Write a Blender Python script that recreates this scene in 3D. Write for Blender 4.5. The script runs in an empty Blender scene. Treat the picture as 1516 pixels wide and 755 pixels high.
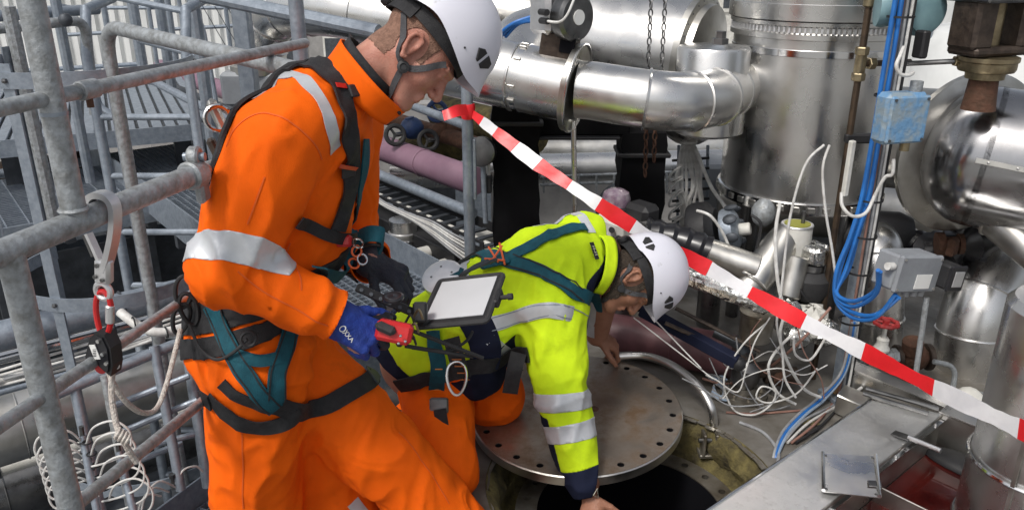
import bpy, bmesh, math, random
import numpy as np
from mathutils import Vector, Matrix, geometry
random.seed(4)
rng = np.random.RandomState(7)
R_ = math.radians
SC = bpy.context.scene
COL = SC.collection
# ------------------------------------------------------------------ camera
F_PX, CX, CY, H, TH = 1190.0, 758.0, 377.5, 1.65, R_(20.9)
cam = bpy.data.cameras.new('camera'); camo = bpy.data.objects.new('camera', cam); COL.objects.link(camo)
camo.location = (0, 0, H); camo.rotation_euler = (R_(90) - TH, 0, 0)
cam.sensor_width = 36; cam.lens = 36 * F_PX / 1516.0; cam.clip_start = .05; cam.clip_end = 800
SC.camera = camo
# ------------------------------------------------------------------ sky, sun, exposure
SUN_AZ, SUN_EL = R_(218), R_(54)        # compass bearing from +Y clockwise, elevation
w = bpy.data.worlds.new('World'); SC.world = w; w.use_nodes = True
nt = w.node_tree; nt.nodes.clear()
sky = nt.nodes.new('ShaderNodeTexSky'); sky.sky_type = 'NISHITA'; sky.sun_disc = False
sky.sun_elevation = SUN_EL; sky.sun_rotation = SUN_AZ; sky.dust_density = 4; sky.air_density = 1.0; sky.ozone_density = 1.0
hs = nt.nodes.new('ShaderNodeHueSaturation'); hs.inputs['Saturation'].default_value = .35
bg = nt.nodes.new('ShaderNodeBackground'); bg.inputs['Strength'].default_value = .125
wo = nt.nodes.new('ShaderNodeOutputWorld')
nt.links.new(sky.outputs[0], hs.inputs['Color']); nt.links.new(hs.outputs[0], bg.inputs['Color']); nt.links.new(bg.outputs[0], wo.inputs[0])
sl = bpy.data.lights.new('sun', 'SUN'); sl.energy = 1.9; sl.angle = R_(11); sl.color = (1, .96, .9)
so = bpy.data.objects.new('sun', sl); COL.objects.link(so); so.location = (0, 0, 20)
sd = Vector((math.sin(SUN_AZ) * math.cos(SUN_EL), math.cos(SUN_AZ) * math.cos(SUN_EL), math.sin(SUN_EL)))
so.rotation_euler = sd.to_track_quat('Z', 'Y').to_euler()
SC.view_settings.view_transform = 'Standard'; SC.view_settings.look = 'None'
SC.view_settings.exposure = 0.17; SC.view_settings.gamma = 1; SC.view_settings.use_curve_mapping = False
SC.render.engine = 'CYCLES'
# ------------------------------------------------------------------ measuring the photograph
FW = Vector((0, math.cos(TH), -math.sin(TH))); UP = Vector((0, math.sin(TH), math.cos(TH))); RT = Vector((1, 0, 0))
CAM = Vector((0, 0, H))
def ray(u, v): return (FW * F_PX + RT * (u - CX) - UP * (v - CY)).normalized()
def V(u, v, Y):                          # the point on a sight line at distance Y ahead
    d = ray(u, v); return CAM + d * (Y / d.y)
def PZ(u, v, z):                         # the point on a sight line at height z
    d = ray(u, v); return CAM + d * ((z - H) / d.z)
def ppm(p): return F_PX / max(.1, (Vector(p) - CAM).dot(FW))      # photo pixels per metre at p
DA = Vector((-.62, .784, 0)).normalized(); DB = Vector((.784, .62, 0)).normalized(); ZZ = Vector((0, 0, 1))
# ------------------------------------------------------------------ geometry collector
def frame(d, hint=None):
    d = Vector(d).normalized(); h = Vector(hint) if hint else (ZZ if abs(d.z) < .9 else Vector((1, 0, 0)))
    x = h.cross(d).normalized(); y = d.cross(x); return x, y, d
def smooth_path(pts, n=6, closed=False):
    pts = [Vector(p) for p in pts]; m = len(pts)
    if m < 3 and not closed: return pts
    out = []
    for i in range(m if closed else m - 1):
        if closed: p0, p1, p2, p3 = pts[i - 1], pts[i], pts[(i + 1) % m], pts[(i + 2) % m]
        else: p0, p1, p2, p3 = pts[max(i - 1, 0)], pts[i], pts[i + 1], pts[min(i + 2, m - 1)]
        for k in range(n):
            t = k / n
            out.append(.5 * ((2 * p1) + (p2 - p0) * t + (2 * p0 - 5 * p1 + 4 * p2 - p3) * t * t + (3 * p1 - p0 - 3 * p2 + p3) * t ** 3))
    if not closed: out.append(pts[-1])
    return out
def fillet(pts, r, n=5):
    pts = [Vector(p) for p in pts]; out = [pts[0]]
    for i in range(1, len(pts) - 1):
        a, b, c = pts[i - 1], pts[i], pts[i + 1]
        d1 = (a - b); d2 = (c - b); q = min(r, d1.length * .49, d2.length * .49)
        s = b + d1.normalized() * q; e = b + d2.normalized() * q
        for k in range(n + 1):
            t = k / n; out.append((1 - t) ** 2 * s + 2 * t * (1 - t) * b + t * t * e)
    out.append(pts[-1]); return out
class G:
    def __init__(s): s.v = []; s.f = []
    def add(s, vs, fs):
        o = len(s.v); s.v += [tuple(p) for p in vs]; s.f += [tuple(i + o for i in f) for f in fs]; return s
    def box(s, c, size, b=0, ax=None):
        c = Vector(c); X, Y, Z = ax if ax else (Vector((1, 0, 0)), Vector((0, 1, 0)), ZZ)
        hx, hy, hz = [q / 2 for q in size]
        if b <= 0:
            vs = [c + X * (i * hx) + Y * (j * hy) + Z * (k * hz) for i in (-1, 1) for j in (-1, 1) for k in (-1, 1)]
            return s.add(vs, [(0, 1, 3, 2), (4, 6, 7, 5), (0, 4, 5, 1), (2, 3, 7, 6), (0, 2, 6, 4), (1, 5, 7, 3)])
        b = min(b, hx * .9, hy * .9, hz * .9); vs = []; ix = {}
        for i in (-1, 1):
            for j in (-1, 1):
                for k in (-1, 1):
                    for a in range(3):
                        q = [i * hx, j * hy, k * hz]
                        for m in range(3):
                            if m != a: q[m] -= (i, j, k)[m] * b
                        ix[i, j, k, a] = len(vs); vs.append(c + X * q[0] + Y * q[1] + Z * q[2])
        fs = []
        for a in range(3):
            m, n = [(1, 2), (2, 0), (0, 1)][a]
            for sg in (-1, 1):
                cs = []
                for (p, q) in ((-1, -1), (1, -1), (1, 1), (-1, 1)):
                    t = [0, 0, 0]; t[a] = sg; t[m] = p; t[n] = q; cs.append(ix[t[0], t[1], t[2], a])
                fs.append(cs if sg > 0 else cs[::-1])
        for a in range(3):
            m, n = [(1, 2), (2, 0), (0, 1)][a]
            for p in (-1, 1):
                for q in (-1, 1):
                    t0 = [0] * 3; t1 = [0] * 3; t0[a] = -1; t1[a] = 1; t0[m] = t1[m] = p; t0[n] = t1[n] = q
                    fs.append((ix[(*t0, m)], ix[(*t1, m)], ix[(*t1, n)], ix[(*t0, n)]))
        for i in (-1, 1):
            for j in (-1, 1):
                for k in (-1, 1): fs.append((ix[i, j, k, 0], ix[i, j, k, 1], ix[i, j, k, 2]))
        return s.add(vs, fs)
    def tube(s, pts, r, n=12, caps=True, closed=False):
        pts = [Vector(p) for p in pts]; m = len(pts); vs = []; fs = []
        rr = r if isinstance(r, (list, tuple)) else [r] * m
        T = []
        for i in range(m):
            a = pts[i - 1] if (i > 0 or closed) else pts[i]; b = pts[(i + 1) % m] if (i < m - 1 or closed) else pts[i]
            t = (b - a); T.append(t.normalized() if t.length > 1e-9 else Vector((0, 0, 1)))
        x, y, _ = frame(T[0])
        for i in range(m):
            if i:
                x = (x - T[i] * x.dot(T[i]))
                x = x.normalized() if x.length > 1e-6 else frame(T[i])[0]
                y = T[i].cross(x)
            for k in range(n):
                a = 2 * math.pi * k / n; vs.append(pts[i] + (x * math.cos(a) + y * math.sin(a)) * rr[i])
        for i in range(m if closed else m - 1):
            j = (i + 1) % m
            for k in range(n):
                k2 = (k + 1) % n; fs.append((i * n + k, i * n + k2, j * n + k2, j * n + k))
        if caps and not closed: fs.append(tuple(range(n))[::-1]); fs.append(tuple((m - 1) * n + k for k in range(n)))
        return s.add(vs, fs)
    def lathe(s, o, d, prof, n=40, hint=None, a0=0, a1=None, caps=True):        # prof: (radius, height along d)
        o = Vector(o); x, y, d = frame(d, hint); full = a1 is None; a1 = 2 * math.pi if full else a1
        vs = []; fs = []; m = len(prof); nn = n if full else n + 1
        for (r, h) in prof:
            for k in range(nn):
                a = a0 + (a1 - a0) * k / n; vs.append(o + d * h + (x * math.cos(a) + y * math.sin(a)) * r)
        for i in range(m - 1):
            for k in range(n):
                k2 = (k + 1) % nn if full else k + 1
                fs.append((i * nn + k, i * nn + k2, (i + 1) * nn + k2, (i + 1) * nn + k))
        if full and caps:
            if prof[0][0] > 1e-5: fs.append(tuple(range(n))[::-1])
            if prof[-1][0] > 1e-5: fs.append(tuple((m - 1) * n + k for k in range(n)))
        return s.add(vs, fs)
    def cyl(s, a, b, r, n=20, ch=0):
        a = Vector(a); b = Vector(b); L = (b - a).length
        pr = [(r, 0), (r, L)] if ch <= 0 else [(r - ch, 0), (r, ch), (r, L - ch), (r - ch, L)]
        return s.lathe(a, b - a, pr, n)
    def ring(s, c, d, R, r, n=40, m=8):                     # a torus
        x, y, d = frame(d); c = Vector(c)
        return s.tube([c + (x * math.cos(2 * math.pi * k / n) + y * math.sin(2 * math.pi * k / n)) * R for k in range(n)], r, m, closed=True)
    def ball(s, c, r, n=16, ax=None):
        c = Vector(c); r = r if isinstance(r, (tuple, list)) else (r, r, r)
        X, Y, Z = ax if ax else (Vector((1, 0, 0)), Vector((0, 1, 0)), ZZ); m = n // 2; vs = []; fs = []
        for i in range(m + 1):
            t = math.pi * i / m
            for k in range(n):
                a = 2 * math.pi * k / n
                vs.append(c + X * (r[0] * math.sin(t) * math.cos(a)) + Y * (r[1] * math.sin(t) * math.sin(a)) - Z * (r[2] * math.cos(t)))
        for i in range(m):
            for k in range(n):
                k2 = (k + 1) % n; fs.append((i * n + k, i * n + k2, (i + 1) * n + k2, (i + 1) * n + k))
        return s.add(vs, fs)
    def plate(s, loops, off):                               # planar outline (first loop) with holes, extruded by vector off
        loops = [[Vector(p) for p in l] for l in loops]; off = Vector(off)
        tris = geometry.tessellate_polygon(loops); flat = [p for l in loops for p in l]; N = len(flat)
        nrm = Vector((0, 0, 0)); l0 = loops[0]
        for i in range(len(l0)): nrm += l0[i].cross(l0[(i + 1) % len(l0)])
        up = True
        if tris:
            a, b, c = tris[0]; up = (flat[b] - flat[a]).cross(flat[c] - flat[a]).dot(off) < 0
        fs = []
        for t in tris:
            fs.append(tuple(t) if up else tuple(t)[::-1]); q = tuple(i + N for i in t); fs.append(q[::-1] if up else q)
        k = 0
        for l in loops:
            m = len(l)
            for i in range(m): fs.append((k + i, k + (i + 1) % m, N + k + (i + 1) % m, N + k + i))
            k += m
        return s.add(flat + [p + off for p in flat], fs)
    def strip(s, pts, sides, w, t):                         # flat bar along pts; sides: width direction(s)
        pts = [Vector(p) for p in pts]; vs = []; fs = []; m = len(pts)
        for i, p in enumerate(pts):
            a = pts[max(i - 1, 0)]; b = pts[min(i + 1, m - 1)]; T = (b - a).normalized()
            sd_ = Vector(sides[i] if isinstance(sides, list) else sides); sd_ = (sd_ - T * sd_.dot(T)).normalized(); n = T.cross(sd_)
            ww = w[i] if isinstance(w, list) else w
            for (q, e) in ((-1, -1), (1, -1), (1, 1), (-1, 1)): vs.append(p + sd_ * (q * ww / 2) + n * (e * t / 2))
        for i in range(m - 1):
            for k in range(4): k2 = (k + 1) % 4; fs.append((i * 4 + k, i * 4 + k2, i * 4 + 4 + k2, i * 4 + 4 + k))
        fs += [(3, 2, 1, 0), tuple(4 * (m - 1) + k for k in range(4))]
        return s.add(vs, fs)
def circ(c, d, r, n=16, ph=0, hint=None):
    x, y, d = frame(d, hint); c = Vector(c)
    return [c + (x * math.cos(ph + 2 * math.pi * k / n) + y * math.sin(ph + 2 * math.pi * k / n)) * r for k in range(n)]
WO = {}
def obj(name, g, mat, parent=None, smooth=True, angle=35, fix=True):
    vs = np.array(g.v, dtype=float) if isinstance(g, G) else np.asarray(g[0], dtype=float)
    fs = g.f if isinstance(g, G) else g[1]
    lo, hi = vs.min(0), vs.max(0)
    org = Vector(((lo[0] + hi[0]) / 2, (lo[1] + hi[1]) / 2, lo[2] if parent is None else (lo[2] + hi[2]) / 2))
    me = bpy.data.meshes.new(name); me.from_pydata((vs - np.array(org)).tolist(), [], [tuple(f) for f in fs] if not isinstance(fs, np.ndarray) else fs.tolist())
    if fix and isinstance(g, G):
        bm = bmesh.new(); bm.from_mesh(me); bmesh.ops.recalc_face_normals(bm, faces=bm.faces); bm.to_mesh(me); bm.free()
    if smooth:
        me.polygons.foreach_set('use_smooth', [True] * len(me.polygons))
        if angle: me.set_sharp_from_angle(angle=R_(angle))
    me.materials.append(MAT(mat) if isinstance(mat, str) else mat)
    o = bpy.data.objects.new(name, me); COL.objects.link(o); WO[o.name] = org
    if parent is not None: o.parent = parent; o.location = org - WO[parent.name]
    else: o.location = org
    return o
def thing(name, label, cat, loc, group=None):
    o = bpy.data.objects.new(name, None); COL.objects.link(o); o.location = loc; WO[o.name] = Vector(loc)
    o.empty_display_size = .1; o['label'] = label; o['category'] = cat
    if group: o['group'] = group
    return o
def tag(o, label, cat, group=None, kind=None):
    o['label'] = label; o['category'] = cat
    if group: o['group'] = group
    if kind: o['kind'] = kind
    return o
def struct(o): o['kind'] = 'structure'; return o
def stuff(o): o['kind'] = 'stuff'; return o
# ------------------------------------------------------------------ materials
_M = {}
def MAT(n):
    if n not in _M: _M[n] = MATS[n](n)
    return _M[n]
def base(n, col, rough=.5, metal=0, bump=0, bscale=60, var=0, vscale=8, col2=None, spec=.5, detail=4, rvar=0, lo=.35, hi=.65, coat=0, stretch=None, tr=0):
    """Principled surface: colour mottled by noise between col and col2, fine relief, varying gloss."""
    m = bpy.data.materials.new(n); m.use_nodes = True; t = m.node_tree; p = t.nodes['Principled BSDF']; L = t.links
    p.inputs['Roughness'].default_value = rough; p.inputs['Metallic'].default_value = metal
    p.inputs['Specular IOR Level'].default_value = spec; p.inputs['Base Color'].default_value = (*col, 1)
    if coat: p.inputs['Coat Weight'].default_value = coat; p.inputs['Coat Roughness'].default_value = .08
    if tr: p.inputs['Transmission Weight'].default_value = tr
    tc = t.nodes.new('ShaderNodeTexCoord'); src = tc.outputs['Object']
    if stretch:
        mp = t.nodes.new('ShaderNodeMapping'); mp.inputs['Scale'].default_value = stretch; L.new(src, mp.inputs['Vector']); src = mp.outputs[0]
    if col2 is None and var: col2 = tuple(c * (1 - var) for c in col)
    if col2 is not None:
        nz = t.nodes.new('ShaderNodeTexNoise'); nz.inputs['Scale'].default_value = vscale; nz.inputs['Detail'].default_value = detail; nz.inputs['Roughness'].default_value = .62
        L.new(src, nz.inputs['Vector'])
        cr = t.nodes.new('ShaderNodeValToRGB'); cr.color_ramp.elements[0].position = lo; cr.color_ramp.elements[1].position = hi
        cr.color_ramp.elements[0].color = (*col2, 1); cr.color_ramp.elements[1].color = (*col, 1)
        L.new(nz.outputs['Fac'], cr.inputs[0]); L.new(cr.outputs[0], p.inputs['Base Color'])
    if rvar:
        n2 = t.nodes.new('ShaderNodeTexNoise'); n2.inputs['Scale'].default_value = vscale * 1.7; n2.inputs['Detail'].default_value = 5
        L.new(src, n2.inputs['Vector'])
        mr = t.nodes.new('ShaderNodeMapRange'); mr.inputs['From Min'].default_value = .3; mr.inputs['From Max'].default_value = .7
        mr.inputs['To Min'].default_value = max(.03, rough - rvar); mr.inputs['To Max'].default_value = min(1, rough + rvar)
        L.new(n2.outputs['Fac'], mr.inputs[0]); L.new(mr.outputs[0], p.inputs['Roughness'])
    if bump:
        n3 = t.nodes.new('ShaderNodeTexNoise'); n3.inputs['Scale'].default_value = bscale; n3.inputs['Detail'].default_value = 5
        L.new(src, n3.inputs['Vector'])
        b = t.nodes.new('ShaderNodeBump'); b.inputs['Strength'].default_value = bump; b.inputs['Distance'].default_value = .01
        L.new(n3.outputs['Fac'], b.inputs['Height']); L.new(b.outputs[0], p.inputs['Normal'])
    return m
def B(*a, **k): return lambda n: base(n, *a, **k)
MATS = {
 'galv': B((.31, .35, .4), .48, .55, bump=.12, bscale=90, col2=(.22, .255, .3), vscale=34, rvar=.12),
 'galv_old': B((.37, .395, .415), .55, .45, bump=.3, bscale=90, col2=(.2, .205, .2), vscale=48, detail=8, rvar=.12, lo=.3, hi=.62),
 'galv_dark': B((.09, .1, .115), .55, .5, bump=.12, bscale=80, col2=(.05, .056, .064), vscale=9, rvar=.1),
 'steel_dull': B((.6, .59, .56), .38, 1, bump=.06, bscale=18, col2=(.43, .415, .38), vscale=6, rvar=.12),
 'steel_dirty': B((.36, .34, .3), .42, .85, bump=.12, bscale=30, col2=(.17, .14, .1), vscale=7, rvar=.14),
 'steel_dark': B((.2, .2, .2), .34, .9, bump=.08, bscale=20, col2=(.1, .1, .1), vscale=8, rvar=.1),
 'chrome': B((.72, .72, .72), .12, 1, bump=.02, bscale=30, rvar=.04, vscale=8),
 'foil': B((.62, .62, .6), .25, 1, bump=1.0, bscale=38, rvar=.1, vscale=20),
 'alu': B((.76, .76, .77), .42, .9, bump=.03, bscale=60, var=.15, vscale=20),
 'black': B((.018, .018, .02), .55, 0, bump=.12, bscale=40, var=.4, vscale=10),
 'black_sheet': B((.006, .006, .007), .75, 0, bump=.3, bscale=9, var=.5, vscale=6, spec=.12),
 'black_gloss': B((.015, .015, .018), .28, 0, bump=.05, bscale=12),
 'rubber': B((.03, .03, .032), .75, 0, bump=.2, bscale=60, var=.3, vscale=20),
 'opening_shade': B((.006, .006, .008), .9, 0, spec=.1),  # near-black standing in for the shade inside openings
 'brown_metal': B((.075, .055, .042), .5, .4, bump=.2, bscale=50, col2=(.035, .025, .02), vscale=25, rvar=.1),
 'rust': B((.11, .05, .03), .85, .1, bump=.6, bscale=60, col2=(.07, .035, .02), vscale=30),
 'brass': B((.36, .3, .19), .4, .9, bump=.1, bscale=60, col2=(.2, .16, .1), vscale=20),
 'copper_pipe': B((.13, .09, .06), .45, .7, bump=.1, bscale=60, col2=(.06, .045, .035), vscale=14),
 'pink': B((.25, .15, .2), .5, 0, bump=.05, bscale=30, col2=(.19, .105, .15), vscale=4, rvar=.1),
 'maroon': B((.15, .062, .068), .5, 0, bump=.08, bscale=30, col2=(.09, .04, .045), vscale=7),
 'white_wall': B((.72, .73, .72), .6, 0, bump=.05, bscale=30, col2=(.6, .61, .6), vscale=1.5),
 'off_white': B((.66, .65, .61), .55, 0, bump=.06, bscale=30, col2=(.48, .47, .43), vscale=7),
 'cable_white': B((.68, .68, .66), .45, 0, col2=(.45, .44, .42), vscale=20),
 'cable_grey': B((.3, .31, .32), .5, 0, col2=(.2, .2, .21), vscale=20),
 'cable_blue': B((.02, .16, .5), .4, 0, col2=(.015, .11, .36), vscale=12),
 'cable_pale': B((.3, .38, .48), .5, 0, col2=(.2, .26, .34), vscale=12),
 'cable_rust': B((.3, .17, .13), .6, 0, col2=(.2, .1, .08), vscale=12),
 'box_grey': B((.26, .28, .3), .5, 0, bump=.06, bscale=80, col2=(.21, .22, .24), vscale=9),
 'teal_paint': B((.2, .33, .36), .45, 0, bump=.05, bscale=40, col2=(.14, .24, .27), vscale=9),
 'deck': B((.2, .19, .175), .55, .2, bump=.25, bscale=40, col2=(.1, .088, .07), vscale=5, rvar=.15),
 'ground': B((.3, .3, .29), .85, 0, bump=.3, bscale=6, col2=(.22, .22, .21), vscale=.6),
 'moss': B((.14, .115, .04), .92, 0, bump=1.0, bscale=45, col2=(.04, .032, .016), vscale=16, detail=8),
 'concrete': B((.32, .31, .3), .85, 0, bump=.2, bscale=30, col2=(.22, .215, .21), vscale=3),
 'red_liquid': B((.07, .008, .006), .06, 0, col2=(.025, .003, .003), vscale=6, bump=.05, bscale=9),
 'orange': B((.95, .165, .008), .72, 0, bump=.12, bscale=320, col2=(.84, .13, .006), vscale=7, spec=.25),
 'yellow': B((.66, .95, .015), .72, 0, bump=.12, bscale=320, col2=(.58, .86, .012), vscale=7, spec=.25),
 'navy': B((.014, .018, .04), .75, 0, bump=.15, bscale=300, col2=(.009, .011, .024), vscale=9, spec=.25),
 'reflective': B((.6, .62, .64), .42, .25, bump=.05, bscale=500, col2=(.5, .52, .55), vscale=14),
 'web_black': B((.016, .016, .018), .7, 0, bump=.3, bscale=420, col2=(.028, .028, .03), vscale=40, spec=.3),
 'web_grey': B((.075, .075, .08), .7, 0, bump=.3, bscale=420, col2=(.05, .05, .055), vscale=40, spec=.3),
 'web_teal': B((.008, .085, .115), .7, 0, bump=.3, bscale=420, col2=(.006, .06, .085), vscale=40, spec=.3),
 'thread': B((.3, .09, .02), .8),
 'thread_orange': B((.75, .28, .05), .8),
 'seam_shadow': B((.68, .1, .006), .8),
 'helmet': B((.63, .63, .7), .36, 0, bump=.03, bscale=60, col2=(.45, .45, .48), vscale=26, detail=9, lo=.27, hi=.38, spec=.5, rvar=.08),
 'skin': None, 'skin_tan': None,
 'hair': B((.07, .05, .035), .8, 0, bump=.9, bscale=260, col2=(.035, .025, .018), vscale=90),
 'hair_blond': B((.27, .15, .105), .85, 0, bump=.5, bscale=300, col2=(.17, .09, .062), vscale=90),
 'glove_blue': B((.012, .045, .3), .6, 0, bump=.35, bscale=260, col2=(.008, .03, .2), vscale=18),
 'glove_dark': B((.014, .018, .032), .7, 0, bump=.4, bscale=240, col2=(.03, .034, .045), vscale=20),
 'red_plastic': B((.55, .018, .02), .38, 0, bump=.04, bscale=80, col2=(.42, .014, .016), vscale=8),
 'red_paint': B((.42, .03, .03), .5, 0, bump=.2, bscale=80, col2=(.22, .02, .02), vscale=25),
 'tape_red': B((.72, .016, .024), .38, 0, bump=.25, bscale=16, col2=(.58, .012, .018), vscale=9),
 'tape_white': B((.74, .74, .76), .38, 0, bump=.25, bscale=16, col2=(.6, .6, .63), vscale=9),
 'rope': B((.62, .58, .53), .85, 0, bump=.8, bscale=170, col2=(.42, .36, .32), vscale=70),
 'orange_plastic': B((.62, .11, .03), .45),
 'screen': B((.55, .56, .58), .22, 0, col2=(.5, .51, .53), vscale=3),
 'label_white': B((.75, .75, .73), .5),
 'mark_black': B((.012, .012, .014), .6),
 'mark_pale': B((.5, .5, .42), .6),
 'glass_purple': B((.3, .25, .28), .15, 0, col2=(.16, .1, .15), vscale=30, spec=.8),
 'yellow_green': B((.25, .25, .03), .5),
 'cardboard': B((.4, .24, .11), .85, 0, col2=(.25, .14, .06), vscale=12),
 'blue_valve': B((.03, .07, .2), .5, 0, bump=.2, bscale=60, col2=(.02, .04, .1), vscale=15),
}
def cloth(n, c1, c2):
    m = base(n, c1, .74, 0, bump=.1, bscale=340, col2=c2, vscale=6, spec=.12)
    t = m.node_tree; L = t.links; p = t.nodes['Principled BSDF']; p.inputs['Sheen Weight'].default_value = .0
    tc = [x for x in t.nodes if x.type == 'TEX_COORD'][0]; b0 = [x for x in t.nodes if x.type == 'BUMP'][0]
    nz = t.nodes.new('ShaderNodeTexNoise'); nz.noise_type = 'RIDGED_MULTIFRACTAL'; nz.inputs['Scale'].default_value = 7; nz.inputs['Detail'].default_value = 3; nz.inputs['Distortion'].default_value = .6; nz.inputs['Roughness'].default_value = .4
    L.new(tc.outputs['Object'], nz.inputs['Vector'])
    b = t.nodes.new('ShaderNodeBump'); b.inputs['Strength'].default_value = .34; b.inputs['Distance'].default_value = .013
    cr = [x for x in t.nodes if x.type == 'VALTORGB'][0]
    dn = t.nodes.new('ShaderNodeTexNoise'); dn.inputs['Scale'].default_value = 6.5; dn.inputs['Detail'].default_value = 10; dn.inputs['Roughness'].default_value = .72; L.new(tc.outputs['Object'], dn.inputs['Vector'])
    dr_ = t.nodes.new('ShaderNodeMapRange'); dr_.inputs['From Min'].default_value = .56; dr_.inputs['From Max'].default_value = .78; dr_.inputs['To Max'].default_value = .42; L.new(dn.outputs['Fac'], dr_.inputs[0])
    mx = t.nodes.new('ShaderNodeMix'); mx.data_type = 'RGBA'; L.new(dr_.outputs[0], mx.inputs['Factor']); L.new(cr.outputs[0], mx.inputs['A']); mx.inputs['B'].default_value = (c1[0] * .35, c1[1] * .38, c1[2] * .5 + .006, 1); L.new(mx.outputs['Result'], p.inputs['Base Color'])
    L.new(nz.outputs[0], b.inputs['Height']); L.new(b0.outputs[0], b.inputs['Normal']); L.new(b.outputs[0], p.inputs['Normal'])
    return m
MATS['orange'] = lambda n: cloth(n, (.92, .135, .004), (.8, .112, .004))
MATS['yellow'] = lambda n: cloth(n, (.64, .86, .02), (.5, .7, .014))
MATS['navy'] = lambda n: cloth(n, (.014, .018, .04), (.009, .011, .024))
def skin_mat(n, c1, c2):
    m = base(n, c1, .5, 0, bump=.22, bscale=300, col2=c2, vscale=22, detail=9, spec=.4, rvar=.1, lo=.28, hi=.68)
    p = m.node_tree.nodes['Principled BSDF']; p.inputs['Subsurface Weight'].default_value = .12
    p.inputs['Subsurface Radius'].default_value = (.012, .005, .003); p.inputs['Subsurface Scale'].default_value = .6
    return m
MATS['skin'] = lambda n: skin_mat(n, (.5, .25, .185), (.36, .135, .095))
MATS['skin_tan'] = lambda n: skin_mat(n, (.37, .18, .115), (.28, .125, .075))
def _blue_box(n):                        # peeling blue paint over pale primer
    m = base(n, (.13, .27, .45), .55, .1, bump=.4, bscale=60, col2=(.24, .3, .34), vscale=14, detail=10, lo=.42, hi=.56)
    return m
MATS['blue_box'] = _blue_box
def stained(n, c1, c2, c3, rough, scale1=5, scale2=11, metal=.85, dull=.5, bmp=.08, bsc=24, s0=.52, s1=.66):
    m = base(n, c1, rough, metal, bump=bmp, bscale=bsc, col2=c2, vscale=scale1, rvar=.12, lo=.3, hi=.7)
    t = m.node_tree; L = t.links; p = t.nodes['Principled BSDF']; tc = [x for x in t.nodes if x.type == 'TEX_COORD'][0]
    cr = [x for x in t.nodes if x.type == 'VALTORGB'][0]
    nz = t.nodes.new('ShaderNodeTexNoise'); nz.inputs['Scale'].default_value = scale2; nz.inputs['Detail'].default_value = 9; nz.inputs['Roughness'].default_value = .7
    L.new(tc.outputs['Object'], nz.inputs['Vector'])
    r2 = t.nodes.new('ShaderNodeValToRGB'); r2.color_ramp.elements[0].position = s0; r2.color_ramp.elements[1].position = s1
    L.new(nz.outputs['Fac'], r2.inputs[0])
    mx = t.nodes.new('ShaderNodeMix'); mx.data_type = 'RGBA'; L.new(r2.outputs[0], mx.inputs['Factor']); L.new(cr.outputs[0], mx.inputs['A']); mx.inputs['B'].default_value = (*c3, 1)
    L.new(mx.outputs['Result'], p.inputs['Base Color'])
    sub = t.nodes.new('ShaderNodeMath'); sub.operation = 'MULTIPLY_ADD'; L.new(r2.outputs[0], sub.inputs[0]); sub.inputs[1].default_value = -dull * metal; sub.inputs[2].default_value = metal
    L.new(sub.outputs[0], p.inputs['Metallic'])
    return m
MATS['steel'] = lambda n: stained(n, (.74, .735, .725), (.64, .635, .62), (.6, .585, .56), .3, 4, 6, metal=1.0, dull=.1, bmp=.12, bsc=5, s0=.35, s1=.8)
MATS['cover_steel'] = lambda n: stained(n, (.46, .41, .36), (.28, .225, .18), (.16, .1, .058), .38, 4, 7, s0=.44, s1=.64)
MATS['steel_dark_reflection'] = lambda n: stained(n, (.4, .4, .41), (.33, .33, .34), (.3, .295, .29), .22, 4, 6, metal=1.0, dull=.1, bmp=.1, bsc=4, s0=.35, s1=.8)  # steel darkened in its colour to imitate the dim surroundings it mirrors
MATS['tray_steel'] = lambda n: stained(n, (.74, .74, .73), (.6, .6, .6), (.5, .5, .49), .4, 4, 30, dull=.3)
# ================================================================== SETTING
def rect_grating(g, o, ux, uy, lx, ly, px, py, hb=.03, tb=.004):
    """Open bar grating: bearing bars along ux every py, cross rods along uy every px."""
    o = Vector(o); z = ux.cross(uy).normalized(); z = z if z.z > 0 else -z
    n = int(ly / py)
    for i in range(n + 1):
        g.box(o + ux * (lx / 2) + uy * (ly * i / n) - z * hb / 2, (lx, tb, hb), 0, (ux, uy, z))
    n = int(lx / px)
    for i in range(n + 1):
        g.box(o + ux * (lx * i / n) + uy * (ly / 2) - z * (hb * .3 + .001), (tb * 1.1, ly, hb * .6), 0, (ux, uy, z))
    return g
def duct(parent, pts, r, cuts, mat='steel', n=40, name='section', bead=.006, rr=None):
    """Sheet-metal cladding along a path, split into sections at the given fractions with a bead at each joint."""
    P = [Vector(p) for p in pts]; L = [0]
    for a, b in zip(P, P[1:]): L.append(L[-1] + (b - a).length)
    T = L[-1]
    def at(f):
        s = f * T
        for i in range(len(P) - 1):
            if s <= L[i + 1] + 1e-9: return P[i].lerp(P[i + 1], (s - L[i]) / max(1e-9, L[i + 1] - L[i]))
        return P[-1]
    cs = [0] + list(cuts) + [1]
    for i, (a, b) in enumerate(zip(cs, cs[1:])):
        seg = [at(a)] + [P[k] for k in range(len(P)) if a * T + 1e-4 < L[k] < b * T - 1e-4] + [at(b)]
        ra = r if rr is None else rr[i]
        o = obj(name, G().tube(seg, ra + (.0015 if i % 2 else 0), n), mat, parent)
        if bead and i < len(cs) - 2:
            q = at(b); d = (at(min(1, b + .01)) - at(max(0, b - .01)))
            obj('seam_bead', G().ring(q, d, ra + .002, bead, n, 6), mat, o)
    return at
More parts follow.
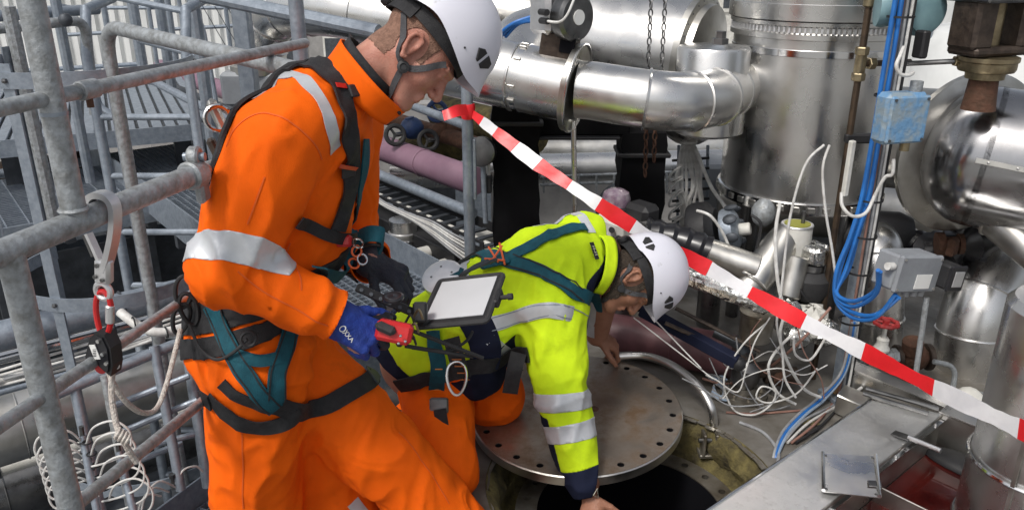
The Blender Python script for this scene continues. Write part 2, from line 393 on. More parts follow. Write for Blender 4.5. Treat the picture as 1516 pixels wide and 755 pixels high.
# ---- ground, far wall, distant buildings
gp = G(); gp.box((0, 90, -3.05), (400, 420, .1)); struct(obj('ground', gp, 'ground', None, False))
deck_out = [Vector((x, y, 0)) for x, y in ((-.42, .6), (-.42, 2.85), (.02, 3.2), (.02, 4.6), (3.6, 4.6), (3.6, .6))]
HC = Vector((.395, 2.21, 0)); PIT_R = .47
pit = circ(HC, ZZ, PIT_R, 48)
pit = [p + (p - HC) * (.03 * math.sin(5.3 * i) * math.cos(1.7 * i)) for i, p in enumerate(pit)]
dk = struct(obj('tank_deck', G().plate([deck_out, pit], (0, 0, -.006)), 'deck', None, False))
side = G()
for a, b in zip(deck_out, deck_out[1:] + deck_out[:1]):
    side.add([a + Vector((0, 0, -.004)), b + Vector((0, 0, -.004)), b - Vector((0, 0, 1.6)), a - Vector((0, 0, 1.6))], [(0, 1, 2, 3)])
struct(obj('tank_side', side, 'steel_dark', None, False))
# insulated manhole pit: crumbling mossy wall, ledge, bolted flange and the neck coloured near-black for its shade
hatch = thing('manhole', 'open round manhole with bolted flange in mossy insulation pit', 'manhole', HC + Vector((0, 0, -.14)))
gm = G(); n = 72; prof = [(PIT_R + .012, .004), (PIT_R - .012, -.018), (PIT_R - .035, -.07), (PIT_R - .018, -.115), (.445, -.125), (.43, -.165), (.392, -.172)]
vs = []; fs = []
for i, (r, h) in enumerate(prof):
    for k in range(n):
        a = 2 * math.pi * k / n
        jr = 0 if i == 0 else (.012 * math.sin(7 * a + i) + .008 * math.sin(17 * a + 2.3 * i) + rng.uniform(-.006, .006))
        jz = .0 if i == 0 else (.006 * math.sin(9 * a + 2 * i) + rng.uniform(-.004, .004))
        ra = max(r + jr, .389); vs.append(HC + Vector((math.cos(a) * ra, math.sin(a) * ra, h + jz)))
for i in range(len(prof) - 1):
    for k in range(n): fs.append((i * n + k, i * n + (k + 1) % n, (i + 1) * n + (k + 1) % n, (i + 1) * n + k))
obj('insulation_wall', G().add(vs, fs), 'moss', hatch, True, 60)
# torn sheet edge round the pit
te = G()
for k in range(40):
    a = math.pi * (-.15 + 1.05 * k / 40); r = PIT_R - .006 + rng.uniform(-.008, .008)
    p = HC + Vector((math.cos(a) * r, math.sin(a) * r, .002 + rng.uniform(0, .004)))
    te.box(p, (.03 + rng.uniform(0, .015), .012, .004), 0, (Vector((-math.sin(a), math.cos(a), 0)), Vector((math.cos(a), math.sin(a), .3)).normalized(), Vector((0, 0, 1))))
stuff(obj('torn_edge', te, 'steel_dirty', hatch, False))
fz = -.115
holes = [circ(HC + Vector((math.cos(a) * .352, math.sin(a) * .352, fz)), ZZ, .0135, 10) for a in [2 * math.pi * k / 24 + .05 for k in range(24)]]
obj('flange', G().plate([circ(HC + Vector((0, 0, fz)), ZZ, .385, 72), circ(HC + Vector((0, 0, fz)), ZZ, .312, 72)] + holes, (0, 0, -.04)), 'steel_dirty', hatch, True, 30)
nk = G(); x = [(.3115, -.119), (.31, -.18), (.31, -1.4), (.0, -1.42)]
nk.lathe(HC, ZZ, x, 72, caps=False); obj('neck', nk, 'opening_shade', hatch)
st = G().lathe(HC, ZZ, [(.315, -.1705), (.42, -.1705), (.42, -.5), (.315, -.5)], 48, caps=False); obj('neck_collar', st, 'moss', hatch)
# the cover lying beside it
CC = PZ(853, 605, .085); CN = Vector((-.035, -.045, 1)).normalized()
cv = thing('manhole_cover', 'large round stainless manhole cover lying flat, ringed with bolt holes', 'manhole cover', CC - Vector((0, 0, .04)))
hl = []
cx_, cy_, _ = frame(CN)
for k in range(24):
    a = 2 * math.pi * k / 24 + .1
    hl.append(circ(CC + (cx_ * math.cos(a) + cy_ * math.sin(a)) * .345, CN, .0125, 10))
cr_ = .381
obj('plate', G().plate([circ(CC, CN, cr_ - .004, 96)] + hl, -CN * .004), 'cover_steel', cv, True, 30)
obj('rim', G().lathe(CC, CN, [(cr_ - .0045, -.001), (cr_, -.005), (cr_, -.036), (cr_ - .004, -.04), (.02, -.04)], 96, caps=False), 'steel_dull', cv, True, 25)
hb_ = G()
for k in range(24):
    a = 2 * math.pi * k / 24 + .1
    hb_.lathe(CC + (cx_ * math.cos(a) + cy_ * math.sin(a)) * .345, CN, [(.0125, -.003), (.0125, -.034), (0, -.034)], 10, caps=False)
obj('bolt_hole_shade', hb_, 'opening_shade', cv)  # near-black cups stand for the shade down the bolt holes
obj('lifting_stub', G().lathe(PZ(880, 606, .085), CN, [(.016, -.003), (.016, .004), (.011, .008), (0, .008)], 14), 'rust', cv)
# swing arm that carries the cover
arm_p = smooth_path([PZ(915, 527, .125), PZ(955, 527, .135), PZ(995, 541, .135), PZ(1030, 568, .12), PZ(1050, 597, .08), PZ(1056, 622, .02), PZ(1056, 645, -.05)], 6)
arm = thing('swing_arm', 'bent stainless tube swing arm beside the manhole cover', 'swing arm', PZ(1056, 645, -.05))
obj('tube', G().tube(arm_p, .0165, 16), 'steel', arm)
b0 = PZ(1050, 655, -.05)
cl = G(); cl.box(b0 + Vector((-.022, 0, 0)), (.012, .05, .09), .003); cl.box(b0 + Vector((.022, 0, 0)), (.012, .05, .09), .003); cl.box(b0 + Vector((0, .01, -.05)), (.07, .06, .014), .003)
obj('clevis', cl, 'steel_dirty', arm); obj('pivot_pin', G().cyl(b0 + Vector((-.04, 0, .01)), b0 + Vector((.04, 0, .01)), .009, 10), 'steel_dark', arm)
# ---- worker's platform (z = -.2), its kick plate on the left
pe0, pe1 = PZ(230, 755, -.1), PZ(318, 690, -.1); pd = (pe1 - pe0).normalized(); pn = Vector((pd.y, -pd.x, 0))
plat = thing('steel_platform', 'grey grating platform with kick plate under the standing worker', 'platform', pe0 + Vector((0, 0, -.14)))
o_ = Vector((pe0.x, pe0.y, -.2)) - pd * .9
stuff(obj('grating', rect_grating(G(), o_ + pn * .012, pd, pn, 1.75, .78, .034, .034), 'galv', plat, False))
kb = G(); kb.box(o_ + pd * .87 + Vector((0, 0, .035)), (1.78, .007, .13), 0, (pd, pn, ZZ)); obj('kick_plate', kb, 'galv', plat, False)
kb = G(); kb.box(o_ + pd * .87 + pn * .8 + Vector((0, 0, -.05)), (1.78, .007, .1), 0, (pd, pn, ZZ)); obj('edge_beam', kb, 'galv', plat, False)
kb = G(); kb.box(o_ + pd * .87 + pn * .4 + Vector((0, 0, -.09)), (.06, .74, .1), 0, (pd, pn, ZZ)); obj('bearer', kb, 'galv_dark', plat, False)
# ---- walkway behind the workers (z = .33) running away to the left
wz = .33
wf = PZ(655, 388, wz + .12); wn = PZ(270, 312, wz + .12)
wd = DA; wp = DB; wid = (wf - wn).dot(wp)
ws = wf - wp * wid; ws.z = wz                     # near-left start corner
wk = thing('walkway', 'narrow grating walkway with kick plates behind the standing worker', 'walkway', ws)
stuff(obj('grating', rect_grating(G(), ws + wp * .006, wd, wp, 3.4, wid - .012, .034, .034), 'galv', wk, False))
for nm, q in (('kick_plate', 0), ('kick_plate', wid)):
    kb = G(); kb.box(ws + wp * q + wd * 1.7 + Vector((0, 0, .03)), (3.4, .006, .18), 0, (wd, wp, ZZ)); obj(nm, kb, 'galv', wk, False)
kb = G(); kb.box(ws + wp * wid / 2 + Vector((0, 0, -.03)) - wd * .004, (.006, wid, .09), 0, (wd, wp, ZZ)); obj('end_plate', kb, 'galv', wk, False)
for q in (.5, 1.6, 2.7):
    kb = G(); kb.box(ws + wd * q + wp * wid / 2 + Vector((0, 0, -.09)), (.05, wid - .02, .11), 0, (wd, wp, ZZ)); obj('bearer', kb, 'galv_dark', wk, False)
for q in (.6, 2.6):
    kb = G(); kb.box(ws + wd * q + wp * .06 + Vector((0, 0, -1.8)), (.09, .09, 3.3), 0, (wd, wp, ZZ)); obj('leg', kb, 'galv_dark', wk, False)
# ---- grating landing at the left, same level as the walkway, and the upper plank deck behind it
def para(name, label, cat, c4, z, drop, mat, planks=False):
    q = [PZ(u, v, z) for u, v in c4]                 # front-left, front-right, back-right, back-left
    t = thing(name, label, cat, q[0] - Vector((0, 0, drop)))
    ux = (q[1] - q[0]); lx = ux.length; ux.normalize(); uy = Vector((-ux.y, ux.x, 0)); ly = (q[2] - q[1]).dot(uy)
    if planks:
        n = int(lx / .075)
        for i in range(n):
            obj('plank', G().box(q[0] + ux * (lx * (i + .5) / n) + uy * (ly / 2) + Vector((0, 0, -.01)), (lx / n - .02, ly, .02), .003, (ux, uy, ZZ)), mat, t, False)
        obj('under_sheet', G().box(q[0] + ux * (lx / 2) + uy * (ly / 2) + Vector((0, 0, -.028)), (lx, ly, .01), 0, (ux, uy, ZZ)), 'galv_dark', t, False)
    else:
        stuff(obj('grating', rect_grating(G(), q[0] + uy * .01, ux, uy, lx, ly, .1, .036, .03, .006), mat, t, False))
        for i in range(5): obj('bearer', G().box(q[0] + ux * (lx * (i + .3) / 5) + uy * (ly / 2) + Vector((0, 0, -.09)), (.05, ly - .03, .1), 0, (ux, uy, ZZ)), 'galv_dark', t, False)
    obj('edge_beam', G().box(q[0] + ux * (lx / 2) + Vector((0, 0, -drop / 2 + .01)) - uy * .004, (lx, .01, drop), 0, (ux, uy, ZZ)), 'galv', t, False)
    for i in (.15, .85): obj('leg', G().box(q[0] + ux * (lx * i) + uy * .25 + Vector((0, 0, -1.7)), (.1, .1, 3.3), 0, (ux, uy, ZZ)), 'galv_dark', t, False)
    return t
para('grating_landing', 'grey bar grating landing behind the ladder cage', 'platform', [(-60, 352), (262, 296), (315, 222), (-60, 285)], wz - .01, .11, 'galv')
para('plank_deck', 'upper ribbed grey deck in front of the white ribbed wall', 'deck', [(-60, 216), (322, 183), (222, 112), (-60, 128)], .62, .1, 'galv', True)
# ---- far things
cw = G(); x0, x1, yw = -7.2, -3.05, 10.2; nn = int((x1 - x0) / .125)
wall = thing('ribbed_wall', 'tall white ribbed sheet wall far behind the left railings', 'wall', (x0, yw, -3))
q = []
for i in range(nn + 1):
    xx = x0 + (x1 - x0) * i / nn; wv = (x1 - x0) / nn
    q += [(xx, 0), (xx + wv * .38, 0), (xx + wv * .5, -.045), (xx + wv * .88, -.045)]
for k in range(0, len(q), 40):
    seg = q[k:k + 41]
    if len(seg) < 2: continue
    vs = []; fs = []
    for (xx, dy) in seg: vs += [(xx, yw + dy, .05), (xx, yw + dy, 7)]
    for i in range(len(seg) - 1): fs.append((2 * i, 2 * i + 2, 2 * i + 3, 2 * i + 1))
    obj('sheet', G().add(vs, fs), 'white_wall', wall, False)
obj('base', G().box(((x0 + x1) / 2, yw + .3, -1.5), (x1 - x0, .5, 3.1)), 'concrete', wall, False)
obj('rail', G().box(((x0 + x1) / 2, yw - .1, 1.35), (x1 - x0, .06, .05)), 'galv', wall, False)
ld = G(); ld.box(V(345, 140, 8.6) + Vector((0, 0, -.3)), (1.6, .8, .6), .02); tag(obj('concrete_plinth', ld, 'concrete', None, False), 'low pale concrete plinth at the foot of the white wall', 'plinth')
def building(name, label, x0, x1, y, z0, z1, dep, rows, colsn, mat, wm='galv_dark'):
    t = thing(name, label, 'building', ((x0 + x1) / 2, y, z0))
    obj('wall', G().box(((x0 + x1) / 2, y + dep / 2, (z0 + z1) / 2), (x1 - x0, dep, z1 - z0)), mat, t, False)
    obj('roof_edge', G().box(((x0 + x1) / 2, y + dep / 2, z1 + .08), (x1 - x0 + .2, dep + .2, .16)), 'galv', t, False)
    for i in range(rows):
        for j in range(colsn):
            cx = x0 + (x1 - x0) * (j + .5) / colsn; cz = z0 + (z1 - z0) * (i + .55) / rows
            f = obj('window', G().box((cx, y - .02, cz), ((x1 - x0) / colsn * .6, .06, (z1 - z0) / rows * .5)), 'off_white', t, False)
            obj('pane', G().box((cx, y - .056, cz), ((x1 - x0) / colsn * .5, .012, (z1 - z0) / rows * .4)), wm, f, False)
    return t
building('white_building', 'pale windowed building far behind the valve actuator', 8.5, 13.5, 17, -3, 3.6, 6, 4, 5, 'white_wall')
building('pale_building', 'pale building far behind the round steel vessel', 2.2, 7.6, 24, -3, 6, 6, 4, 6, 'off_white')
building('grey_building', 'long pale grey building beyond the pipework', -14, 1.6, 26, -3, 5, 6, 3, 12, 'concrete')
wt = thing('white_tank', 'small white storage tank behind the teal junction box', 'tank', (6.0, 9.6, -3))
obj('shell', G().lathe((5.95, 9.6, -3), ZZ, [(1.15, 0), (1.15, 3.6), (1.05, 3.75), (.2, 3.95), (0, 3.95)], 48), 'white_wall', wt)
obj('top_rail', G().ring((5.95, 9.6, 1.5), ZZ, 1.1, .02, 40, 6), 'galv', wt)
for k in range(14):
    a = 2 * math.pi * k / 14; obj('rail_post', G().cyl((5.95 + 1.1 * math.cos(a), 9.6 + 1.1 * math.sin(a), .65), (5.95 + 1.1 * math.cos(a), 9.6 + 1.1 * math.sin(a), 1.5), .016, 6), 'galv', wt)
# ================================================================== RIGHT: VESSEL, DUCTS, VALVES
# ---- upright steel vessel
VC = Vector((1.335, 3.62, 0))
ves = thing('steel_vessel', 'tall polished steel vessel with ribbed clamp band', 'vessel', VC + Vector((0, 0, .58)))
obj('lower_shell', G().lathe(VC, ZZ, [(.3, .57), (.352, .575), (.355, .59), (.355, 1.315)], 72), 'steel', ves)
obj('bottom_rim', G().lathe(VC, ZZ, [(.357, .578), (.366, .582), (.366, .628), (.357, .632)], 72), 'chrome', ves)
for k in range(36):
    a = 2 * math.pi * k / 36; d = Vector((math.cos(a), math.sin(a), 0))
    obj('rim_clip', G().box(VC + d * .368 + Vector((0, 0, .605)), (.008, .034, .026), .003, (d, Vector((-d.y, d.x, 0)), ZZ)), 'steel_dull', ves)
obj('bottom', G().lathe(VC, ZZ, [(0, .52), (.2, .53), (.34, .578)], 48), 'steel_dark', ves)
obj('clamp_ring', G().lathe(VC, ZZ, [(.356, 1.3), (.372, 1.305), (.372, 1.325), (.362, 1.33), (.362, 1.352), (.374, 1.357), (.374, 1.372), (.356, 1.376)], 72), 'steel', ves)
for k in range(110):
    a = 2 * math.pi * k / 110; d = Vector((math.cos(a), math.sin(a), 0))
    if d.y < .25: obj('clamp_tooth', G().box(VC + d * .366 + Vector((0, 0, 1.341)), (.008, .008, .02), 0, (d, Vector((-d.y, d.x, 0)), ZZ)), 'alu', ves, False)
obj('upper_shell', G().lathe(VC, ZZ, [(.35, 1.37), (.385, 1.378), (.385, 1.44), (.383, 1.442), (.383, 2.3), (.3, 2.36), (0, 2.38)], 72), 'steel', ves)
obj('slot_band', G().lathe(VC, ZZ, [(.357, 1.235), (.3605, 1.237), (.3605, 1.262), (.357, 1.264)], 72), 'chrome', ves)
for k in range(4):
    a = -1.2 + 1.57 * k; p = VC + Vector((math.cos(a) * .3, math.sin(a) * .3, 0)); obj('leg', G().cyl(p, p + Vector((0, 0, .58)), .03, 14), 'steel_dark', ves)
# ---- the horizontal duct and elbow with its valve plate
dpath = fillet([V(640, 88, 3.42), V(850, 131, 3.2), V(985, 152, 3.08), V(1048, 150, 3.2), V(1090, 128, 3.5)], .22, 7)
du = thing('steel_duct', 'segmented polished steel duct with elbow joining the vessel', 'duct', V(850, 200, 3.2))
p0, p1, p2 = V(640, 88, 3.42), V(775, 116, 3.28), V(846, 131, 3.2)
duct(du, [p0, p2], .132, [.62], 'steel', 48)
fd = (p2 - p0).normalized()
pl_x, pl_y, _ = frame(fd)
fl = []
for k in range(40):
    a = 2 * math.pi * k / 40; e = 2.6
    c_, s_ = math.cos(a), math.sin(a)
    q = .168 if s_ < .3 else .175
    fl.append(p2 + (pl_x * c_ + pl_y * s_) * q)
obj('valve_plate', G().plate([fl], fd * .022), 'steel_dull', du)
obj('plate_rim', G().tube([f + fd * .024 for f in fl], .006, 6, closed=True), 'steel', du)
for q in (p1,):
    obj('clamp_band', G().lathe(q - fd * .012, fd, [(.133, 0), (.138, .002), (.138, .024), (.133, .026)], 48), 'chrome', du)
    for k in range(5):
        a = .4 + .5 * k; dd = (-FW * .6 + UP * math.cos(a) + RT * 0).normalized()
        dd = (dd - fd * dd.dot(fd)).normalized(); obj('latch', G().box(q + dd * .142, (.03, .012, .01), .002, (fd, dd.cross(fd), dd)), 'steel_dull', du)
ep = [p2 + fd * .03] + [p for p in dpath if (p - p2).dot(fd) > .08]
duct(du, ep, .112, [.3, .52, .7, .86], 'steel', 40)
bx = V(1052, 132, 3.42)
obj('inlet_drum', G().lathe(Vector((bx.x, bx.y, 0)), ZZ, [(.12, bx.z - .19), (.15, bx.z - .175), (.15, bx.z + .165), (.143, bx.z + .175), (.05, bx.z + .185), (0, bx.z + .186)], 48), 'steel', du)
nb = V(1066, 62, 3.3); obj('nut', G().lathe(nb - Vector((0, 0, .01)), ZZ, [(.034, 0), (.034, .022), (.022, .024), (.022, .05), (0, .052)], 6), 'steel_dark', du, True, 20)
obj('support_rod', G().cyl(V(849, 180, 3.2), V(851, 330, 3.2), .011, 10), 'steel', du)
# ---- large drum behind
da = V(868, 58, 4.15); db = V(1032, 84, 3.82); dd = (db - da).normalized()
dr = thing('steel_drum', 'large clad steel drum behind the duct with riveted end ring', 'drum', da + Vector((0, 0, -.27)))
obj('shell', G().lathe(da, dd, [(0, -.03), (.22, -.02), (.262, 0), (.262, (db - da).length)], 56), 'steel', dr)
obj('end_ring', G().lathe(db, dd, [(.262, -.02), (.275, -.018), (.275, .012), (.24, .02), (.235, .05), (.1, .07), (0, .072)], 56), 'steel_dull', dr)
obj('start_ring', G().ring(da + dd * .02, dd, .264, .008, 56, 6), 'steel_dull', dr)
rx, ry, _ = frame(dd)
for k in range(28):
    a = 2 * math.pi * k / 28; obj('rivet', G().ball(db + dd * .014 + (rx * math.cos(a) + ry * math.sin(a)) * .258, .006, 6), 'steel_dark', dr)
obj('leg', G().box(V(950, 300, 4.1), (.1, .1, 1.6)), 'steel_dark', dr, False)
ds = thing('steel_dish', 'round steel dish bottom hanging beneath the duct elbow', 'dish', V(1025, 196, 3.75))
obj('bowl', G().ball(V(1022, 168, 3.72), (.145, .145, .15), 28), 'steel', ds); obj('edge', G().ring(V(1022, 168, 3.72), ZZ, .146, .006, 36, 6), 'steel', ds)
# second smaller pipe behind motor
bp = thing('clad_pipe', 'silver clad pipe with strap clamps behind the grey motor', 'pipe', V(780, 100, 3.9))
duct(bp, fillet([V(748, 110, 3.6), V(765, 60, 3.8), V(850, 30, 4.3), V(1000, 20, 5)], .3, 6), .125, [.3, .5, .7], 'steel', 36)
for f in (.0, .02, .045): obj('blue_hose', G().tube(smooth_path([V(735 + 300 * f, 55, 3.55), V(760 + 200 * f, 35, 3.5), V(800, 22 + 200 * f, 3.5)], 6), .008, 8), 'cable_blue', bp)
# ---- motor on a square stub
mo = thing('grey_motor', 'grey valve motor with round end cap on brown stub', 'motor', V(828, 82, 3.2))
mc0, mc1 = V(806, 22, 3.28), V(853, 26, 3.14); md = (mc1 - mc0).normalized()
obj('stub', G().box(V(829, 67, 3.21), (.13, .11, .1), .006, (fd, frame(fd)[0], frame(fd)[1])), 'brown_metal', mo)
obj('stub_opening_shade', G().box(V(840, 67, 3.14), (.06, .01, .062), .002, (fd, frame(fd)[0], frame(fd)[1])), 'opening_shade', mo)  # dark plate painted as the shade inside the stub
obj('housing', G().box(V(820, 20, 3.24), (.12, .17, .15), .018, (md, frame(md)[0], frame(md)[1])), 'alu', mo)
obj('end_cap', G().lathe(mc1 - md * .05, md, [(.088, 0), (.09, .01), (.09, .05), (.078, .062), (0, .064)], 36), 'steel_dark', mo)
obj('round_label', G().lathe(mc1 + md * .0145 + UP * .0, md, [(.028, 0), (.028, .003), (0, .003)], 24), 'label_white', mo)
for i, (u, v) in enumerate(((800, 18), (801, 31))):
    obj('plug', G().cyl(V(u, v, 3.15), V(u + 10, v + 1, 3.1), .012, 12), 'black', mo)
obj('lead', G().tube(smooth_path([V(811, 32, 3.1), V(828, 33, 3.06), V(840, 22, 3.05), V(852, -6, 3.06)], 6), .005, 8), 'cable_white', mo)
obj('neck', G().cyl(V(829, 56, 3.21), V(829, 40, 3.22), .05, 20), 'steel_dark', mo)
# ---- black sheeted columns and cross beam
for (nm, lab, u0, u1, v0, v1, Y, dp) in (('black_column', 'black sheeted column nearest the grey railing pole', 729, 800, 150, 420, 3.5, .2), ('black_column', 'black sheeted column with rusty chain hanging before it', 921, 990, 198, 380, 3.55, .16)):
    a = V(u0, v0, Y); b = V(u1, v0, Y); zt = a.z; wdt = (b - a).length; c = (a + b) / 2
    g = G(); nz_ = 16
    vs = []; fs = []
    for i in range(nz_ + 1):
        z = zt - (zt - 0.0) * i / nz_
        for (sx, sy) in ((-1, -1), (0, -1), (1, -1), (1, 1), (0, 1), (-1, 1)):
            vs.append(Vector((c.x, c.y + dp / 2, z)) + DB * .0 + Vector((sx * (wdt / 2 + rng.uniform(-.008, .008)), sy * dp / 2 + rng.uniform(-.008, .008), 0)))
    for i in range(nz_):
        for k in range(6): fs.append((i * 6 + k, i * 6 + (k + 1) % 6, i * 6 + 6 + (k + 1) % 6, i * 6 + 6 + k))
    fs += [tuple(range(6)), tuple(nz_ * 6 + k for k in range(6))]
    t = thing(nm, lab, 'column', (c.x, c.y, 0)); obj('sheeting', g.add(vs, fs), 'black_sheet', t, True, 30)
    obj('strap', G().box((c.x, c.y + dp / 2, zt - .1), (wdt + .03, dp + .03, .02), .004), 'black', t)
xb = thing('black_beam', 'black beam under the polished duct between the columns', 'beam', V(820, 200, 3.6))
obj('beam', G().box((V(735, 184, 3.62) + V(930, 184, 3.62)) / 2, ((V(930, 195, 3.62) - V(735, 195, 3.62)).length, .12, .08), .006), 'black_sheet', xb)
obj('bottom_flange', G().box((V(735, 184, 3.62) + V(915, 184, 3.62)) / 2 - Vector((0, 0, .046)), ((V(915, 195, 3.62) - V(735, 195, 3.62)).length, .2, .012), .003), 'black', xb)
# ---- hoist chain, two strands
for si, (ut, vt, ub, vb, Y, n_, mt, lab) in enumerate(((966, -40, 959, 108, 3.32, 14, 'steel_dark', 'dark link chain strand hanging above the duct, left of the pair'), (987, -40, 979, 108, 3.34, 14, 'steel_dark', 'dark link chain strand hanging above the duct, right of the pair'), (957, 186, 955, 262, 3.36, 7, 'rust', 'rusty chain end hanging below the duct, left strand'), (970, 186, 968, 240, 3.38, 5, 'rust', 'rusty chain end hanging below the duct, right strand'))):
    a, b = V(ut, vt, Y), V(ub, vb, Y); t = thing('hoist_chain', lab, 'chain', b, 'hoist chain strands by the duct'); d = (b - a).normalized(); pitch = (b - a).length / n_
    for k in range(n_):
        c = a + d * (pitch * (k + .5)); sdv = Vector((1, .35, 0)).normalized() if k % 2 else Vector((-.35, 1, 0)).normalized()
        hh = pitch * .5; ww = pitch * .3
        loop = [c + d * (hh * math.sin(q) * 1.05) + sdv * (ww * math.cos(q)) for q in [2 * math.pi * j / 14 for j in range(14)]]
        obj('link', G().tube(loop, pitch * .115, 6, closed=True), mt, t)
# ---- copper pipe with tee
cp = thing('thin_brown_pipe', 'thin brown upright pipe with tee fitting before the vessel', 'pipe', V(1199, 572, 2.86))
ca, cb = V(1262, -30, 2.86), V(1199, 572, 2.86); cb = Vector((ca.x, ca.y, 0))
cb = PZ(1203, 560, .0); ca = Vector((cb.x + .0, cb.y, 1.62))
obj('pipe', G().tube([cb, ca], .0125, 12), 'copper_pipe', cp)
def on_pipe(v):
    lo, hi = 0.0, 1.0
    for _ in range(30):
        m = (lo + hi) / 2; p = cb.lerp(ca, m); q = p - CAM; vv = CY - F_PX * q.dot(UP) / q.dot(FW)
        if vv > v: lo = m
        else: hi = m
    return cb.lerp(ca, lo)
tp = on_pipe(95)
obj('tee', G().cyl(tp - Vector((0, 0, .045)), tp + Vector((0, 0, .045)), .02, 14, .004), 'brass', cp)
for s_ in (-1, 1): obj('tee_nut', G().lathe(tp + Vector((0, 0, s_ * .045 - .014)), ZZ, [(.022, 0), (.024, .004), (.024, .024), (.022, .028)], 6), 'brass', cp, True, 20)
obj('branch', G().cyl(tp, tp + Vector((.2, .05, 0)), .011, 10), 'copper_pipe', cp); obj('branch_nut', G().lathe(tp + Vector((.03, .0075, 0)), Vector((1, .25, 0)), [(.02, 0), (.022, .003), (.022, .024), (.02, .027)], 6), 'brass', cp, True, 20)
tq = on_pipe(2); obj('coupling', G().cyl(tq - Vector((0, 0, .02)), tq + Vector((0, 0, .03)), .021, 14, .004), 'brass', cp)
tq = on_pipe(205); obj('clip', G().box(tq + Vector((.05, .0, 0)), (.13, .03, .035), .006), 'black', cp)
# ---- perforated strut with cable bundle
sb = PZ(1246, 588, 0.0); sb = Vector((sb.x, sb.y, 0)); stt = Vector((sb.x, sb.y, 1.75))
def on_col(v, off=Vector((0, 0, 0))):
    lo, hi = 0.0, 1.75
    for _ in range(30):
        m = (lo + hi) / 2; q = Vector((sb.x, sb.y, m)) - CAM; vv = CY - F_PX * q.dot(UP) / q.dot(FW)
        if vv > v: lo = m
        else: hi = m
    return Vector((sb.x, sb.y, lo)) + off
su = thing('strut_channel', 'upright slotted galvanised channel carrying cables and boxes', 'strut', sb)
cz = G()
nS = 44; sw = .041
def slotted(o, ux, wdt, L, pit, sl, name):
    loops = [[o - ux * wdt / 2, o + ux * wdt / 2, o + ux * wdt / 2 + ZZ * L, o - ux * wdt / 2 + ZZ * L]]
    k = 0
    while (k + 1) * pit < L:
        c = o + ZZ * (k * pit + pit / 2); h = sl / 2; r = wdt * .16
        loops.append([c + ux * (r * math.cos(a)) + ZZ * ((h - r) * (1 if math.sin(a) > 0 else -1) + r * math.sin(a)) for a in [2 * math.pi * (j + .5) / 8 for j in range(8)]])
        k += 1
    return loops
ux1 = Vector((.94, .34, 0)); uy1 = Vector((-.34, .94, 0))
obj('web', G().plate(slotted(sb, ux1, sw, 1.75, .05, .03, ''), uy1 * .003), 'galv', su, False)
obj('flange', G().plate(slotted(sb + ux1 * (sw / 2 + .0015) + uy1 * .02, uy1, .036, 1.75, .05, .028, ''), ux1 * .003), 'galv', su, False)
obj('flange', G().box(sb - ux1 * (sw / 2) + uy1 * .02 + ZZ * .875, (.003, .04, 1.75), 0, (ux1, uy1, ZZ)), 'galv', su, False)
obj('foot', G().box(sb + ZZ * .012, (.14, .12, .02), .003, (ux1, uy1, ZZ)), 'galv', su)
obj('second_channel', G().plate(slotted(sb + ux1 * .055 + uy1 * .05, ux1, .03, 1.75, .05, .028, ''), uy1 * .003), 'galv_dark', su, False)
# cables on it, each its own thing
def cable(pts, r, mat, label, n=6, cat='cable', group=None, name='cable', seg=8):
    o = obj(name, G().tube(smooth_path(pts, n), r, seg), mat); return tag(o, label, cat, group)
cg = 'cables tied to the slotted strut'
for i in range(4):
    off = -ux1 * (.034 + .0145 * i) - uy1 * (.012 + .007 * (i % 2)); wob = .004
    top = [on_col(v, off + Vector((random.uniform(-wob, wob), 0, 0))) for v in (-25, 60, 130, 210, 290)]
    lp = [on_col(345, off - ux1 * .028), on_col(392, off - ux1 * (.045 + .006 * i)), V(1238, 432 + 4 * i, 2.68), V(1262, 446 + 8 * i, 2.6), V(1296, (430, 436, 466, 470)[i], 2.5), V((1300, 1303, 1331, 1326)[i], (400, 402, 440, 436)[i], 2.44)]
    cable(top + lp, .0078, 'cable_blue', ('bright blue cable on the strut, nearest the channel', 'bright blue cable on the strut, second from channel', 'bright blue cable on the strut, third from channel', 'bright blue cable on the strut, farthest from channel')[i], 7, group=cg)
for i, (o1, o2, m_, c_) in enumerate(((-.012, -.012, 'cable_grey', 'grey cable'), (.004, -.016, 'cable_white', 'white cable'), (-.024, -.006, 'cable_rust', 'reddish brown cable'), (.02, -.012, 'black', 'black cable'))):
    off = ux1 * o1 + uy1 * o2
    pts = [on_col(v, off + Vector((random.uniform(-.004, .004), 0, 0))) for v in (-20, 80, 200, 320, 430, 520, 575)]
    pts += [on_col(600, off) + Vector((-.03, -.03, .0)), PZ(1190 + 8 * i, 622 + 3 * i, .015), PZ(1160 + 6 * i, 655, .01)]
    cable(pts, .005, m_, c_ + ' tied down the face of the slotted strut', 6, group=cg)
for i in range(3):
    cable([on_col(470, -ux1 * (.02 + .01 * i) - uy1 * .03), on_col(540, -ux1 * (.03 + .01 * i) - uy1 * .03), PZ(1222 - 6 * i, 590, .03), PZ(1195 - 6 * i, 612, .014), PZ(1168 - 5 * i, 640, .012), PZ(1152 - 3 * i, 672, .006), PZ(1146 - 2 * i, 700, -.06)], .0055, ('cable_pale', 'cable_blue', 'cable_grey')[i], ('pale blue cable', 'dull blue cable', 'grey cable')[i] + ' sweeping from strut foot to manhole pit', 6)
for v in (24, 140, 292, 345, 398, 470):
    p = on_col(v, -ux1 * .035 - uy1 * .015); tz = obj('cable_tie', G().strip(circ(p, ZZ, .042, 16) + [circ(p, ZZ, .042, 16)[0]], ZZ, .007, .003), 'black'); tag(tz, 'black cable tie round the blue cable bundle, ' + {24: 'topmost', 140: 'beside the blue box', 292: 'third from top', 345: 'fourth from top', 398: 'second from bottom', 470: 'lowest'}[v], 'cable tie', 'black ties round the blue cables')
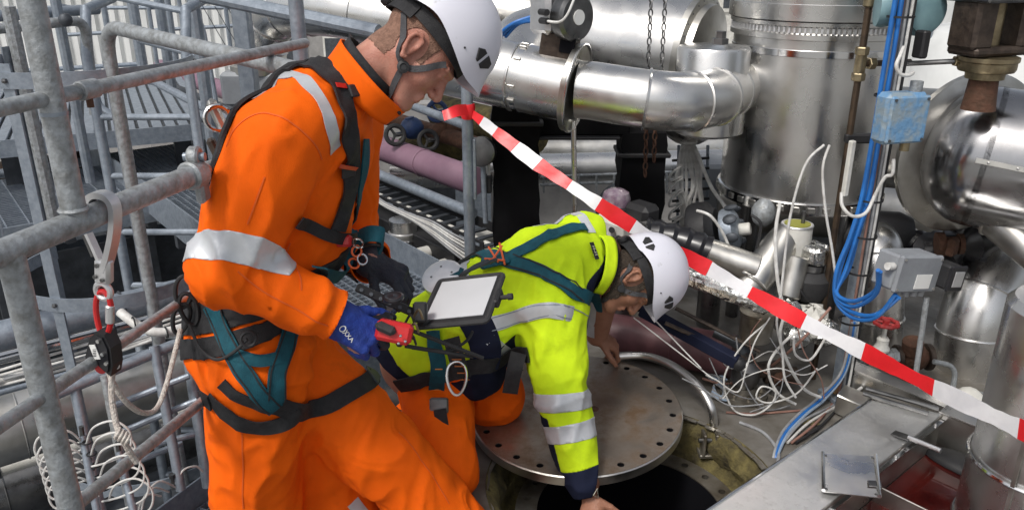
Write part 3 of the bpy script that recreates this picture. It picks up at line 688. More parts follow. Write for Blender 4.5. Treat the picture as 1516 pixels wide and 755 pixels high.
# junction boxes
def jbox(name, label, u, v, Y, size, mat, ax, group=None):
    p = V(u, v, Y); t = thing(name, label, 'junction box', p - Vector((0, 0, size[2] / 2)))
    return t, p
axb = (Vector((.97, .24, 0)), Vector((-.24, .97, 0)), ZZ)
t, p = jbox('junction_box', 'weathered blue junction box with peeling paint on strut', 1331, 174, 2.6, (.16, .08, .15), 'blue_box', axb)
obj('body', G().box(p, (.155, .07, .165), .014, axb), 'blue_box', t); obj('lid', G().box(p - axb[1] * .04, (.145, .014, .152), .006, axb), 'blue_box', t)
for sx in (-1, 1):
    for sz in (-1, 1): obj('screw', G().cyl(p - axb[1] * .044 + axb[0] * (sx * .06) + ZZ * (sz * .065), p - axb[1] * .05 + axb[0] * (sx * .06) + ZZ * (sz * .065), .005, 8), 'steel_dark', t)
obj('gland', G().cyl(p + axb[0] * .04 - ZZ * .08, p + axb[0] * .04 - ZZ * .112, .016, 12), 'brass', t); obj('gland', G().cyl(p + axb[0] * .045 + ZZ * .08, p + axb[0] * .045 + ZZ * .115, .02, 12), 'galv_old', t)
cable([V(1352, 108, 2.6), V(1345, 112, 2.58), V(1333, 110, 2.57), V(1327, 98, 2.57), V(1332, 84, 2.58), V(1338, 70, 2.6)], .006, 'cable_white', 'white cable looping into the top of the blue box')
cable([V(1323, 236, 2.58), V(1321, 258, 2.58), V(1310, 263, 2.6), V(1296, 288, 2.62), V(1282, 315, 2.6), V(1262, 320, 2.58), V(1247, 305, 2.6), V(1246, 285, 2.62)], .006, 'cable_white', 'white cable hanging in a loop under the blue box')
tag(obj('trunking', G().box(V(1256, 250, 2.74), (.022, .02, .2), .004, (ux1, uy1, (ZZ + RT * .0).normalized())), 'off_white'), 'short white plastic trunking left of the blue cables', 'trunking')
t, p = jbox('junction_box', 'teal round junction housing at the top of strut', 1345, 15, 2.85, (.15, .1, .16), 'teal_paint', axb)
obj('body', G().lathe(p + axb[0] * .03 - axb[1] * .05, axb[1], [(.07, 0), (.085, .01), (.085, .09), (.07, .1)], 28), 'teal_paint', t); obj('neck', G().box(p - axb[0] * .05, (.09, .07, .075), .01, axb), 'box_grey', t); obj('end_cap', G().lathe(V(1308, 12, 2.8), Vector((-1, .2, 0)), [(.06, -.02), (.064, 0), (.06, .02), (0, .024)], 28), 'teal_paint', t)
obj('lid', G().lathe(p + axb[0] * .03 - axb[1] * .052, -axb[1], [(.072, 0), (.072, .008), (.06, .012), (0, .012)], 28), 'teal_paint', t)
tag(obj('black_bracket', G().box(V(1364, 66, 2.75), (.03, .05, .09), .006, axb), 'black'), 'small black bracket beside strut below the teal housing', 'bracket')
g2x = Vector((.9, .42, 0)).normalized(); axg = (g2x, Vector((-g2x.y, g2x.x, 0)), ZZ)
tl = Matrix.Rotation(R_(9), 3, axg[1]); axg = (tl @ axg[0], axg[1], tl @ axg[2])
t, p = jbox('junction_box', 'grey rectangular junction box with blank white label', 1350, 402, 2.5, (.2, .09, .12), 'box_grey', axg)
obj('body', G().box(p + axg[1] * .03, (.2, .085, .122), .008, axg), 'box_grey', t); obj('lid', G().box(p - axg[1] * .022, (.206, .018, .128), .006, axg), 'box_grey', t)
obj('label', G().box(p - axg[1] * .0325 + axg[0] * .025 - axg[2] * .025, (.075, .002, .05), 0, axg), 'label_white', t, False)
for sx in (-1, 1):
    for sz in (-1, 1): obj('screw', G().cyl(p - axg[1] * .03 + axg[0] * (sx * .09) + axg[2] * (sz * .052), p - axg[1] * .034 + axg[0] * (sx * .09) + axg[2] * (sz * .052), .005, 8), 'steel', t)
for sx in (-.04, .0, .04, .075): obj('gland', G().cyl(p + axg[0] * sx - axg[2] * .06, p + axg[0] * sx - axg[2] * .088, .012, 12), 'cable_grey', t)
obj('gland', G().cyl(p - axg[0] * .1 + axg[2] * .02, p - axg[0] * .128 + axg[2] * .02, .013, 12), 'cable_white', t)
sp = V(1411, 411, 2.5)
obj('switch_body', G().box(sp + axg[1] * .03, (.07, .07, .085), .008, axg), 'black', t); obj('switch_frame', G().box(sp - axg[1] * .012, (.078, .012, .09), .004, axg), 'black_gloss', t); obj('switch_face', G().box(sp - axg[1] * .02, (.048, .004, .055), .002, axg), 'alu', t)
tag(obj('conduit', G().tube(fillet([V(1372, 440, 2.52), V(1355, 560, 2.5)], .1), .0095, 10), 'galv_old'), 'thin grey conduit rising to the grey junction box', 'conduit')
# ---- the large clad elbow at the right
el = thing('large_elbow', 'large polished clad elbow duct at right edge', 'elbow duct', V(1420, 380, 3.0))
ec = V(1428, 226, 3.08)
obj('disc_plate', G().lathe(ec, Vector((.22, -.97, -.02)), [(0, 0), (.305, 0), (.315, .008), (.315, .03), (.305, .036), (0, .036)], 72), 'steel_dull', el)
e_d = Vector((.86, -.5, -.1)).normalized(); ed0 = V(1452, 232, 2.95)
def dome(r, a0, a1, n): return [(r * math.cos(a), r * math.sin(a)) for a in [a0 + (a1 - a0) * k / n for k in range(n + 1)]]
obj('domed_end', G().lathe(ed0, -e_d, [(.262, -.02), (.262, 0)] + [(.262 * math.cos(a), .2 * math.sin(a)) for a in [math.pi / 2 * k / 12 for k in range(1, 13)]], 64, caps=False), 'steel_dark_reflection', el)
duct(el, [ed0 + e_d * .0, ed0 + e_d * .75], .262, [.3, .62], 'steel_dark_reflection', 64, bead=.003)
ex, ey, _ = frame(e_d)
for k in range(3):
    sa = .9 + .0 * k; sv = (-FW * .85 - UP * .25); sv = (sv - e_d * sv.dot(e_d)).normalized()
obj('long_seam', G().box(ed0 + sv * .2635 + e_d * .36, (.76, .018, .004), .001, (e_d, sv.cross(e_d), sv)), 'steel_dull', el)
for k in range(8): obj('seam_screw', G().ball(ed0 + sv * .266 + e_d * (.02 + .09 * k), .005, 8), 'steel', el)
sm = [V(1375, 232, 2.62), V(1420, 262, 2.55), V(1470, 300, 2.5), V(1530, 345, 2.48)]
tb_ = thing('diagonal_pipe', 'clad pipe sloping under the large elbow at right', 'pipe', V(1480, 340, 2.75))
duct(tb_, [V(1395, 262, 3.05), V(1560, 400, 2.6)], .06, [.5], 'steel_dull', 28)
bk = thing('clad_drum', 'dull clad drum between vessel and large elbow', 'drum', V(1300, 230, 3.45))
obj('shell', G().lathe(V(1275, 200, 3.62), Vector((.9, -.4, 0)), [(0, 0), (.2, .0), (.225, .02), (.225, .4), (.2, .42)], 48), 'steel_dull', bk); obj('collar', G().ring(V(1275, 200, 3.62) + Vector((.9, -.4, 0)).normalized() * .12, Vector((.9, -.4, 0)), .226, .008, 48, 6), 'steel', bk)
# ---- valve actuator at the upper right corner
ac = thing('valve_actuator', 'dark yoke and grey head of valve actuator above the elbow', 'actuator', V(1462, 105, 2.75))
yk = V(1462, 92, 2.75); yx = Vector((.95, .3, 0)); yy = Vector((-.3, .95, 0))
obj('head', G().box(yk + ZZ * .3, (.34, .24, .16), .03, (yx, yy, ZZ)), 'steel_dull', ac)
obj('lower_rim', G().box(yk + ZZ * .205, (.3, .2, .02), .006, (yx, yy, ZZ)), 'steel_dark', ac)
for s_ in (-1, 1): obj('yoke_leg', G().box(yk + yx * (s_ * .095) + ZZ * .125, (.085, .12, .16), .012, (yx, yy, ZZ)), 'brown_metal', ac)
obj('yoke_base', G().box(yk + ZZ * .04, (.25, .13, .03), .01, (yx, yy, ZZ)), 'brown_metal', ac)
obj('stem', G().cyl(yk + ZZ * .05, yk + ZZ * .21, .024, 20), 'brass', ac)
obj('bonnet', G().lathe(yk, ZZ, [(.06, -.055), (.062, -.035), (.085, -.03), (.09, -.02), (.09, .0), (.095, .004), (.095, .018), (.085, .022)], 32), 'brass', ac)
obj('neck', G().lathe(yk, ZZ, [(.055, -.16), (.05, -.12), (.045, -.05)], 20), 'rust', ac)
obj('bolt', G().cyl(yk + ZZ * .27 - yy * .12 + yx * .06, yk + ZZ * .27 - yy * .13 + yx * .06, .014, 12), 'steel', ac)
sr = G().tube([V(1335, 95, 2.85), V(1416, 91, 2.78), V(1450, 88, 2.75)], .009, 10); o = obj('spindle', sr, 'steel_dark', ac); obj('spindle_nut', G().lathe(V(1412, 91, 2.78), Vector((1, 0, 0)), [(.016, 0), (.018, .003), (.018, .03), (.016, .033)], 6), 'brass', o, True, 20)
# ---- clad pipes lower right
def bent(name, label, pts, r, cuts, mat='steel', fr=.16):
    t = thing(name, label, 'pipe', Vector(pts[0]) - Vector((0, 0, r))); duct(t, fillet(pts, fr, 8), r, cuts, mat, 44, bead=.005); return t
be = bent('clad_elbow_pipe', 'thick clad elbow pipe standing beside the grey junction box', [V(1432, 620, 3.0), V(1440, 470, 3.0), V(1482, 385, 3.12), V(1540, 330, 3.4)], .138, [.2, .36, .5, .64, .8], 'steel', .2)
bent('clad_riser', 'upright clad pipe behind the grey junction box', [V(1300, 560, 3.1), V(1304, 375, 3.15), V(1290, 340, 3.5)], .095, [.32, .6, .82], 'steel', .12)
bs = G(); vs = []
tag(obj('black_sheet_wrap', G().tube(smooth_path([V(1335, 355, 3.4), V(1375, 372, 3.2), V(1420, 362, 3.1), V(1462, 350, 3.2), V(1500, 372, 3.35)], 5), [.07 + .02 * math.sin(3 * i) for i in range(21)], 14), 'black_gloss'), 'crumpled black sheeting above the thick clad elbow', 'sheeting')
rl = thing('rusty_flange', 'rusty brown flange and bolts above grey junction box', 'flange', V(1400, 372, 3.0))
obj('disc', G().lathe(V(1385, 362, 3.05), Vector((.9, -.2, .1)), [(.035, 0), (.05, .003), (.05, .03), (.03, .034), (.03, .08), (.042, .082), (.042, .1), (0, .1)], 20), 'rust', rl)
obj('bracket', G().box(V(1410, 366, 2.98), (.05, .03, .07), .006, (DB, DA, ZZ)), 'rust', rl)
# ---- rusty strainer, red handwheel valve, small bore tubes
rv = thing('handwheel_valve', 'small valve with red handwheel behind the slotted strut', 'valve', V(1305, 560, 2.85))
hp = V(1312, 478, 2.85)
wh = G(); 
for k in range(40):
    pass
obj('handwheel', G().tube([hp + Vector((math.cos(a) * (.042 + .003 * math.cos(8 * a)), math.sin(a) * (.042 + .003 * math.cos(8 * a)), 0)) for a in [2 * math.pi * k / 40 for k in range(40)]], .0085, 8, closed=True), 'red_paint', rv)
for k in range(4): a = math.pi / 4 + math.pi / 2 * k; obj('spoke', G().tube([hp, hp + Vector((math.cos(a) * .042, math.sin(a) * .042, 0))], .006, 6), 'red_paint', rv)
obj('hub', G().cyl(hp - ZZ * .01, hp + ZZ * .014, .014, 12), 'red_paint', rv); obj('stem', G().cyl(hp - ZZ * .1, hp, .009, 10), 'off_white', rv)
obj('bonnet', G().lathe(hp - ZZ * .12, ZZ, [(.03, 0), (.032, .01), (.022, .03), (.024, .05), (.016, .06)], 12), 'off_white', rv)
obj('body', G().cyl(hp - ZZ * .15 - RT * .085, hp - ZZ * .15 + RT * .07, .027, 16, .005), 'galv_old', rv)
for s_ in (-.07, -.02, .045): obj('union_nut', G().lathe(hp - ZZ * .15 + RT * s_, RT, [(.032, 0), (.035, .003), (.035, .02), (.032, .023)], 6), 'galv_old', rv, True, 20)
rs = thing('rusty_strainer', 'rusty cast strainer fitting between the clad pipes', 'strainer', V(1352, 570, 2.9))
q0 = V(1352, 528, 2.9)
obj('body', G().ball(q0, (.062, .058, .058), 18), 'rust', rs); obj('cap', G().cyl(q0 + Vector((-.02, -.02, .03)), q0 + Vector((-.03, -.03, .09)), .04, 16, .005), 'rust', rs); obj('spout', G().cyl(q0 + Vector((0, 0, 0)), q0 + Vector((-.03, -.05, -.13)), .03, 14, .004), 'rust', rs); obj('flange', G().cyl(q0 + Vector((.05, 0, 0)), q0 + Vector((.07, 0, 0)), .055, 18, .003), 'brown_metal', rs); obj('flange', G().cyl(q0 + Vector((-.075, 0, 0)), q0 + Vector((-.055, 0, 0)), .05, 18, .003), 'brown_metal', rs)
tag(obj('bent_tube', G().tube(fillet([V(1382, 535, 2.75), V(1416, 542, 2.75), V(1408, 590, 2.72)], .05), .01, 10), 'galv_old'), 'thin bent grey tube before thick clad elbow', 'tube')
wf2 = thing('pale_elbow', 'pale short pipe elbow near the foot of clad pipe', 'elbow', V(1432, 600, 2.7)); obj('bend', G().tube(fillet([V(1415, 600, 2.72), V(1432, 580, 2.72), V(1450, 598, 2.7)], .05), .034, 16), 'off_white', wf2); obj('collar', G().ring(V(1446, 592, 2.7), Vector((1, 0, -1)), .036, .006, 20, 6), 'galv_old', wf2)
# ---- steel channel beam and the liquid tray
bm0, bm1 = V(1248, 556, 2.78), V(1540, 680, 2.35)
bmm = thing('channel_beam', 'long stainless channel beam beneath the barrier tape', 'beam', (bm0 + bm1) / 2)
bmd = (bm1 - bm0); bL = bmd.length; bmd.normalize(); bn = Vector((-bmd.y, bmd.x, 0)).normalized()
obj('web', G().box((bm0 + bm1) / 2, (bL, .006, .085), .001, (bmd, bn, bmd.cross(bn))), 'steel', bmm, False); obj('top_flange', G().box((bm0 + bm1) / 2 + bmd.cross(bn) * .045 + bn * .03, (bL, .07, .005), 0, (bmd, bn, bmd.cross(bn))), 'steel', bmm, False)
obj('foot', G().box(PZ(1262, 598, .04), (.1, .1, .08), .004, (bmd, bn, ZZ)), 'steel_dull', bmm)
tz = .15
A0, A1 = PZ(1290, 592, tz), PZ(1045, 757, tz); I0, I1 = PZ(1395, 612, tz), PZ(1205, 762, tz)
A1 = A1 + (A1 - A0).normalized() * .5; I1 = I1 + (I1 - I0).normalized() * .45
tr = thing('steel_tray', 'stainless sheet tray with sunken basin of dark red liquid', 'tray', PZ(1300, 700, 0))
obj('top_sheet', G().plate([[A0, I0, I1, A1]], (0, 0, -.003)), 'tray_steel', tr, False)
td = (I0 - I1).normalized(); tn = Vector((td.y, -td.x, 0))
obj('outer_skirt', G().box((A0 + A1) / 2 - Vector((0, 0, .075)), ((A0 - A1).length, .004, .142), 0, ((A0 - A1).normalized(), Vector((-(A0 - A1).normalized().y, (A0 - A1).normalized().x, 0)), ZZ)), 'steel_dull', tr, False)
obj('bent_lip', G().tube([A0, A1], .006, 8), 'chrome', tr)
depth_b = .125; zf = tz - depth_b
J0 = I0 + tn * .42; J1 = I1 + tn * .42
def wallq(a, b, mat, nm, par=tr): return obj(nm, G().box((a + b) / 2 - Vector((0, 0, depth_b / 2 + .002)), ((b - a).length, .004, depth_b), 0, ((b - a).normalized(), Vector((-(b - a).normalized().y, (b - a).normalized().x, 0)), ZZ)), mat, par, False)
wallq(I0, I1, 'steel_dull', 'basin_wall'); wallq(I0 + tn * .002, J0, 'steel_dull', 'basin_wall'); wallq(J0, J1, 'steel_dull', 'basin_wall')
obj('basin_floor', G().plate([[Vector((p.x, p.y, zf - .012)) for p in (I0, J0, J1, I1)]], (0, 0, -.004)), 'steel_dark', tr, False)
ins = .004
LQ = [Vector((p.x, p.y, zf - .004)) for p in (I0 + tn * ins - td * ins, J0 - tn * ins - td * ins, J1 - tn * ins, I1 + tn * ins)]
tag(obj('red_liquid', G().plate([LQ], (0, 0, -.006)), 'red_liquid', None, False), 'pool of dark red liquid in the steel basin', 'liquid')
for f in (.36, .78): 
    a = I0.lerp(I1, f) + tn * .006 - Vector((0, 0, depth_b * .82)); b = a + tn * .41; obj('divider', G().box((a + b) / 2, ((b - a).length, .006, .07), .001, (tn, td, ZZ)), 'steel_dull', tr, False)
rim2 = G(); rim2.box((I0 + J0) / 2 + td * .04 + Vector((0, 0, .004)), ((J0 - I0).length + .02, .09, .004), 0, (tn, td, ZZ)); obj('far_ledge', rim2, 'steel', tr, False)
rim3 = G(); rim3.box((I0 + I1) / 2 + tn * .012 + Vector((0, 0, -.012)), ((I1 - I0).length, .016, .003), 0, (td, tn, ZZ)); obj('inner_lip', rim3, 'chrome', tr, False)
for k in range(9): obj('rivet', G().ball(I0.lerp(I1, .06 + .11 * k) + tn * .012 - ZZ * .008, .006, 8), 'steel', tr)
# loose sheet lid
lc = [PZ(1218, 672, tz + .014), PZ(1296, 676, tz + .03), PZ(1302, 737, tz + .03), PZ(1219, 728, tz + .014)]
ln = (lc[1] - lc[0]).cross(lc[3] - lc[0]).normalized(); ln = ln if ln.z > 0 else -ln
lid = thing('loose_lid', 'small loose bright metal lid lying on the steel tray', 'lid', lc[3])
nt0 = lc[1].lerp(lc[2], .62); nt1 = lc[1].lerp(lc[2], .8); cn = (lc[0] - lc[1]).normalized() * .03
obj('sheet', G().plate([[lc[0], lc[1], nt0, nt0 + cn, nt1 + cn, nt1, lc[2], lc[3]]], ln * .0025), 'steel', lid, False)
for a, b in ((lc[0], lc[3]), (lc[1], lc[2])): obj('folded_edge', G().tube([a + ln * .006, b + ln * .006], .006, 8), 'chrome', lid)
for p in lc: obj('corner_screw', G().ball(p.lerp((lc[0] + lc[2]) / 2, .12) + ln * .003, .004, 8), 'steel_dark', lid)
obj('latch_tab', G().box(nt0.lerp(nt1, .5) + cn * .3 + ln * .004, (.035, .03, .006), .001, ((lc[1] - lc[0]).normalized(), (lc[2] - lc[1]).normalized(), ln)), 'steel_dark', lid)
sc_ = thing('scraper', 'grey steel scraper lying over the basin edge', 'scraper', PZ(1325, 642, tz))
obj('handle', G().tube([PZ(1345, 647, tz + .012), PZ(1393, 667, tz + .02)], .008, 10), 'alu', sc_); obj('blade', G().strip([PZ(1322, 640, tz + .004), PZ(1348, 649, tz + .01)], td, .034, .004), 'steel_dark', sc_)
shade_ball = G().ball(Vector((LQ[0].x, LQ[0].y, zf)) + tn * .12 - td * .05, (.14, .06, .03), 20, (tn, td, ZZ)); tag(obj('shadow_mound', shade_ball, 'black', None, True), 'dark mound for the shadow in the far corner of the red basin', 'shadow_mound')  # black mound stands in for the shadow in this basin corner
# ---- upright tank at right edge
rt0 = PZ(1530, 745, .15); RC = Vector((rt0.x + .02, rt0.y + .04, 0))
rt = thing('narrow_tank', 'upright polished steel cylinder cut by the right edge', 'tank', RC)
obj('lower_shell', G().lathe(RC, ZZ, [(.185, -.25), (.185, .26)], 64), 'steel', rt); obj('upper_shell', G().lathe(RC, ZZ, [(.178, .262), (.178, .74), (.16, .76), (0, .77)], 64), 'steel', rt)
obj('seam_bead', G().ring(RC + ZZ * .262, ZZ, .186, .006, 64, 6), 'chrome', rt); obj('seam_bead', G().ring(RC + ZZ * .03, ZZ, .187, .007, 64, 6), 'chrome', rt); obj('side_seam', G().box(RC + Vector((-.15, -.115, .25)), (.012, .004, .95), .001, (Vector((.6, -.8, 0)), Vector((.8, .6, 0)), ZZ)), 'steel_dull', rt)
# ================================================================== MIDDLE: PIPES, VALVES, CABLES
def along(p, d, a, b): p = Vector(p); return [p + Vector(d) * a, p + Vector(d) * b]
# pink pipe running away to the left
pk0 = V(640, 246, 4.5)
pk = thing('pink_pipe', 'dusty pink painted pipe running behind the standing worker', 'pipe', pk0 - Vector((0, 0, .1)))
duct(pk, along(pk0, DA, -.42, 5.2), .078, [.09, .35, .7], 'pink', 28, bead=.003)
# rail tube and trays below it
tag(obj('grey_tube', G().tube(along(V(620, 283, 4.15), DA, -.5, 2.6), .028, 12), 'galv'), 'plain grey tube running just below the pink pipe', 'tube')
tag(obj('grey_tube', G().tube(along(V(640, 325, 3.95), DA, -.5, 2.4), .016, 10), 'off_white'), 'thin pale tube running above the cable tray', 'tube')
ct = thing('cable_tray', 'black slotted cable tray beside the walkway kick plate', 'cable tray', V(620, 335, 3.9))
tp0 = V(620, 322, 3.85)
for q, zz in ((0, 0), (.2, .0)):
    a, b = along(tp0 + DB * q, DA, -.55, 2.4); obj('side_rail', G().box((a + b) / 2, ((b - a).length, .008, .05), .001, (DA, DB, ZZ)), 'black', ct, False)
for k in range(30): obj('rung', G().box(tp0 + DA * (-.5 + .1 * k) + DB * .1 - ZZ * .02, (.03, .2, .008), 0, (DA, DB, ZZ)), 'galv_dark', ct, False)
for k in range(26):
    obj('slot', G().box(tp0 + DA * (-.5 + .11 * k) - DB * .0055 + ZZ * .004, (.05, .004, .012), 0, (DA, DB, ZZ)), 'galv', ct, False)
tag(obj('black_girder', G().box(V(620, 352, 3.95) + DA * 1.15, (3.2, .16, .12), .006, (DA, DB, ZZ)), 'black'), 'black girder under the cable tray beside walkway', 'girder')
for i in range(7):
    f = i / 6
    cable([V(548, 282 + 8 * f, 3.75), V(570, 300 + 6 * f, 3.72), V(610, 318 + 8 * f, 3.66), V(640, 328 + 20 * f, 3.6), V(668, 345 + 26 * f, 3.5), V(690, 356 + 32 * f, 3.42)], .0055, 'cable_white' if i % 3 else 'cable_grey', 'pale cable fanning out beside walkway, ' + ('topmost', 'second', 'third', 'middle one', 'fifth', 'sixth', 'lowest')[i] + ' of the bundle', 5, group='cable bundle beside the walkway')
sp1 = thing('short_can', 'short bright steel pipe stub under the cable bundle', 'pipe stub', V(604, 360, 3.9)); obj('barrel', G().lathe(V(598, 352, 3.9), ZZ, [(.075, -.1), (.075, .02), (.08, .022), (.08, .035), (.072, .04), (.072, .1), (0, .102)], 28), 'steel', sp1); obj('hoop', G().ring(V(598, 352, 3.9), ZZ, .076, .005, 28, 6), 'chrome', sp1)
for i, (u, v, Y, r) in enumerate(((640, 372, 3.75, .035), (655, 392, 3.6, .028))):
    tag(obj('pale_pipe', G().tube(along(V(u, v, Y), DB, -.25, .5), r, 14), 'off_white'), ('pale pipe stub crossing under the cable bundle', 'thinner pale pipe stub nearest the walkway end')[i], 'pipe')
# valves behind the standing worker's chin
vb = thing('valve_manifold', 'blue and rusty valve manifold with black handwheels behind the pink pipe', 'valve manifold', V(640, 215, 5.0))
mc = V(640, 195, 5.0)
obj('header', G().tube(along(mc, DA, -.6, .7), .05, 16), 'rust', vb)
for k, (u, v, m_) in enumerate(((585, 200, 'rubber'), (634, 208, 'rubber'), (647, 165, 'blue_valve'))):
    c = V(u, v, 4.7); d = Vector((.35, -.85, .25)); obj('handwheel', G().ring(c, d, .055, .014, 24, 8), m_, vb); x, y, _ = frame(d)
    for j in range(3): a = math.pi * 2 * j / 3; obj('spoke', G().tube([c, c + (x * math.cos(a) + y * math.sin(a)) * .055], .008, 6), m_, vb)
    obj('stem', G().cyl(c, V(u + 12, v - 2, 4.95), .014, 10), 'steel_dark', vb)
for (u, v, m_) in ((610, 190, 'blue_valve'), (655, 196, 'rust'), (675, 190, 'rust')):
    obj('valve_body', G().ball(V(u, v, 4.9), (.075, .06, .07), 14), m_, vb); obj('bonnet', G().cyl(V(u, v, 4.9), V(u - 4, v - 16, 4.9), .03, 12), m_, vb)
tag(obj('sacking_pile', G().ball(V(650, 215, 5.2), (.28, .14, .12), 20), 'moss'), 'mossy brown heap of lagging below the valve manifold', 'lagging')
tag(obj('lagged_pipe', G().tube(along(V(690, 175, 5.2), DA, -.7, .3), .11, 20), 'moss'), 'mossy lagged pipe behind the railing pole', 'pipe')
# railing behind: upright pole with tape, inclined rail
po = thing('railing_pole', 'grey galvanised pole with barrier tape knotted round it', 'pole', V(697, 400, 3.2))
pb = V(696, 380, 3.2); obj('post', G().tube([Vector((pb.x, pb.y, .2)), Vector((pb.x, pb.y, 1.72))], .0235, 14), 'galv', po)
obj('rail', G().tube([V(690, 186, 3.22), V(585, 148, 4.1)], .019, 12), 'galv', po); obj('clamp', G().box(V(703, 250, 3.2), (.012, .05, .25), .002), 'galv', po)
gb = thing('gauge_cluster', 'small grey gauge and fittings beside the black column', 'gauge', V(722, 300, 3.45))
obj('gauge', G().lathe(V(712, 225, 3.45), Vector((-.3, -1, .1)), [(.06, -.03), (.066, -.02), (.066, .01), (.055, .014), (0, .012)], 24), 'steel_dark', gb); obj('block', G().box(V(720, 272, 3.5), (.05, .05, .08), .006), 'black', gb); obj('stem', G().cyl(V(715, 245, 3.47), V(719, 330, 3.47), .012, 10), 'galv', gb); obj('pipe', G().tube(fillet([V(705, 215, 3.5), V(722, 205, 3.5), V(724, 262, 3.5)], .04), .008, 8), 'cable_white', gb)
# far pipes seen between the columns
for i, (v, Y, r, m_) in enumerate(((224, 6.2, .13, 'steel_dull'), (249, 5.6, .11, 'steel'), (202, 7.2, .15, 'off_white'))):
    p = V(870, v, Y); t = thing('far_pipe', ('wide dull steel pipe, middle of three between black columns', 'bright steel pipe, lowest of three between black columns', 'pale pipe, topmost of three between black columns')[i], 'pipe', p - Vector((0, 0, r)), 'far pipes between the black columns')
    duct(t, along(p, Vector((1, .12, 0)).normalized(), -1.4, 2.2), r, [.25, .5, .75], m_, 32)
tag(obj('grey_wall', G().box(V(900, 330, 7.6), (5, .2, 2.4)), 'concrete', None, False), 'low grey wall behind the black columns', 'wall')
fr = thing('low_railing', 'thin low railing beneath the far steel pipes', 'railing', V(880, 262, 5.2))
for dv in (262, 274): obj('rail', G().tube([V(800, dv, 5.2), V(1075, dv - 10, 5.4)], .01, 8), 'galv_old', fr)
for k in range(11): obj('post', G().cyl(V(805 + 26 * k, 258, 5.22), V(805 + 26 * k, 286, 5.22), .008, 6), 'galv_old', fr)
tag(obj('bent_rail', G().tube(fillet([V(888, 360, 3.9), V(890, 285, 3.9), V(940, 268, 3.95)], .1), .024, 12), 'galv_dark'), 'bent dark grey rail tube left of the second column', 'rail')
# cable ladder with white cables, right of the second column
cl_ = thing('cable_ladder', 'upright cable ladder behind the handwheel gearbox', 'cable ladder', V(1020, 330, 3.9))
for u in (1003, 1046): obj('stile', G().tube([V(u, 335, 3.9), V(u + 2, 215, 3.95)], .008, 8), 'galv', cl_)
for k in range(7): obj('rung', G().tube([V(995, 238 + 15 * k, 3.88), V(1050, 234 + 15 * k, 3.88)], .007, 6), 'rubber', cl_)
for i in range(8):
    u = 1008 + 4.5 * i
    cable([V(1012 + i * 2, 212, 3.8), V(u - 2, 240, 3.8), V(u + random.uniform(-6, 6), 275, 3.8), V(u + random.uniform(-8, 8), 305, 3.8), V(u, 340, 3.85)], .0075 if i % 3 else .011, 'cable_white', 'white cable tied to the cable ladder, ' + ('leftmost', 'second', 'third', 'fourth', 'fifth', 'sixth', 'seventh', 'rightmost')[i] + (' from left' if 0 < i < 7 else ''), 5, group='white cables on the cable ladder')
for i in range(5): cable([V(1010, 245 + 19 * i, 3.78), V(993, 258 + 19 * i, 3.76), V(992, 268 + 19 * i, 3.76), V(1008, 262 + 19 * i, 3.78)], .006, 'cable_white', 'short white cable loop left of the cable ladder, ' + ('topmost', 'second', 'middle', 'fourth', 'lowest')[i] + ' one', 5, group='cable loops at the cable ladder')
cable([V(1030, 222, 3.75), V(1052, 275, 3.65), V(1075, 310, 3.5), V(1082, 345, 3.4), V(1085, 370, 3.35)], .009, 'cable_white', 'long white cable dropping past the handwheel gearbox')
# flow actuator with clear dome
fa = thing('dome_actuator', 'grey actuator with purple tinted clear dome behind bent worker', 'actuator', V(915, 370, 3.2))
q = V(912, 300, 3.2); obj('dome', G().lathe(q - ZZ * .01, ZZ, [(.058, 0), (.06, .03), (.052, .055), (.03, .068), (0, .072)], 24), 'glass_purple', fa); obj('collar', G().lathe(q - ZZ * .045, ZZ, [(.06, 0), (.068, .008), (.068, .03), (.058, .036)], 24), 'black', fa)
obj('body', G().box(V(925, 332, 3.18), (.22, .16, .1), .02, (DB, DA, ZZ)), 'off_white', fa); obj('black_cap', G().box(V(950, 318, 3.14), (.1, .13, .1), .02, (DB, DA, ZZ)), 'black', fa); obj('arm', G().tube([V(950, 330, 3.1), V(985, 345, 3.05)], .03, 14), 'black', fa)
for (u, v) in ((905, 340), (915, 352), (898, 352)): obj('bolt', G().cyl(V(u, v, 3.08), V(u + 1, v + 1, 3.04), .012, 8), 'black', fa)
obj('pedestal', G().cyl(V(925, 340, 3.2), Vector((V(925, 340, 3.2).x, V(925, 340, 3.2).y, 0)), .05, 16), 'steel_dark', fa)
tag(obj('dark_fitting', G().ball(V(900, 378, 3.05), (.07, .07, .08), 14), 'rust'), 'dark lumpy fitting behind the bent worker\'s collar', 'fitting')
# handwheel gearbox: black drum with grey knurled cap
gbx = thing('gearbox', 'black drum gearbox with grey ribbed hand knob', 'gearbox', V(1060, 370, 3.15))
c = V(1052, 345, 3.2); d = (RT * .88 - FW * .42 + UP * .1).normalized()
obj('drum', G().lathe(c - d * .06, d, [(.09, -.03), (.125, -.02), (.135, .0), (.135, .06), (.12, .07), (.1, .09)], 40), 'black', gbx)
obj('knob', G().lathe(c + d * .05, d, [(.09, 0), (.094, .01), (.09, .05), (.07, .065), (.05, .07), (0, .07)], 40), 'galv', gbx)
x, y, _ = frame(d)
for k in range(8): a = 2 * math.pi * k / 8; obj('knob_recess_shade', G().ball(c + d * .1 + (x * math.cos(a) + y * math.sin(a)) * .1, (.012, .022, .03), 10, (x * math.cos(a) + y * math.sin(a), -x * math.sin(a) + y * math.cos(a), d)), 'galv_dark', gbx)  # dark lumps stand in for shade in the knob's recesses
obj('hub_nut', G().cyl(c + d * .11, c + d * .165, .026, 14, .004), 'off_white', gbx); obj('lead', G().tube(smooth_path([V(1112, 318, 3.0), V(1126, 330, 2.98), V(1124, 350, 2.98), V(1120, 368, 2.98)], 5), .006, 8), 'black', gbx)
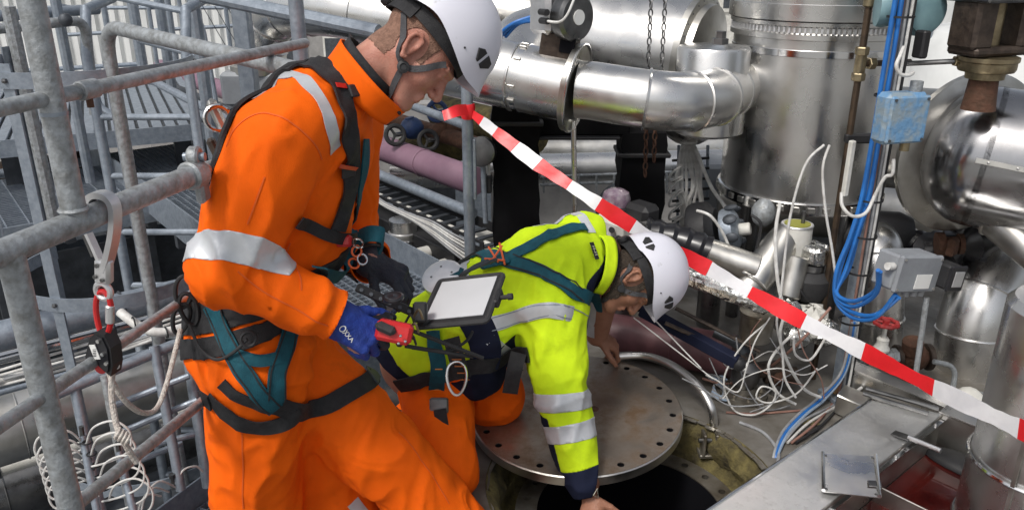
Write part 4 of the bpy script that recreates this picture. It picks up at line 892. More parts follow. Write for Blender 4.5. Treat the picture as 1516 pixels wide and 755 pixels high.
obj('stand', G().cyl(V(1058, 360, 3.2), Vector((V(1058, 360, 3.2).x, V(1058, 360, 3.2).y, .1)), .05, 14), 'steel_dark', gbx)
cable([V(1032, 312, 3.05), V(1052, 320, 3.0), V(1070, 345, 3.0), V(1082, 372, 3.0)], .006, 'cable_white', 'white cable draped over the black gearbox drum')
# black sleeved hose then steel pipe to the valve
hs_ = thing('sleeved_pipe', 'pipe in black rubber sleeve emerging bare steel at right', 'pipe', V(1050, 390, 3.0))
hp0, hp1, hp2, hp3 = V(955, 345, 3.05), V(1048, 373, 2.98), V(1120, 398, 2.92), V(1165, 420, 2.9)
pts = smooth_path([hp0, hp0.lerp(hp1, .5) + ZZ * .01, hp1], 8); obj('sleeve', G().tube(pts, [.062 + .005 * math.sin(2.1 * i) for i in range(len(pts))], 24), 'black_gloss', hs_)
obj('bare_pipe', G().tube([hp1 - (hp2 - hp1) * .1, hp2], .056, 28), 'steel_dull', hs_); obj('collar', G().ring(hp1, hp2 - hp1, .058, .006, 28, 6), 'steel', hs_)
vv = thing('steel_valve', 'inclined steel valve body at the end of sleeved pipe', 'valve', V(1140, 440, 2.92))
obj('body', G().tube([V(1098, 440, 2.88), V(1150, 372, 2.98), V(1168, 345, 3.02)], [.06, .072, .06], 28), 'steel_dull', vv); obj('joint', G().ring(V(1112, 418, 2.9), V(1150, 372, 2.98) - V(1098, 440, 2.88), .066, .005, 28, 6), 'steel', vv); obj('bonnet', G().cyl(V(1165, 440, 2.9), V(1180, 380, 2.95), .05, 20, .005), 'steel_dull', vv)
fo = thing('foil_pipe', 'pipe wrapped in crumpled silver foil under barrier tape', 'pipe', V(1060, 435, 2.75))
fp = smooth_path([V(1012, 408, 2.8), V(1060, 424, 2.74), V(1105, 440, 2.7), V(1135, 452, 2.7)], 6)
g = G().tube(fp, .036, 22); g.v = [tuple(Vector(p) + Vector((rng.uniform(-1, 1), rng.uniform(-1, 1), rng.uniform(-1, 1))) * .0045) for p in g.v]; obj('foil', g, 'foil', fo, True, 20); obj('pipe_end', G().tube([V(1135, 452, 2.7), V(1160, 460, 2.7)], .022, 12), 'steel_dark', fo)
tag(obj('steel_pot', G().lathe(V(1120, 480, 2.75), ZZ, [(.058, -.06), (.062, -.05), (.062, .045), (.068, .05), (.068, .058), (0, .06)], 28), 'steel_dirty'), 'dull steel pot on the deck beneath the barrier tape', 'pot')
ca_ = thing('cream_canister', 'cream canister with yellow green top under the vessel', 'canister', V(1178, 375, 3.0))
q = V(1178, 352, 3.0); obj('can', G().lathe(q - ZZ * .07, ZZ, [(.056, 0), (.06, .006), (.06, .12), (.056, .128), (0, .128)], 28), 'off_white', ca_); obj('rim', G().ring(q + ZZ * .055, ZZ, .058, .005, 28, 6), 'alu', ca_); obj('top_fluid', G().lathe(q + ZZ * .0585, ZZ, [(.05, 0), (.05, .003), (0, .003)], 24), 'yellow_green', ca_); obj('tap', G().cyl(q + ZZ * .06 + RT * .02, q + ZZ * .11 + RT * .02, .008, 8), 'steel_dark', ca_)
bp_ = V(1130, 315, 3.15); tag(obj('wrapped_bundle', G().ball(bp_, (.05, .05, .06), 14), 'galv_old'), 'clear plastic wrapped fitting hanging under the vessel', 'fitting')
vv2 = thing('black_valve', 'black rounded valve with crumpled foil cap beside brown pipe', 'valve', V(1200, 450, 2.92))
q = V(1200, 415, 2.95); obj('body', G().lathe(q - ZZ * .085, ZZ, [(.04, 0), (.065, .015), (.078, .05), (.078, .1), (.06, .125), (.04, .135)], 28), 'rubber', vv2); obj('waist', G().cyl(q + ZZ * .05, q + ZZ * .075, .05, 20), 'steel_dark', vv2); g = G().lathe(q + ZZ * .078, ZZ, [(.05, 0), (.056, .01), (.056, .06), (.045, .072), (0, .075)], 16); g.v = [tuple(Vector(p) + Vector((rng.uniform(-1, 1), rng.uniform(-1, 1), rng.uniform(-1, 1))) * .005) for p in g.v]; obj('foil_cap', g, 'foil', vv2, True, 20)
obj('flange', G().cyl(q - ZZ * .1, q - ZZ * .085, .07, 20, .003), 'steel_dull', vv2); obj('lead', G().tube(smooth_path([q + ZZ * .1 - RT * .05, q + Vector((-.09, -.05, .05)), q + Vector((-.05, -.08, -.03)), q + Vector((.02, -.08, -.09))], 6), .005, 8), 'black', vv2)
mx_ = thing('foil_lagging', 'crumpled foil lagging heap behind the brown pipe', 'lagging', V(1180, 500, 2.8))
for (u, v, Y, s) in ((1165, 470, 2.8, .06), (1200, 478, 2.85, .07), (1222, 492, 2.8, .05), (1180, 500, 2.75, .045)):
    g = G().ball(V(u, v, Y), s, 16); g.v = [tuple(Vector(p) + Vector((rng.uniform(-1, 1), rng.uniform(-1, 1), rng.uniform(-1, 1))) * s * .22) for p in g.v]; obj('lump', g, 'foil' if u != 1200 else 'off_white', mx_, True, 15)
tag(obj('white_cylinder', G().lathe(V(1265, 545, 2.85), Vector((-.3, -.9, .2)), [(0, -.04), (.03, -.035), (.03, .03), (.024, .04), (0, .042)], 18), 'off_white'), 'small white cylinder beside the strut foot', 'cylinder')
# rails and the maroon pipe on the deck
mp = thing('maroon_pipe', 'short maroon pipe on deck behind the manhole cover', 'pipe', PZ(985, 510, 0)); duct(mp, [PZ(900, 492, .09), PZ(1085, 528, .09)], .088, [.55], 'maroon', 28, bead=.004)
br = thing('black_bar', 'black square bar lying across the maroon pipe', 'bar', PZ(1000, 490, .16)); obj('bar', G().box((V(950, 458, 2.85) + V(1092, 536, 2.62)) / 2, ((V(950, 458, 2.85) - V(1092, 536, 2.62)).length, .045, .045), .004, frame((V(1092, 536, 2.62) - V(950, 458, 2.85)))[2:] + frame((V(1092, 536, 2.62) - V(950, 458, 2.85)))[:2]), 'navy', br); obj('end_cap', G().ball(V(1094, 538, 2.62), .028, 10), 'black', br)
for i, (a, b) in enumerate(((V(1000, 456, 2.82), V(1125, 520, 2.7)), (V(985, 478, 2.74), V(1105, 532, 2.66)))): tag(obj('brown_rod', G().tube([a, b], .008, 8), 'brown_metal'), ('brown rod above the maroon pipe, upper one', 'brown rod above the maroon pipe, lower one')[i], 'rod')
for i, (a, b) in enumerate((((938, 470), (1055, 560)), ((968, 472), (1038, 545)))): cable([V(a[0], a[1], 2.6), V(b[0], b[1], 2.55)], .0025, 'cable_white', ('thin pale cord', 'second thin pale cord')[i] + ' running down from the bent worker\'s chin', 3)
# deck valve with feet, fittings on the deck
dv = thing('deck_valve', 'squat dark valve bolted to deck behind the swing arm', 'valve', PZ(1100, 590, 0))
q = PZ(1100, 586, 0); obj('flange', G().lathe(q, ZZ, [(.085, 0), (.09, .004), (.09, .02), (.05, .026), (.045, .05)], 24), 'steel_dirty', dv); obj('body', G().lathe(q, ZZ, [(.04, .04), (.055, .08), (.055, .13), (.03, .16), (.03, .2)], 20), 'steel_dark', dv); obj('side_port', G().cyl(q + ZZ * .11, q + ZZ * .11 + Vector((.14, .03, 0)), .032, 16, .004), 'brown_metal', dv)
for k in range(8): a = 2 * math.pi * k / 8; obj('bolt', G().lathe(q + Vector((math.cos(a) * .07, math.sin(a) * .07, .02)), ZZ, [(.01, 0), (.01, .012), (.006, .013), (.006, .022), (0, .022)], 6), 'steel_dirty', dv, True, 20)
obj('bend', G().tube(fillet([q + ZZ * .15, q + Vector((-.02, .0, .22)), q + Vector((-.12, .06, .25))], .06), .022, 14), 'galv_dark', dv)
dv2 = thing('deck_fitting', 'brown pipe fitting with union beside the deck valve', 'fitting', PZ(1150, 560, .06)); q2 = PZ(1150, 555, .08)
obj('body', G().cyl(q2 - RT * .05, q2 + RT * .08, .034, 16, .005), 'brown_metal', dv2); obj('union', G().lathe(q2 - RT * .02, RT, [(.04, 0), (.045, .004), (.045, .03), (.04, .034)], 6), 'rust', dv2, True, 20); obj('riser', G().cyl(q2, q2 - ZZ * .08, .026, 12), 'steel_dark', dv2)
# tangle of white cables over the deck
loops = [([(1160, 470), (1155, 500), (1168, 540), (1190, 575), (1215, 588)], 'thick white cable', .006), ([(1210, 478), (1168, 500), (1138, 540), (1150, 580), (1178, 598)], 'thick white cable', .0055),
 ([(1135, 478), (1100, 510), (1072, 560), (1085, 605), (1115, 614), (1140, 600), (1148, 580), (1128, 572), (1120, 588), (1140, 596), (1180, 582), (1210, 545)], 'thin white cable', .0035),
 ([(1140, 470), (1118, 505), (1105, 545), (1092, 580), (1060, 562), (1045, 555)], 'thin white cable', .003), ([(1155, 440), (1150, 480), (1158, 520), (1162, 560), (1178, 588)], 'white cable', .0045), ([(1175, 500), (1178, 525), (1200, 532), (1222, 500)], 'white cable', .0045)]
why = (' hanging straight behind barrier tape', ' arching down beside the brown pipe', ' curling in a big loop over deck', ' slanting to the swing arm', ' dropping past the deck valve', ' curling beside the slotted strut')
for i, (l, c_, r_) in enumerate(loops):
    n_ = len(l); cable([(lambda p, q: p if p.z > q.z else q)(V(u, v, 2.66 - .02 * i), PZ(u, v, .008 + .003 * i)) for k, (u, v) in enumerate(l)], r_, 'cable_white', c_ + why[i], 7)
wires = [[(1060, 520), (1080, 545), (1110, 535), (1140, 520), (1170, 530)], [(1050, 530), (1075, 575), (1120, 590), (1160, 560), (1200, 540)], [(1090, 500), (1100, 560), (1130, 605), (1170, 600)], [(1128, 470), (1110, 500), (1120, 540), (1150, 560), (1190, 570)], [(1070, 590), (1100, 560), (1150, 545), (1190, 555), (1225, 540)], [(1010, 560), (1040, 575), (1080, 600), (1130, 598)], [(1140, 500), (1160, 540), (1150, 590), (1110, 610)], [(1180, 480), (1190, 520), (1215, 560), (1220, 590)]]
for i, l in enumerate(wires):
    cable([(lambda p, q: p if p.z > q.z else q)(V(u, v, 2.7 - .02 * i), PZ(u, v, .006 + .003 * i)) for (u, v) in l], .0019 + .0005 * (i % 3), ('cable_white', 'cable_grey', 'cable_grey', 'cable_rust')[i % 4], ('thin loose white', 'thin loose grey', 'fine grey', 'fine reddish')[i % 4] + ' wire in the deck tangle, ' + ('starting left', 'lying lowest', 'crossing the middle', 'highest', 'running to the strut', 'nearest the swing arm', 'curling back', 'nearest the strut')[i], 7, group='loose wires on the deck')
cable([V(1220, 215, 2.8), V(1192, 245, 2.78), V(1170, 320, 2.78), V(1160, 400, 2.78), V(1152, 470, 2.75)], .005, 'cable_white', 'thin white cable hanging before the vessel, left one')
cable([V(1228, 215, 2.8), V(1218, 250, 2.78), V(1222, 310, 2.76), V(1232, 370, 2.75), V(1240, 430, 2.72)], .005, 'cable_white', 'thin white cable hanging before the vessel, right one')
cable([V(1155, 300, 2.95), V(1148, 350, 2.9), V(1152, 420, 2.85), V(1165, 470, 2.8)], .007, 'cable_white', 'white hose hanging beside the cream canister')
cable([PZ(1040, 560, .03), PZ(1075, 568, .03), PZ(1120, 556, .04), V(1180, 510, 2.62), V(1230, 455, 2.62)], .005, 'cable_rust', 'reddish cable rising from deck towards the strut', 6)
for i in range(6): cable([PZ(1040 + 3 * i, 550 + 3 * i, .02), PZ(1062 + 2 * i, 553 + 5 * i, .03), PZ(1082 - 3 * i, 570 + 4 * i, .02), PZ(1078 - 4 * i, 592 - 2 * i, .015), PZ(1052 + i, 585 - 3 * i, .02)], .0045, 'cable_grey' if i % 2 else 'cable_pale', 'thin ' + ('blue grey', 'dark grey')[i % 2] + ' cable in the coil beside the swing arm, ' + ('outermost', 'second', 'third', 'fourth', 'fifth', 'innermost')[i] + ' turn', 6, group='coiled cables by the swing arm')
cable([PZ(1095, 625, .006), PZ(1130, 640, .006), PZ(1152, 668, .006), PZ(1150, 690, .005)], .006, 'cable_grey', 'grey cable lying on deck round the manhole pit', 6)
cable([PZ(1075, 610, .006), PZ(1120, 612, .006), PZ(1200, 606, .006)], .0045, 'cable_rust', 'thin brown wire lying straight on the deck', 5)
cable([PZ(1178, 641, .006), PZ(1192, 642, .006), PZ(1208, 638, .006), PZ(1212, 630, .006)], .005, 'rubber', 'short black cable end lying on the deck', 5)
for i, (u, v) in enumerate(((1186, 624), (1196, 622), (1205, 626))):
    g = G().ball(PZ(u, v, .006), (.022, .012, .007), 8); g.v = [tuple(Vector(p) + Vector((rng.uniform(-1, 1), rng.uniform(-1, 1), 0)) * .005) for p in g.v]; tag(obj('debris', g, 'moss'), 'brown crumb of lagging on the bare deck', 'debris', 'crumbs on the deck')
kb_ = thing('strut_foot_box', 'small steel box with wooden block at strut foot', 'box', PZ(1260, 596, 0)); obj('box', G().box(PZ(1262, 592, .03), (.08, .07, .06), .004, (DB, DA, ZZ)), 'steel_dirty', kb_); obj('wood_block', G().box(PZ(1238, 572, .05), (.035, .02, .05), .002, (DB, DA, ZZ)), 'cardboard', kb_); obj('strap', G().tube(fillet([PZ(1246, 590, .06), PZ(1262, 584, .07), PZ(1275, 574, .06)], .03), .006, 8), 'cable_white', kb_)
for i, (a, b) in enumerate((((1282, 575), (1390, 605)), ((1278, 582), (1375, 612)))): tag(obj('steel_rod', G().tube([PZ(*a, tz + .02), PZ(*b, tz + .012)], .008, 8), 'steel_dark'), ('steel rod along the tray\'s back edge, farther', 'steel rod along the tray\'s back edge, nearer')[i], 'rod')
# floor grating seen beyond the clad pipes
fg = thing('far_grating', 'patch of grey floor grating between the clad pipes', 'grating', V(1360, 470, 3.5)); stuff(obj('grating', rect_grating(G(), V(1310, 500, 3.35) - ZZ * .0, DB, DA, .6, .8, .05, .05), 'galv', fg, False)); obj('edge', G().box(V(1310, 500, 3.35) + DB * .3, (.6, .01, .06), 0, (DB, DA, ZZ)), 'galv', fg, False)
fb = thing('far_pipes_right', 'pale clad horizontal pipe behind the vessel foot', 'pipe', V(1120, 300, 4.4)); duct(fb, [V(1060, 300, 4.4), V(1420, 320, 4.2)], .16, [.3, .6], 'steel_dull', 30)
tag(obj('grey_cabinet', G().box(V(1150, 345, 4.5), (1.1, .3, .9), .02), 'box_grey'), 'plain grey cabinet behind the valves under vessel', 'cabinet')
cabz = thing('black_pump', 'black rounded pump housing behind the blue cables', 'pump', V(1270, 340, 3.3)); obj('housing', G().lathe(V(1240, 345, 3.4), Vector((1, -.2, 0)), [(0, 0), (.09, .01), (.11, .05), (.11, .25), (.09, .3), (0, .31)], 30), 'black', cabz); obj('cowl', G().ring(V(1255, 345, 3.38), Vector((1, -.2, 0)), .112, .008, 30, 6), 'rubber', cabz)
# ---- barrier tape: red and white lengths
tp_ctrl = [(692, 163, 3.2), (733, 195, 3.1), (796, 243, 2.98), (843, 274, 2.9), (905, 315, 2.8), (960, 350, 2.74), (1050, 398, 2.66), (1110, 432, 2.55), (1190, 476, 2.38), (1278, 520, 2.19), (1382, 574, 1.96), (1508, 634, 1.68), (1600, 676, 1.48), (1900, 806, .95)]
bounds = [690, 713, 733, 763, 796, 843, 886, 937, 985, 1050, 1110, 1190, 1278, 1382, 1508, 1640, 1790, 1900]
tape = thing('barrier_tape', 'red and white barrier tape stretched across the picture', 'barrier tape', V(1050, 420, 2.66))
def tape_at(u):
    for (a, b) in zip(tp_ctrl, tp_ctrl[1:]):
        if u <= b[0] + 1e-6: f = (u - a[0]) / (b[0] - a[0]); return V(u, a[1] + f * (b[1] - a[1]), a[2] + f * (b[2] - a[2]))
for i, (a, b) in enumerate(zip(bounds, bounds[1:])):
    n_ = 10; pts = [tape_at(a + (b - a) * k / n_) for k in range(n_ + 1)]; sdv = []; ws_ = []
    for k in range(n_ + 1):
        u = a + (b - a) * k / n_; ang = .35 * math.sin(u * .017 + .6) + .06 * math.sin(u * .11)
        sdv.append(UP * math.cos(ang) + FW * math.sin(ang)); ws_.append((.05 + .008 * math.sin(u * .05) + .002 * math.sin(u * .23)) * (1 if u > 720 else .45 + .55 * (u - 690) / 30))
    obj('red_length' if i % 2 == 0 else 'white_length', G().strip(pts, sdv, ws_, .0012), 'tape_red' if i % 2 == 0 else 'tape_white', tape, True, 60)
obj('knot', G().lathe(V(693, 165, 3.2) - ZZ * .03, ZZ, [(.026, 0), (.029, .01), (.027, .03), (.03, .045), (.026, .06)], 16), 'tape_red', tape)
obj('loose_end', G().strip(smooth_path([V(692, 163, 3.17), V(678, 164, 3.12), V(667, 168, 3.1), V(656, 172, 3.1)], 5), [UP * 1.0 + FW * .3] * 16, .045, .0012), 'tape_red', tape, True, 60)
# ================================================================== LEFT: RAILINGS, LADDER CAGE, PIPES
DC = Vector((.302, .953, 0))
rl_ = thing('guard_railing', 'mottled galvanised tube railing in the left foreground', 'railing', V(60, 740, 1.25))
hr0, hr1 = V(0, 372, 1.15), V(283, 263, 1.6)
hz = (hr0.z + hr1.z) / 2; hr0.z = hr1.z = hz; hd = (hr1 - hr0).normalized()
obj('handrail', G().tube([hr0 - hd * 1.1, hr1], .0215, 20), 'galv_old', rl_)
def rail_at(u):
    lo, hi = -.5, 1.2
    for _ in range(40):
        m = (lo + hi) / 2; q = hr0 + hd * m - CAM; uu = CX + F_PX * q.dot(RT) / q.dot(FW)
        if uu < u: lo = m
        else: hi = m
    return hr0 + hd * lo
up0 = rail_at(113)
obj('upper_post', G().tube([up0, Vector((up0.x, up0.y, 1.78))], .0205, 20), 'galv_old', rl_)
obj('weld', G().ring(up0 + ZZ * .024, ZZ, .021, .0045, 18, 6), 'galv_old', rl_)
jz = on = Vector((up0.x, up0.y, 1.40)); obj('joint_sleeve', G().cyl(jz - ZZ * .003, jz + ZZ * .003, .0215, 20), 'galv', rl_)
lp0 = rail_at(14)
obj('lower_post', G().tube([lp0, Vector((lp0.x, lp0.y, -.6))], .0205, 20), 'galv_old', rl_)
for z, e in ((.955, V(330, 404, 2.15)), (.725, V(380, 528, 2.2))):
    a = Vector((lp0.x, lp0.y, z)); obj('knee_rail', G().tube([a - (e - a).normalized() * 1.1, e], .0115 if z > .9 else .0125, 14), 'galv_old', rl_); obj('weld', G().ring(a, hd, .014, .006, 14, 6), 'galv_old', rl_)
# thin rail above, running off to the right behind the worker
m0 = Vector((up0.x, up0.y, 1.425)); obj('upper_rail', G().tube([m0 - hd * 1.2, m0, V(452, 64, 2.2)], .0128, 14), 'galv_old', rl_); obj('rail_clamp', G().cyl(m0 + hd * .06, m0 + hd * .1, .0165, 14, .002), 'galv_old', rl_)
obj('clamp_screw', G().cyl(m0 + hd * .08, m0 + hd * .08 - ZZ * .03, .006, 8), 'rust', rl_)
# coupling at the end of the handrail and the tube beyond
fj = thing('rail_coupling', 'cast coupling and tube ending the left handrail behind worker', 'coupling', hr1 - ZZ * .05)
obj('socket', G().cyl(hr1 - hd * .01, hr1 + hd * .03, .03, 18, .004), 'galv_old', fj); obj('eye', G().cyl(hr1 + hd * .02 + ZZ * .035 - RT * .012, hr1 + hd * .02 + ZZ * .035 + RT * .012, .022, 16, .004), 'galv_old', fj); obj('pin', G().cyl(hr1 + hd * .02 + ZZ * .035 - RT * .022, hr1 + hd * .02 + ZZ * .035 + RT * .022, .009, 12), 'galv', fj); obj('drop_bracket', G().box(hr1 + hd * .03 - ZZ * .03, (.02, .04, .07), .006), 'galv_old', fj); obj('tube', G().tube([hr1 + hd * .03, V(345, 236, 2.15)], .017, 14), 'galv_old', fj)
# ---- ladder with safety cage
lc_ = thing('ladder_cage', 'caged steel ladder of flat bars beyond the left railing', 'ladder cage', V(110, 470, 2.9))
cc0 = V(95, 95, 2.75); cc1z = V(120, 420, 2.75).z; CR = .36
cyc = Vector((cc0.x, cc0.y + .12, 0))
def hoop(z, a0, a1, nm):
    pts = [Vector((cyc.x + CR * math.cos(a), cyc.y + CR * math.sin(a), z)) for a in [a0 + (a1 - a0) * k / 28 for k in range(29)]]
    obj(nm, G().strip(pts, ZZ, .05, .006), 'galv', lc_, True, 30)
for z in (cc0.z - .02, cc1z + .02, cc1z - .75): hoop(z, R_(-205), R_(35), 'hoop')
for a in (-200, -148, -100, -50, 18):
    p = Vector((cyc.x + (CR - .008) * math.cos(R_(a)), cyc.y + (CR - .008) * math.sin(R_(a)), 0)); tdv = Vector((-math.sin(R_(a)), math.cos(R_(a)), 0))
    if a in (-122,): pass
    obj('cage_bar', G().strip([Vector((p.x, p.y, cc0.z + .03)), Vector((p.x, p.y, cc1z - .8))], tdv, .04, .007), 'galv', lc_, True, 30)
    for z in (cc0.z - .02, cc1z + .02): q = Vector((cyc.x + (CR + .006) * math.cos(R_(a)), cyc.y + (CR + .006) * math.sin(R_(a)), z)); obj('bolt', G().ball(q, .009, 8), 'steel_dark', lc_)
for s_ in (-.2, .2):
    p = Vector((cyc.x + s_, cyc.y + .42, 0)); obj('stile', G().tube([p + ZZ * -2.6, p + ZZ * 1.25] + [p + ZZ * 1.42 + Vector((0, .06, 0)), p + ZZ * 1.45 + Vector((0, .3, 0))], .021, 12), 'galv', lc_)
for k in range(13): z = -2 + .25 * k; obj('rung', G().tube([Vector((cyc.x - .2, cyc.y + .42, z)), Vector((cyc.x + .2, cyc.y + .42, z))], .014, 10), 'galv', lc_)
# ---- goose-neck rail bending from upright to the right
gn = thing('goose_neck_rail', 'grey tube bending from upright into long sloping rail', 'rail', V(175, 350, 2.6))
gq = V(158, 62, 2.6)
obj('tube', G().tube(fillet([Vector((gq.x, gq.y, -.4)), Vector((gq.x, gq.y, V(158, 38, 2.6).z)), V(410, 97, 2.0), V(470, 112, 1.9)], .1, 8)[:], .0215, 14), 'galv_old', gn)
# uprights and rails of the stairs behind, by pixel ends
def rod(u0, v0, Y0, u1, v1, Y1, r, mat, label, name='rail_tube', cat='tube', group=None, parent=None):
    o = obj(name, G().tube([V(u0, v0, Y0), V(u1, v1, Y1)], r, 10), mat, parent)
    if parent is None: tag(o, label, cat, group)
    return o
def upright(u, v0, v1, Y, r, mat, par, name='post'):
    a = V(u, v0, Y); zb = V(u, v1, Y).z; return obj(name, G().tube([a, Vector((a.x, a.y, zb))], r, 10), mat, par)
ra = thing('stair_railing', 'grey tube railing with loops beside plank deck', 'railing', V(260, 220, 4.2))
upright(392 - 110, -30, 250, 3.6, .027, 'galv', ra)
upright(232, -20, 130, 4.6, .027, 'galv', ra); upright(192, -20, 110, 4.8, .03, 'galv', ra); upright(246, -10, 110, 5.2, .02, 'galv', ra)
obj('rail', G().tube(fillet([V(150, -8, 4.6), V(296, 22, 4.4), V(320, 160, 4.3)], .1), .017, 10), 'galv', ra)
obj('rail', G().tube(fillet([V(205, 60, 4.5), V(215, 62, 4.5), V(290, 82, 4.4)], .1), .017, 10), 'galv', ra)
obj('lower_rail', G().tube(fillet([V(198, 122, 4.6), V(222, 118, 4.5), V(340, 180, 3.7)], .2), .022, 10), 'galv', ra); obj('lower_rail', G().tube([V(218, 112, 5.1), V(345, 165, 4.3)], .02, 10), 'galv_dark', ra)
obj('loop', G().tube(fillet([V(128, 16, 4.2), V(134, 96, 4.2), V(146, 158, 4.2), V(165, 170, 4.2)], .1), .018, 10), 'galv', ra)
rb = thing('crossing_rails', 'pair of level grey rails high at far left', 'railing', V(60, 60, 3.4))
obj('rail', G().tube([V(-30, 26, 3.2), V(145, 14, 3.6)], .022, 12), 'galv', rb); obj('rail', G().tube(fillet([V(-30, 46, 3.0), V(85, 34, 3.2), V(125, 30, 3.3), V(136, 120, 3.3), V(140, 170, 3.3)], .1), .019, 12), 'galv_old', rb)
obj('clamp', G().ball(V(97, 30, 3.15), .026, 10), 'galv_dark', rb)
upright(78, -20, 270, 3.3, .02, 'galv', rb); upright(12, 10, 340, 3.0, .024, 'galv_old', rb)
for (u, v0, v1, Y) in ((36, -10, 100, 4.6), (150, -10, 60, 5.2)): upright(u, v0, v1, Y, .018, 'galv', rb)
for i, (u0, v0, u1, v1, Y) in enumerate(((60, 12, 380, 12, 7.5), (100, 52, 360, 38, 7.8), (40, 105, 210, 95, 6.5), (80, 8, 128, 16, 6.0), (60, 118, 150, 105, 5.8))):
    rod(u0, v0, Y, u1, v1, Y + .3, .018, 'galv', ('far thin grey rail, highest before white wall', 'far thin grey rail, second highest before white wall', 'far thin rail low before the white wall', 'short far rail left of the tall post', 'short far rail just above plank deck')[i], group='far rails before the white wall')
for i, u in enumerate((215, 262, 330, 352)): a = V(u, -20, 7.6); tag(obj('rail_post', G().tube([a, Vector((a.x, a.y, .3))], .02, 8), 'galv'), ('far rail post, leftmost', 'far rail post, second from left', 'far rail post, third from left', 'far rail post, nearest the silver duct')[i] + ' before white wall', 'post', 'far rail posts')
rod(300, -6, 2.9, 560, 48, 2.6, .024, 'galv', 'thick grey rail sloping across above the worker\'s shoulder')
up_ = V(443, 60, 2.4); tag(obj('grey_post', G().tube([Vector((up_.x, up_.y, 1.9)), Vector((up_.x, up_.y, .3))], .022, 12), 'galv'), 'grey upright post just behind the worker\'s back', 'post')
up_ = V(362, 60, 3.6); tag(obj('flat_post', G().box((up_.x, up_.y, .9), (.07, .07, 1.9), .006), 'galv'), 'square grey post beneath the silver duct elbow', 'post')
for k in range(3): rod(300 + 18 * k, 10, 6.4, 335 + 18 * k, 70, 6.4, .003, 'galv_dark', 'thin stay wire before the white wall, ' + ('left', 'middle', 'right')[k] + ' one', 'stay_wire', 'wire', 'thin stay wires')
# silver duct behind the worker's head
sd_ = thing('silver_duct', 'wide silver clad duct and elbow behind the worker\'s head', 'duct', V(400, 120, 4.6))
duct(sd_, fillet([V(384, 140, 4.9), V(388, 18, 4.9), V(470, 8, 4.6), V(720, 55, 4.2)], .42, 9), .15, [.14, .24, .34, .44, .62, .8], 'steel', 36)
obj('flange', G().lathe(V(384, 96, 4.9), ZZ, [(.16, -.05), (.17, -.045), (.17, .0), (.155, .005)], 32), 'steel_dull', sd_); obj('base', G().box(V(380, 128, 4.9), (.34, .3, .2), .02), 'box_grey', sd_)
d2 = thing('silver_duct', 'upper silver clad duct topmost behind the worker\'s helmet', 'duct', V(600, 20, 5)); duct(d2, [V(440, -30, 5.2), V(800, 30, 4.6)], .14, [.3, .6], 'steel_dull', 30)
# ---- things under the landing
for i, (u, v, Y, r, m_, lab, cl0, cl1) in enumerate((
  (130, 466, 2.75, .055, 'galv', 'broad grey pipe crossing behind the rope device', -1.5, .75),
  (120, 500, 2.8, .022, 'chrome', 'bright thin steel pipe just below the broad grey pipe', -1.5, .8),
  (130, 528, 2.9, .014, 'cable_white', 'pale conduit, upper of the thin lines at left', -1.6, .8),
  (130, 545, 2.95, .012, 'galv', 'thin grey conduit, lower of the thin lines at left', -1.6, .8),
  (150, 590, 3.1, .15, 'steel_dull', 'large dull steel pipe behind the ladder frame', -1.8, .9),
  (140, 650, 3.3, .03, 'off_white', 'pale slim pipe below the large dull pipe', -1.8, .9),
  (120, 690, 3.6, .16, 'steel_dark', 'large dark pipe lowest behind the coiled cables', -2, 1.0),
  (60, 640, 3.5, .05, 'steel', 'bright steel pipe low behind the left post', -1.2, .5),
  (20, 262, 5.2, .11, 'brown_metal', 'brownish pipe under the upper plank deck', -.8, .6),
  (230, 225, 5.6, .03, 'galv', 'grey pipe in the dark under the plank deck', -2.5, .3))):
    p = V(u, v, Y); t = thing('cross_pipe', lab, 'pipe', p - ZZ * r, 'pipes crossing under the landing')
    if r > .1: duct(t, along(p, DB, cl0, cl1), r, [.3, .55, .8], m_, 28, bead=.004)
    else:
        obj('pipe', G().tube(along(p, DB, cl0, cl1), r, 16), m_, t); obj('clip', G().ring(p + DB * .12, DB, r + .003, .005, 16, 6), 'galv_dark', t); obj('clip', G().ring(p - DB * .4, DB, r + .003, .005, 16, 6), 'galv_dark', t)
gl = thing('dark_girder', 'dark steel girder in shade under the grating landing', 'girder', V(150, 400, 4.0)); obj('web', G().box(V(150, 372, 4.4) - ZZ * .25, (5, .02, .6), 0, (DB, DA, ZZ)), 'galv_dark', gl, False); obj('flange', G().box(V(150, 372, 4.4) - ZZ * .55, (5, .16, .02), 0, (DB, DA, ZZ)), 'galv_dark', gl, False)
tag(obj('retaining_wall', G().box(V(100, 480, 4.9) - ZZ * .9, (7, .2, 3.0), 0, (DB, DA, ZZ)), 'galv', None, False), 'dark grey wall in shade behind the lower pipes', 'wall')
tag(obj('lower_floor', G().box((-2.2, 3.2, -1.72), (4.2, 4.2, .1)), 'galv_dark', None, False), 'floor painted dark like shade below the left pipes', 'floor')  # shade under the pipes is put into the floor's dark colour
cb_ = thing('cable_bundle', 'white wrapped cable bundle behind the rope device', 'cable bundle', V(220, 475, 2.5))
obj('sleeve', G().tube(smooth_path([V(178, 462, 2.5), V(205, 482, 2.46), V(235, 492, 2.45), V(275, 484, 2.5)], 6), .016, 12), 'cable_white', cb_)
for (u, v) in ((198, 477), (217, 488), (246, 492)): obj('tie', G().ring(V(u, v, 2.455), DB, .018, .003, 14, 6), 'black', cb_)
for i in range(4): cable([V(-20, 575 - 7 * i, 2.7), V(100, 545 - 9 * i, 2.75), V(200, 512 - 8 * i, 2.8), V(300, 475 - 6 * i, 2.85)], .006, 'cable_white' if i != 1 else 'cable_grey', ('pale cable strung lowest behind the left post', 'grey cable strung behind the left post', 'pale cable strung third from below at left', 'pale cable strung highest behind left post')[i], 5)
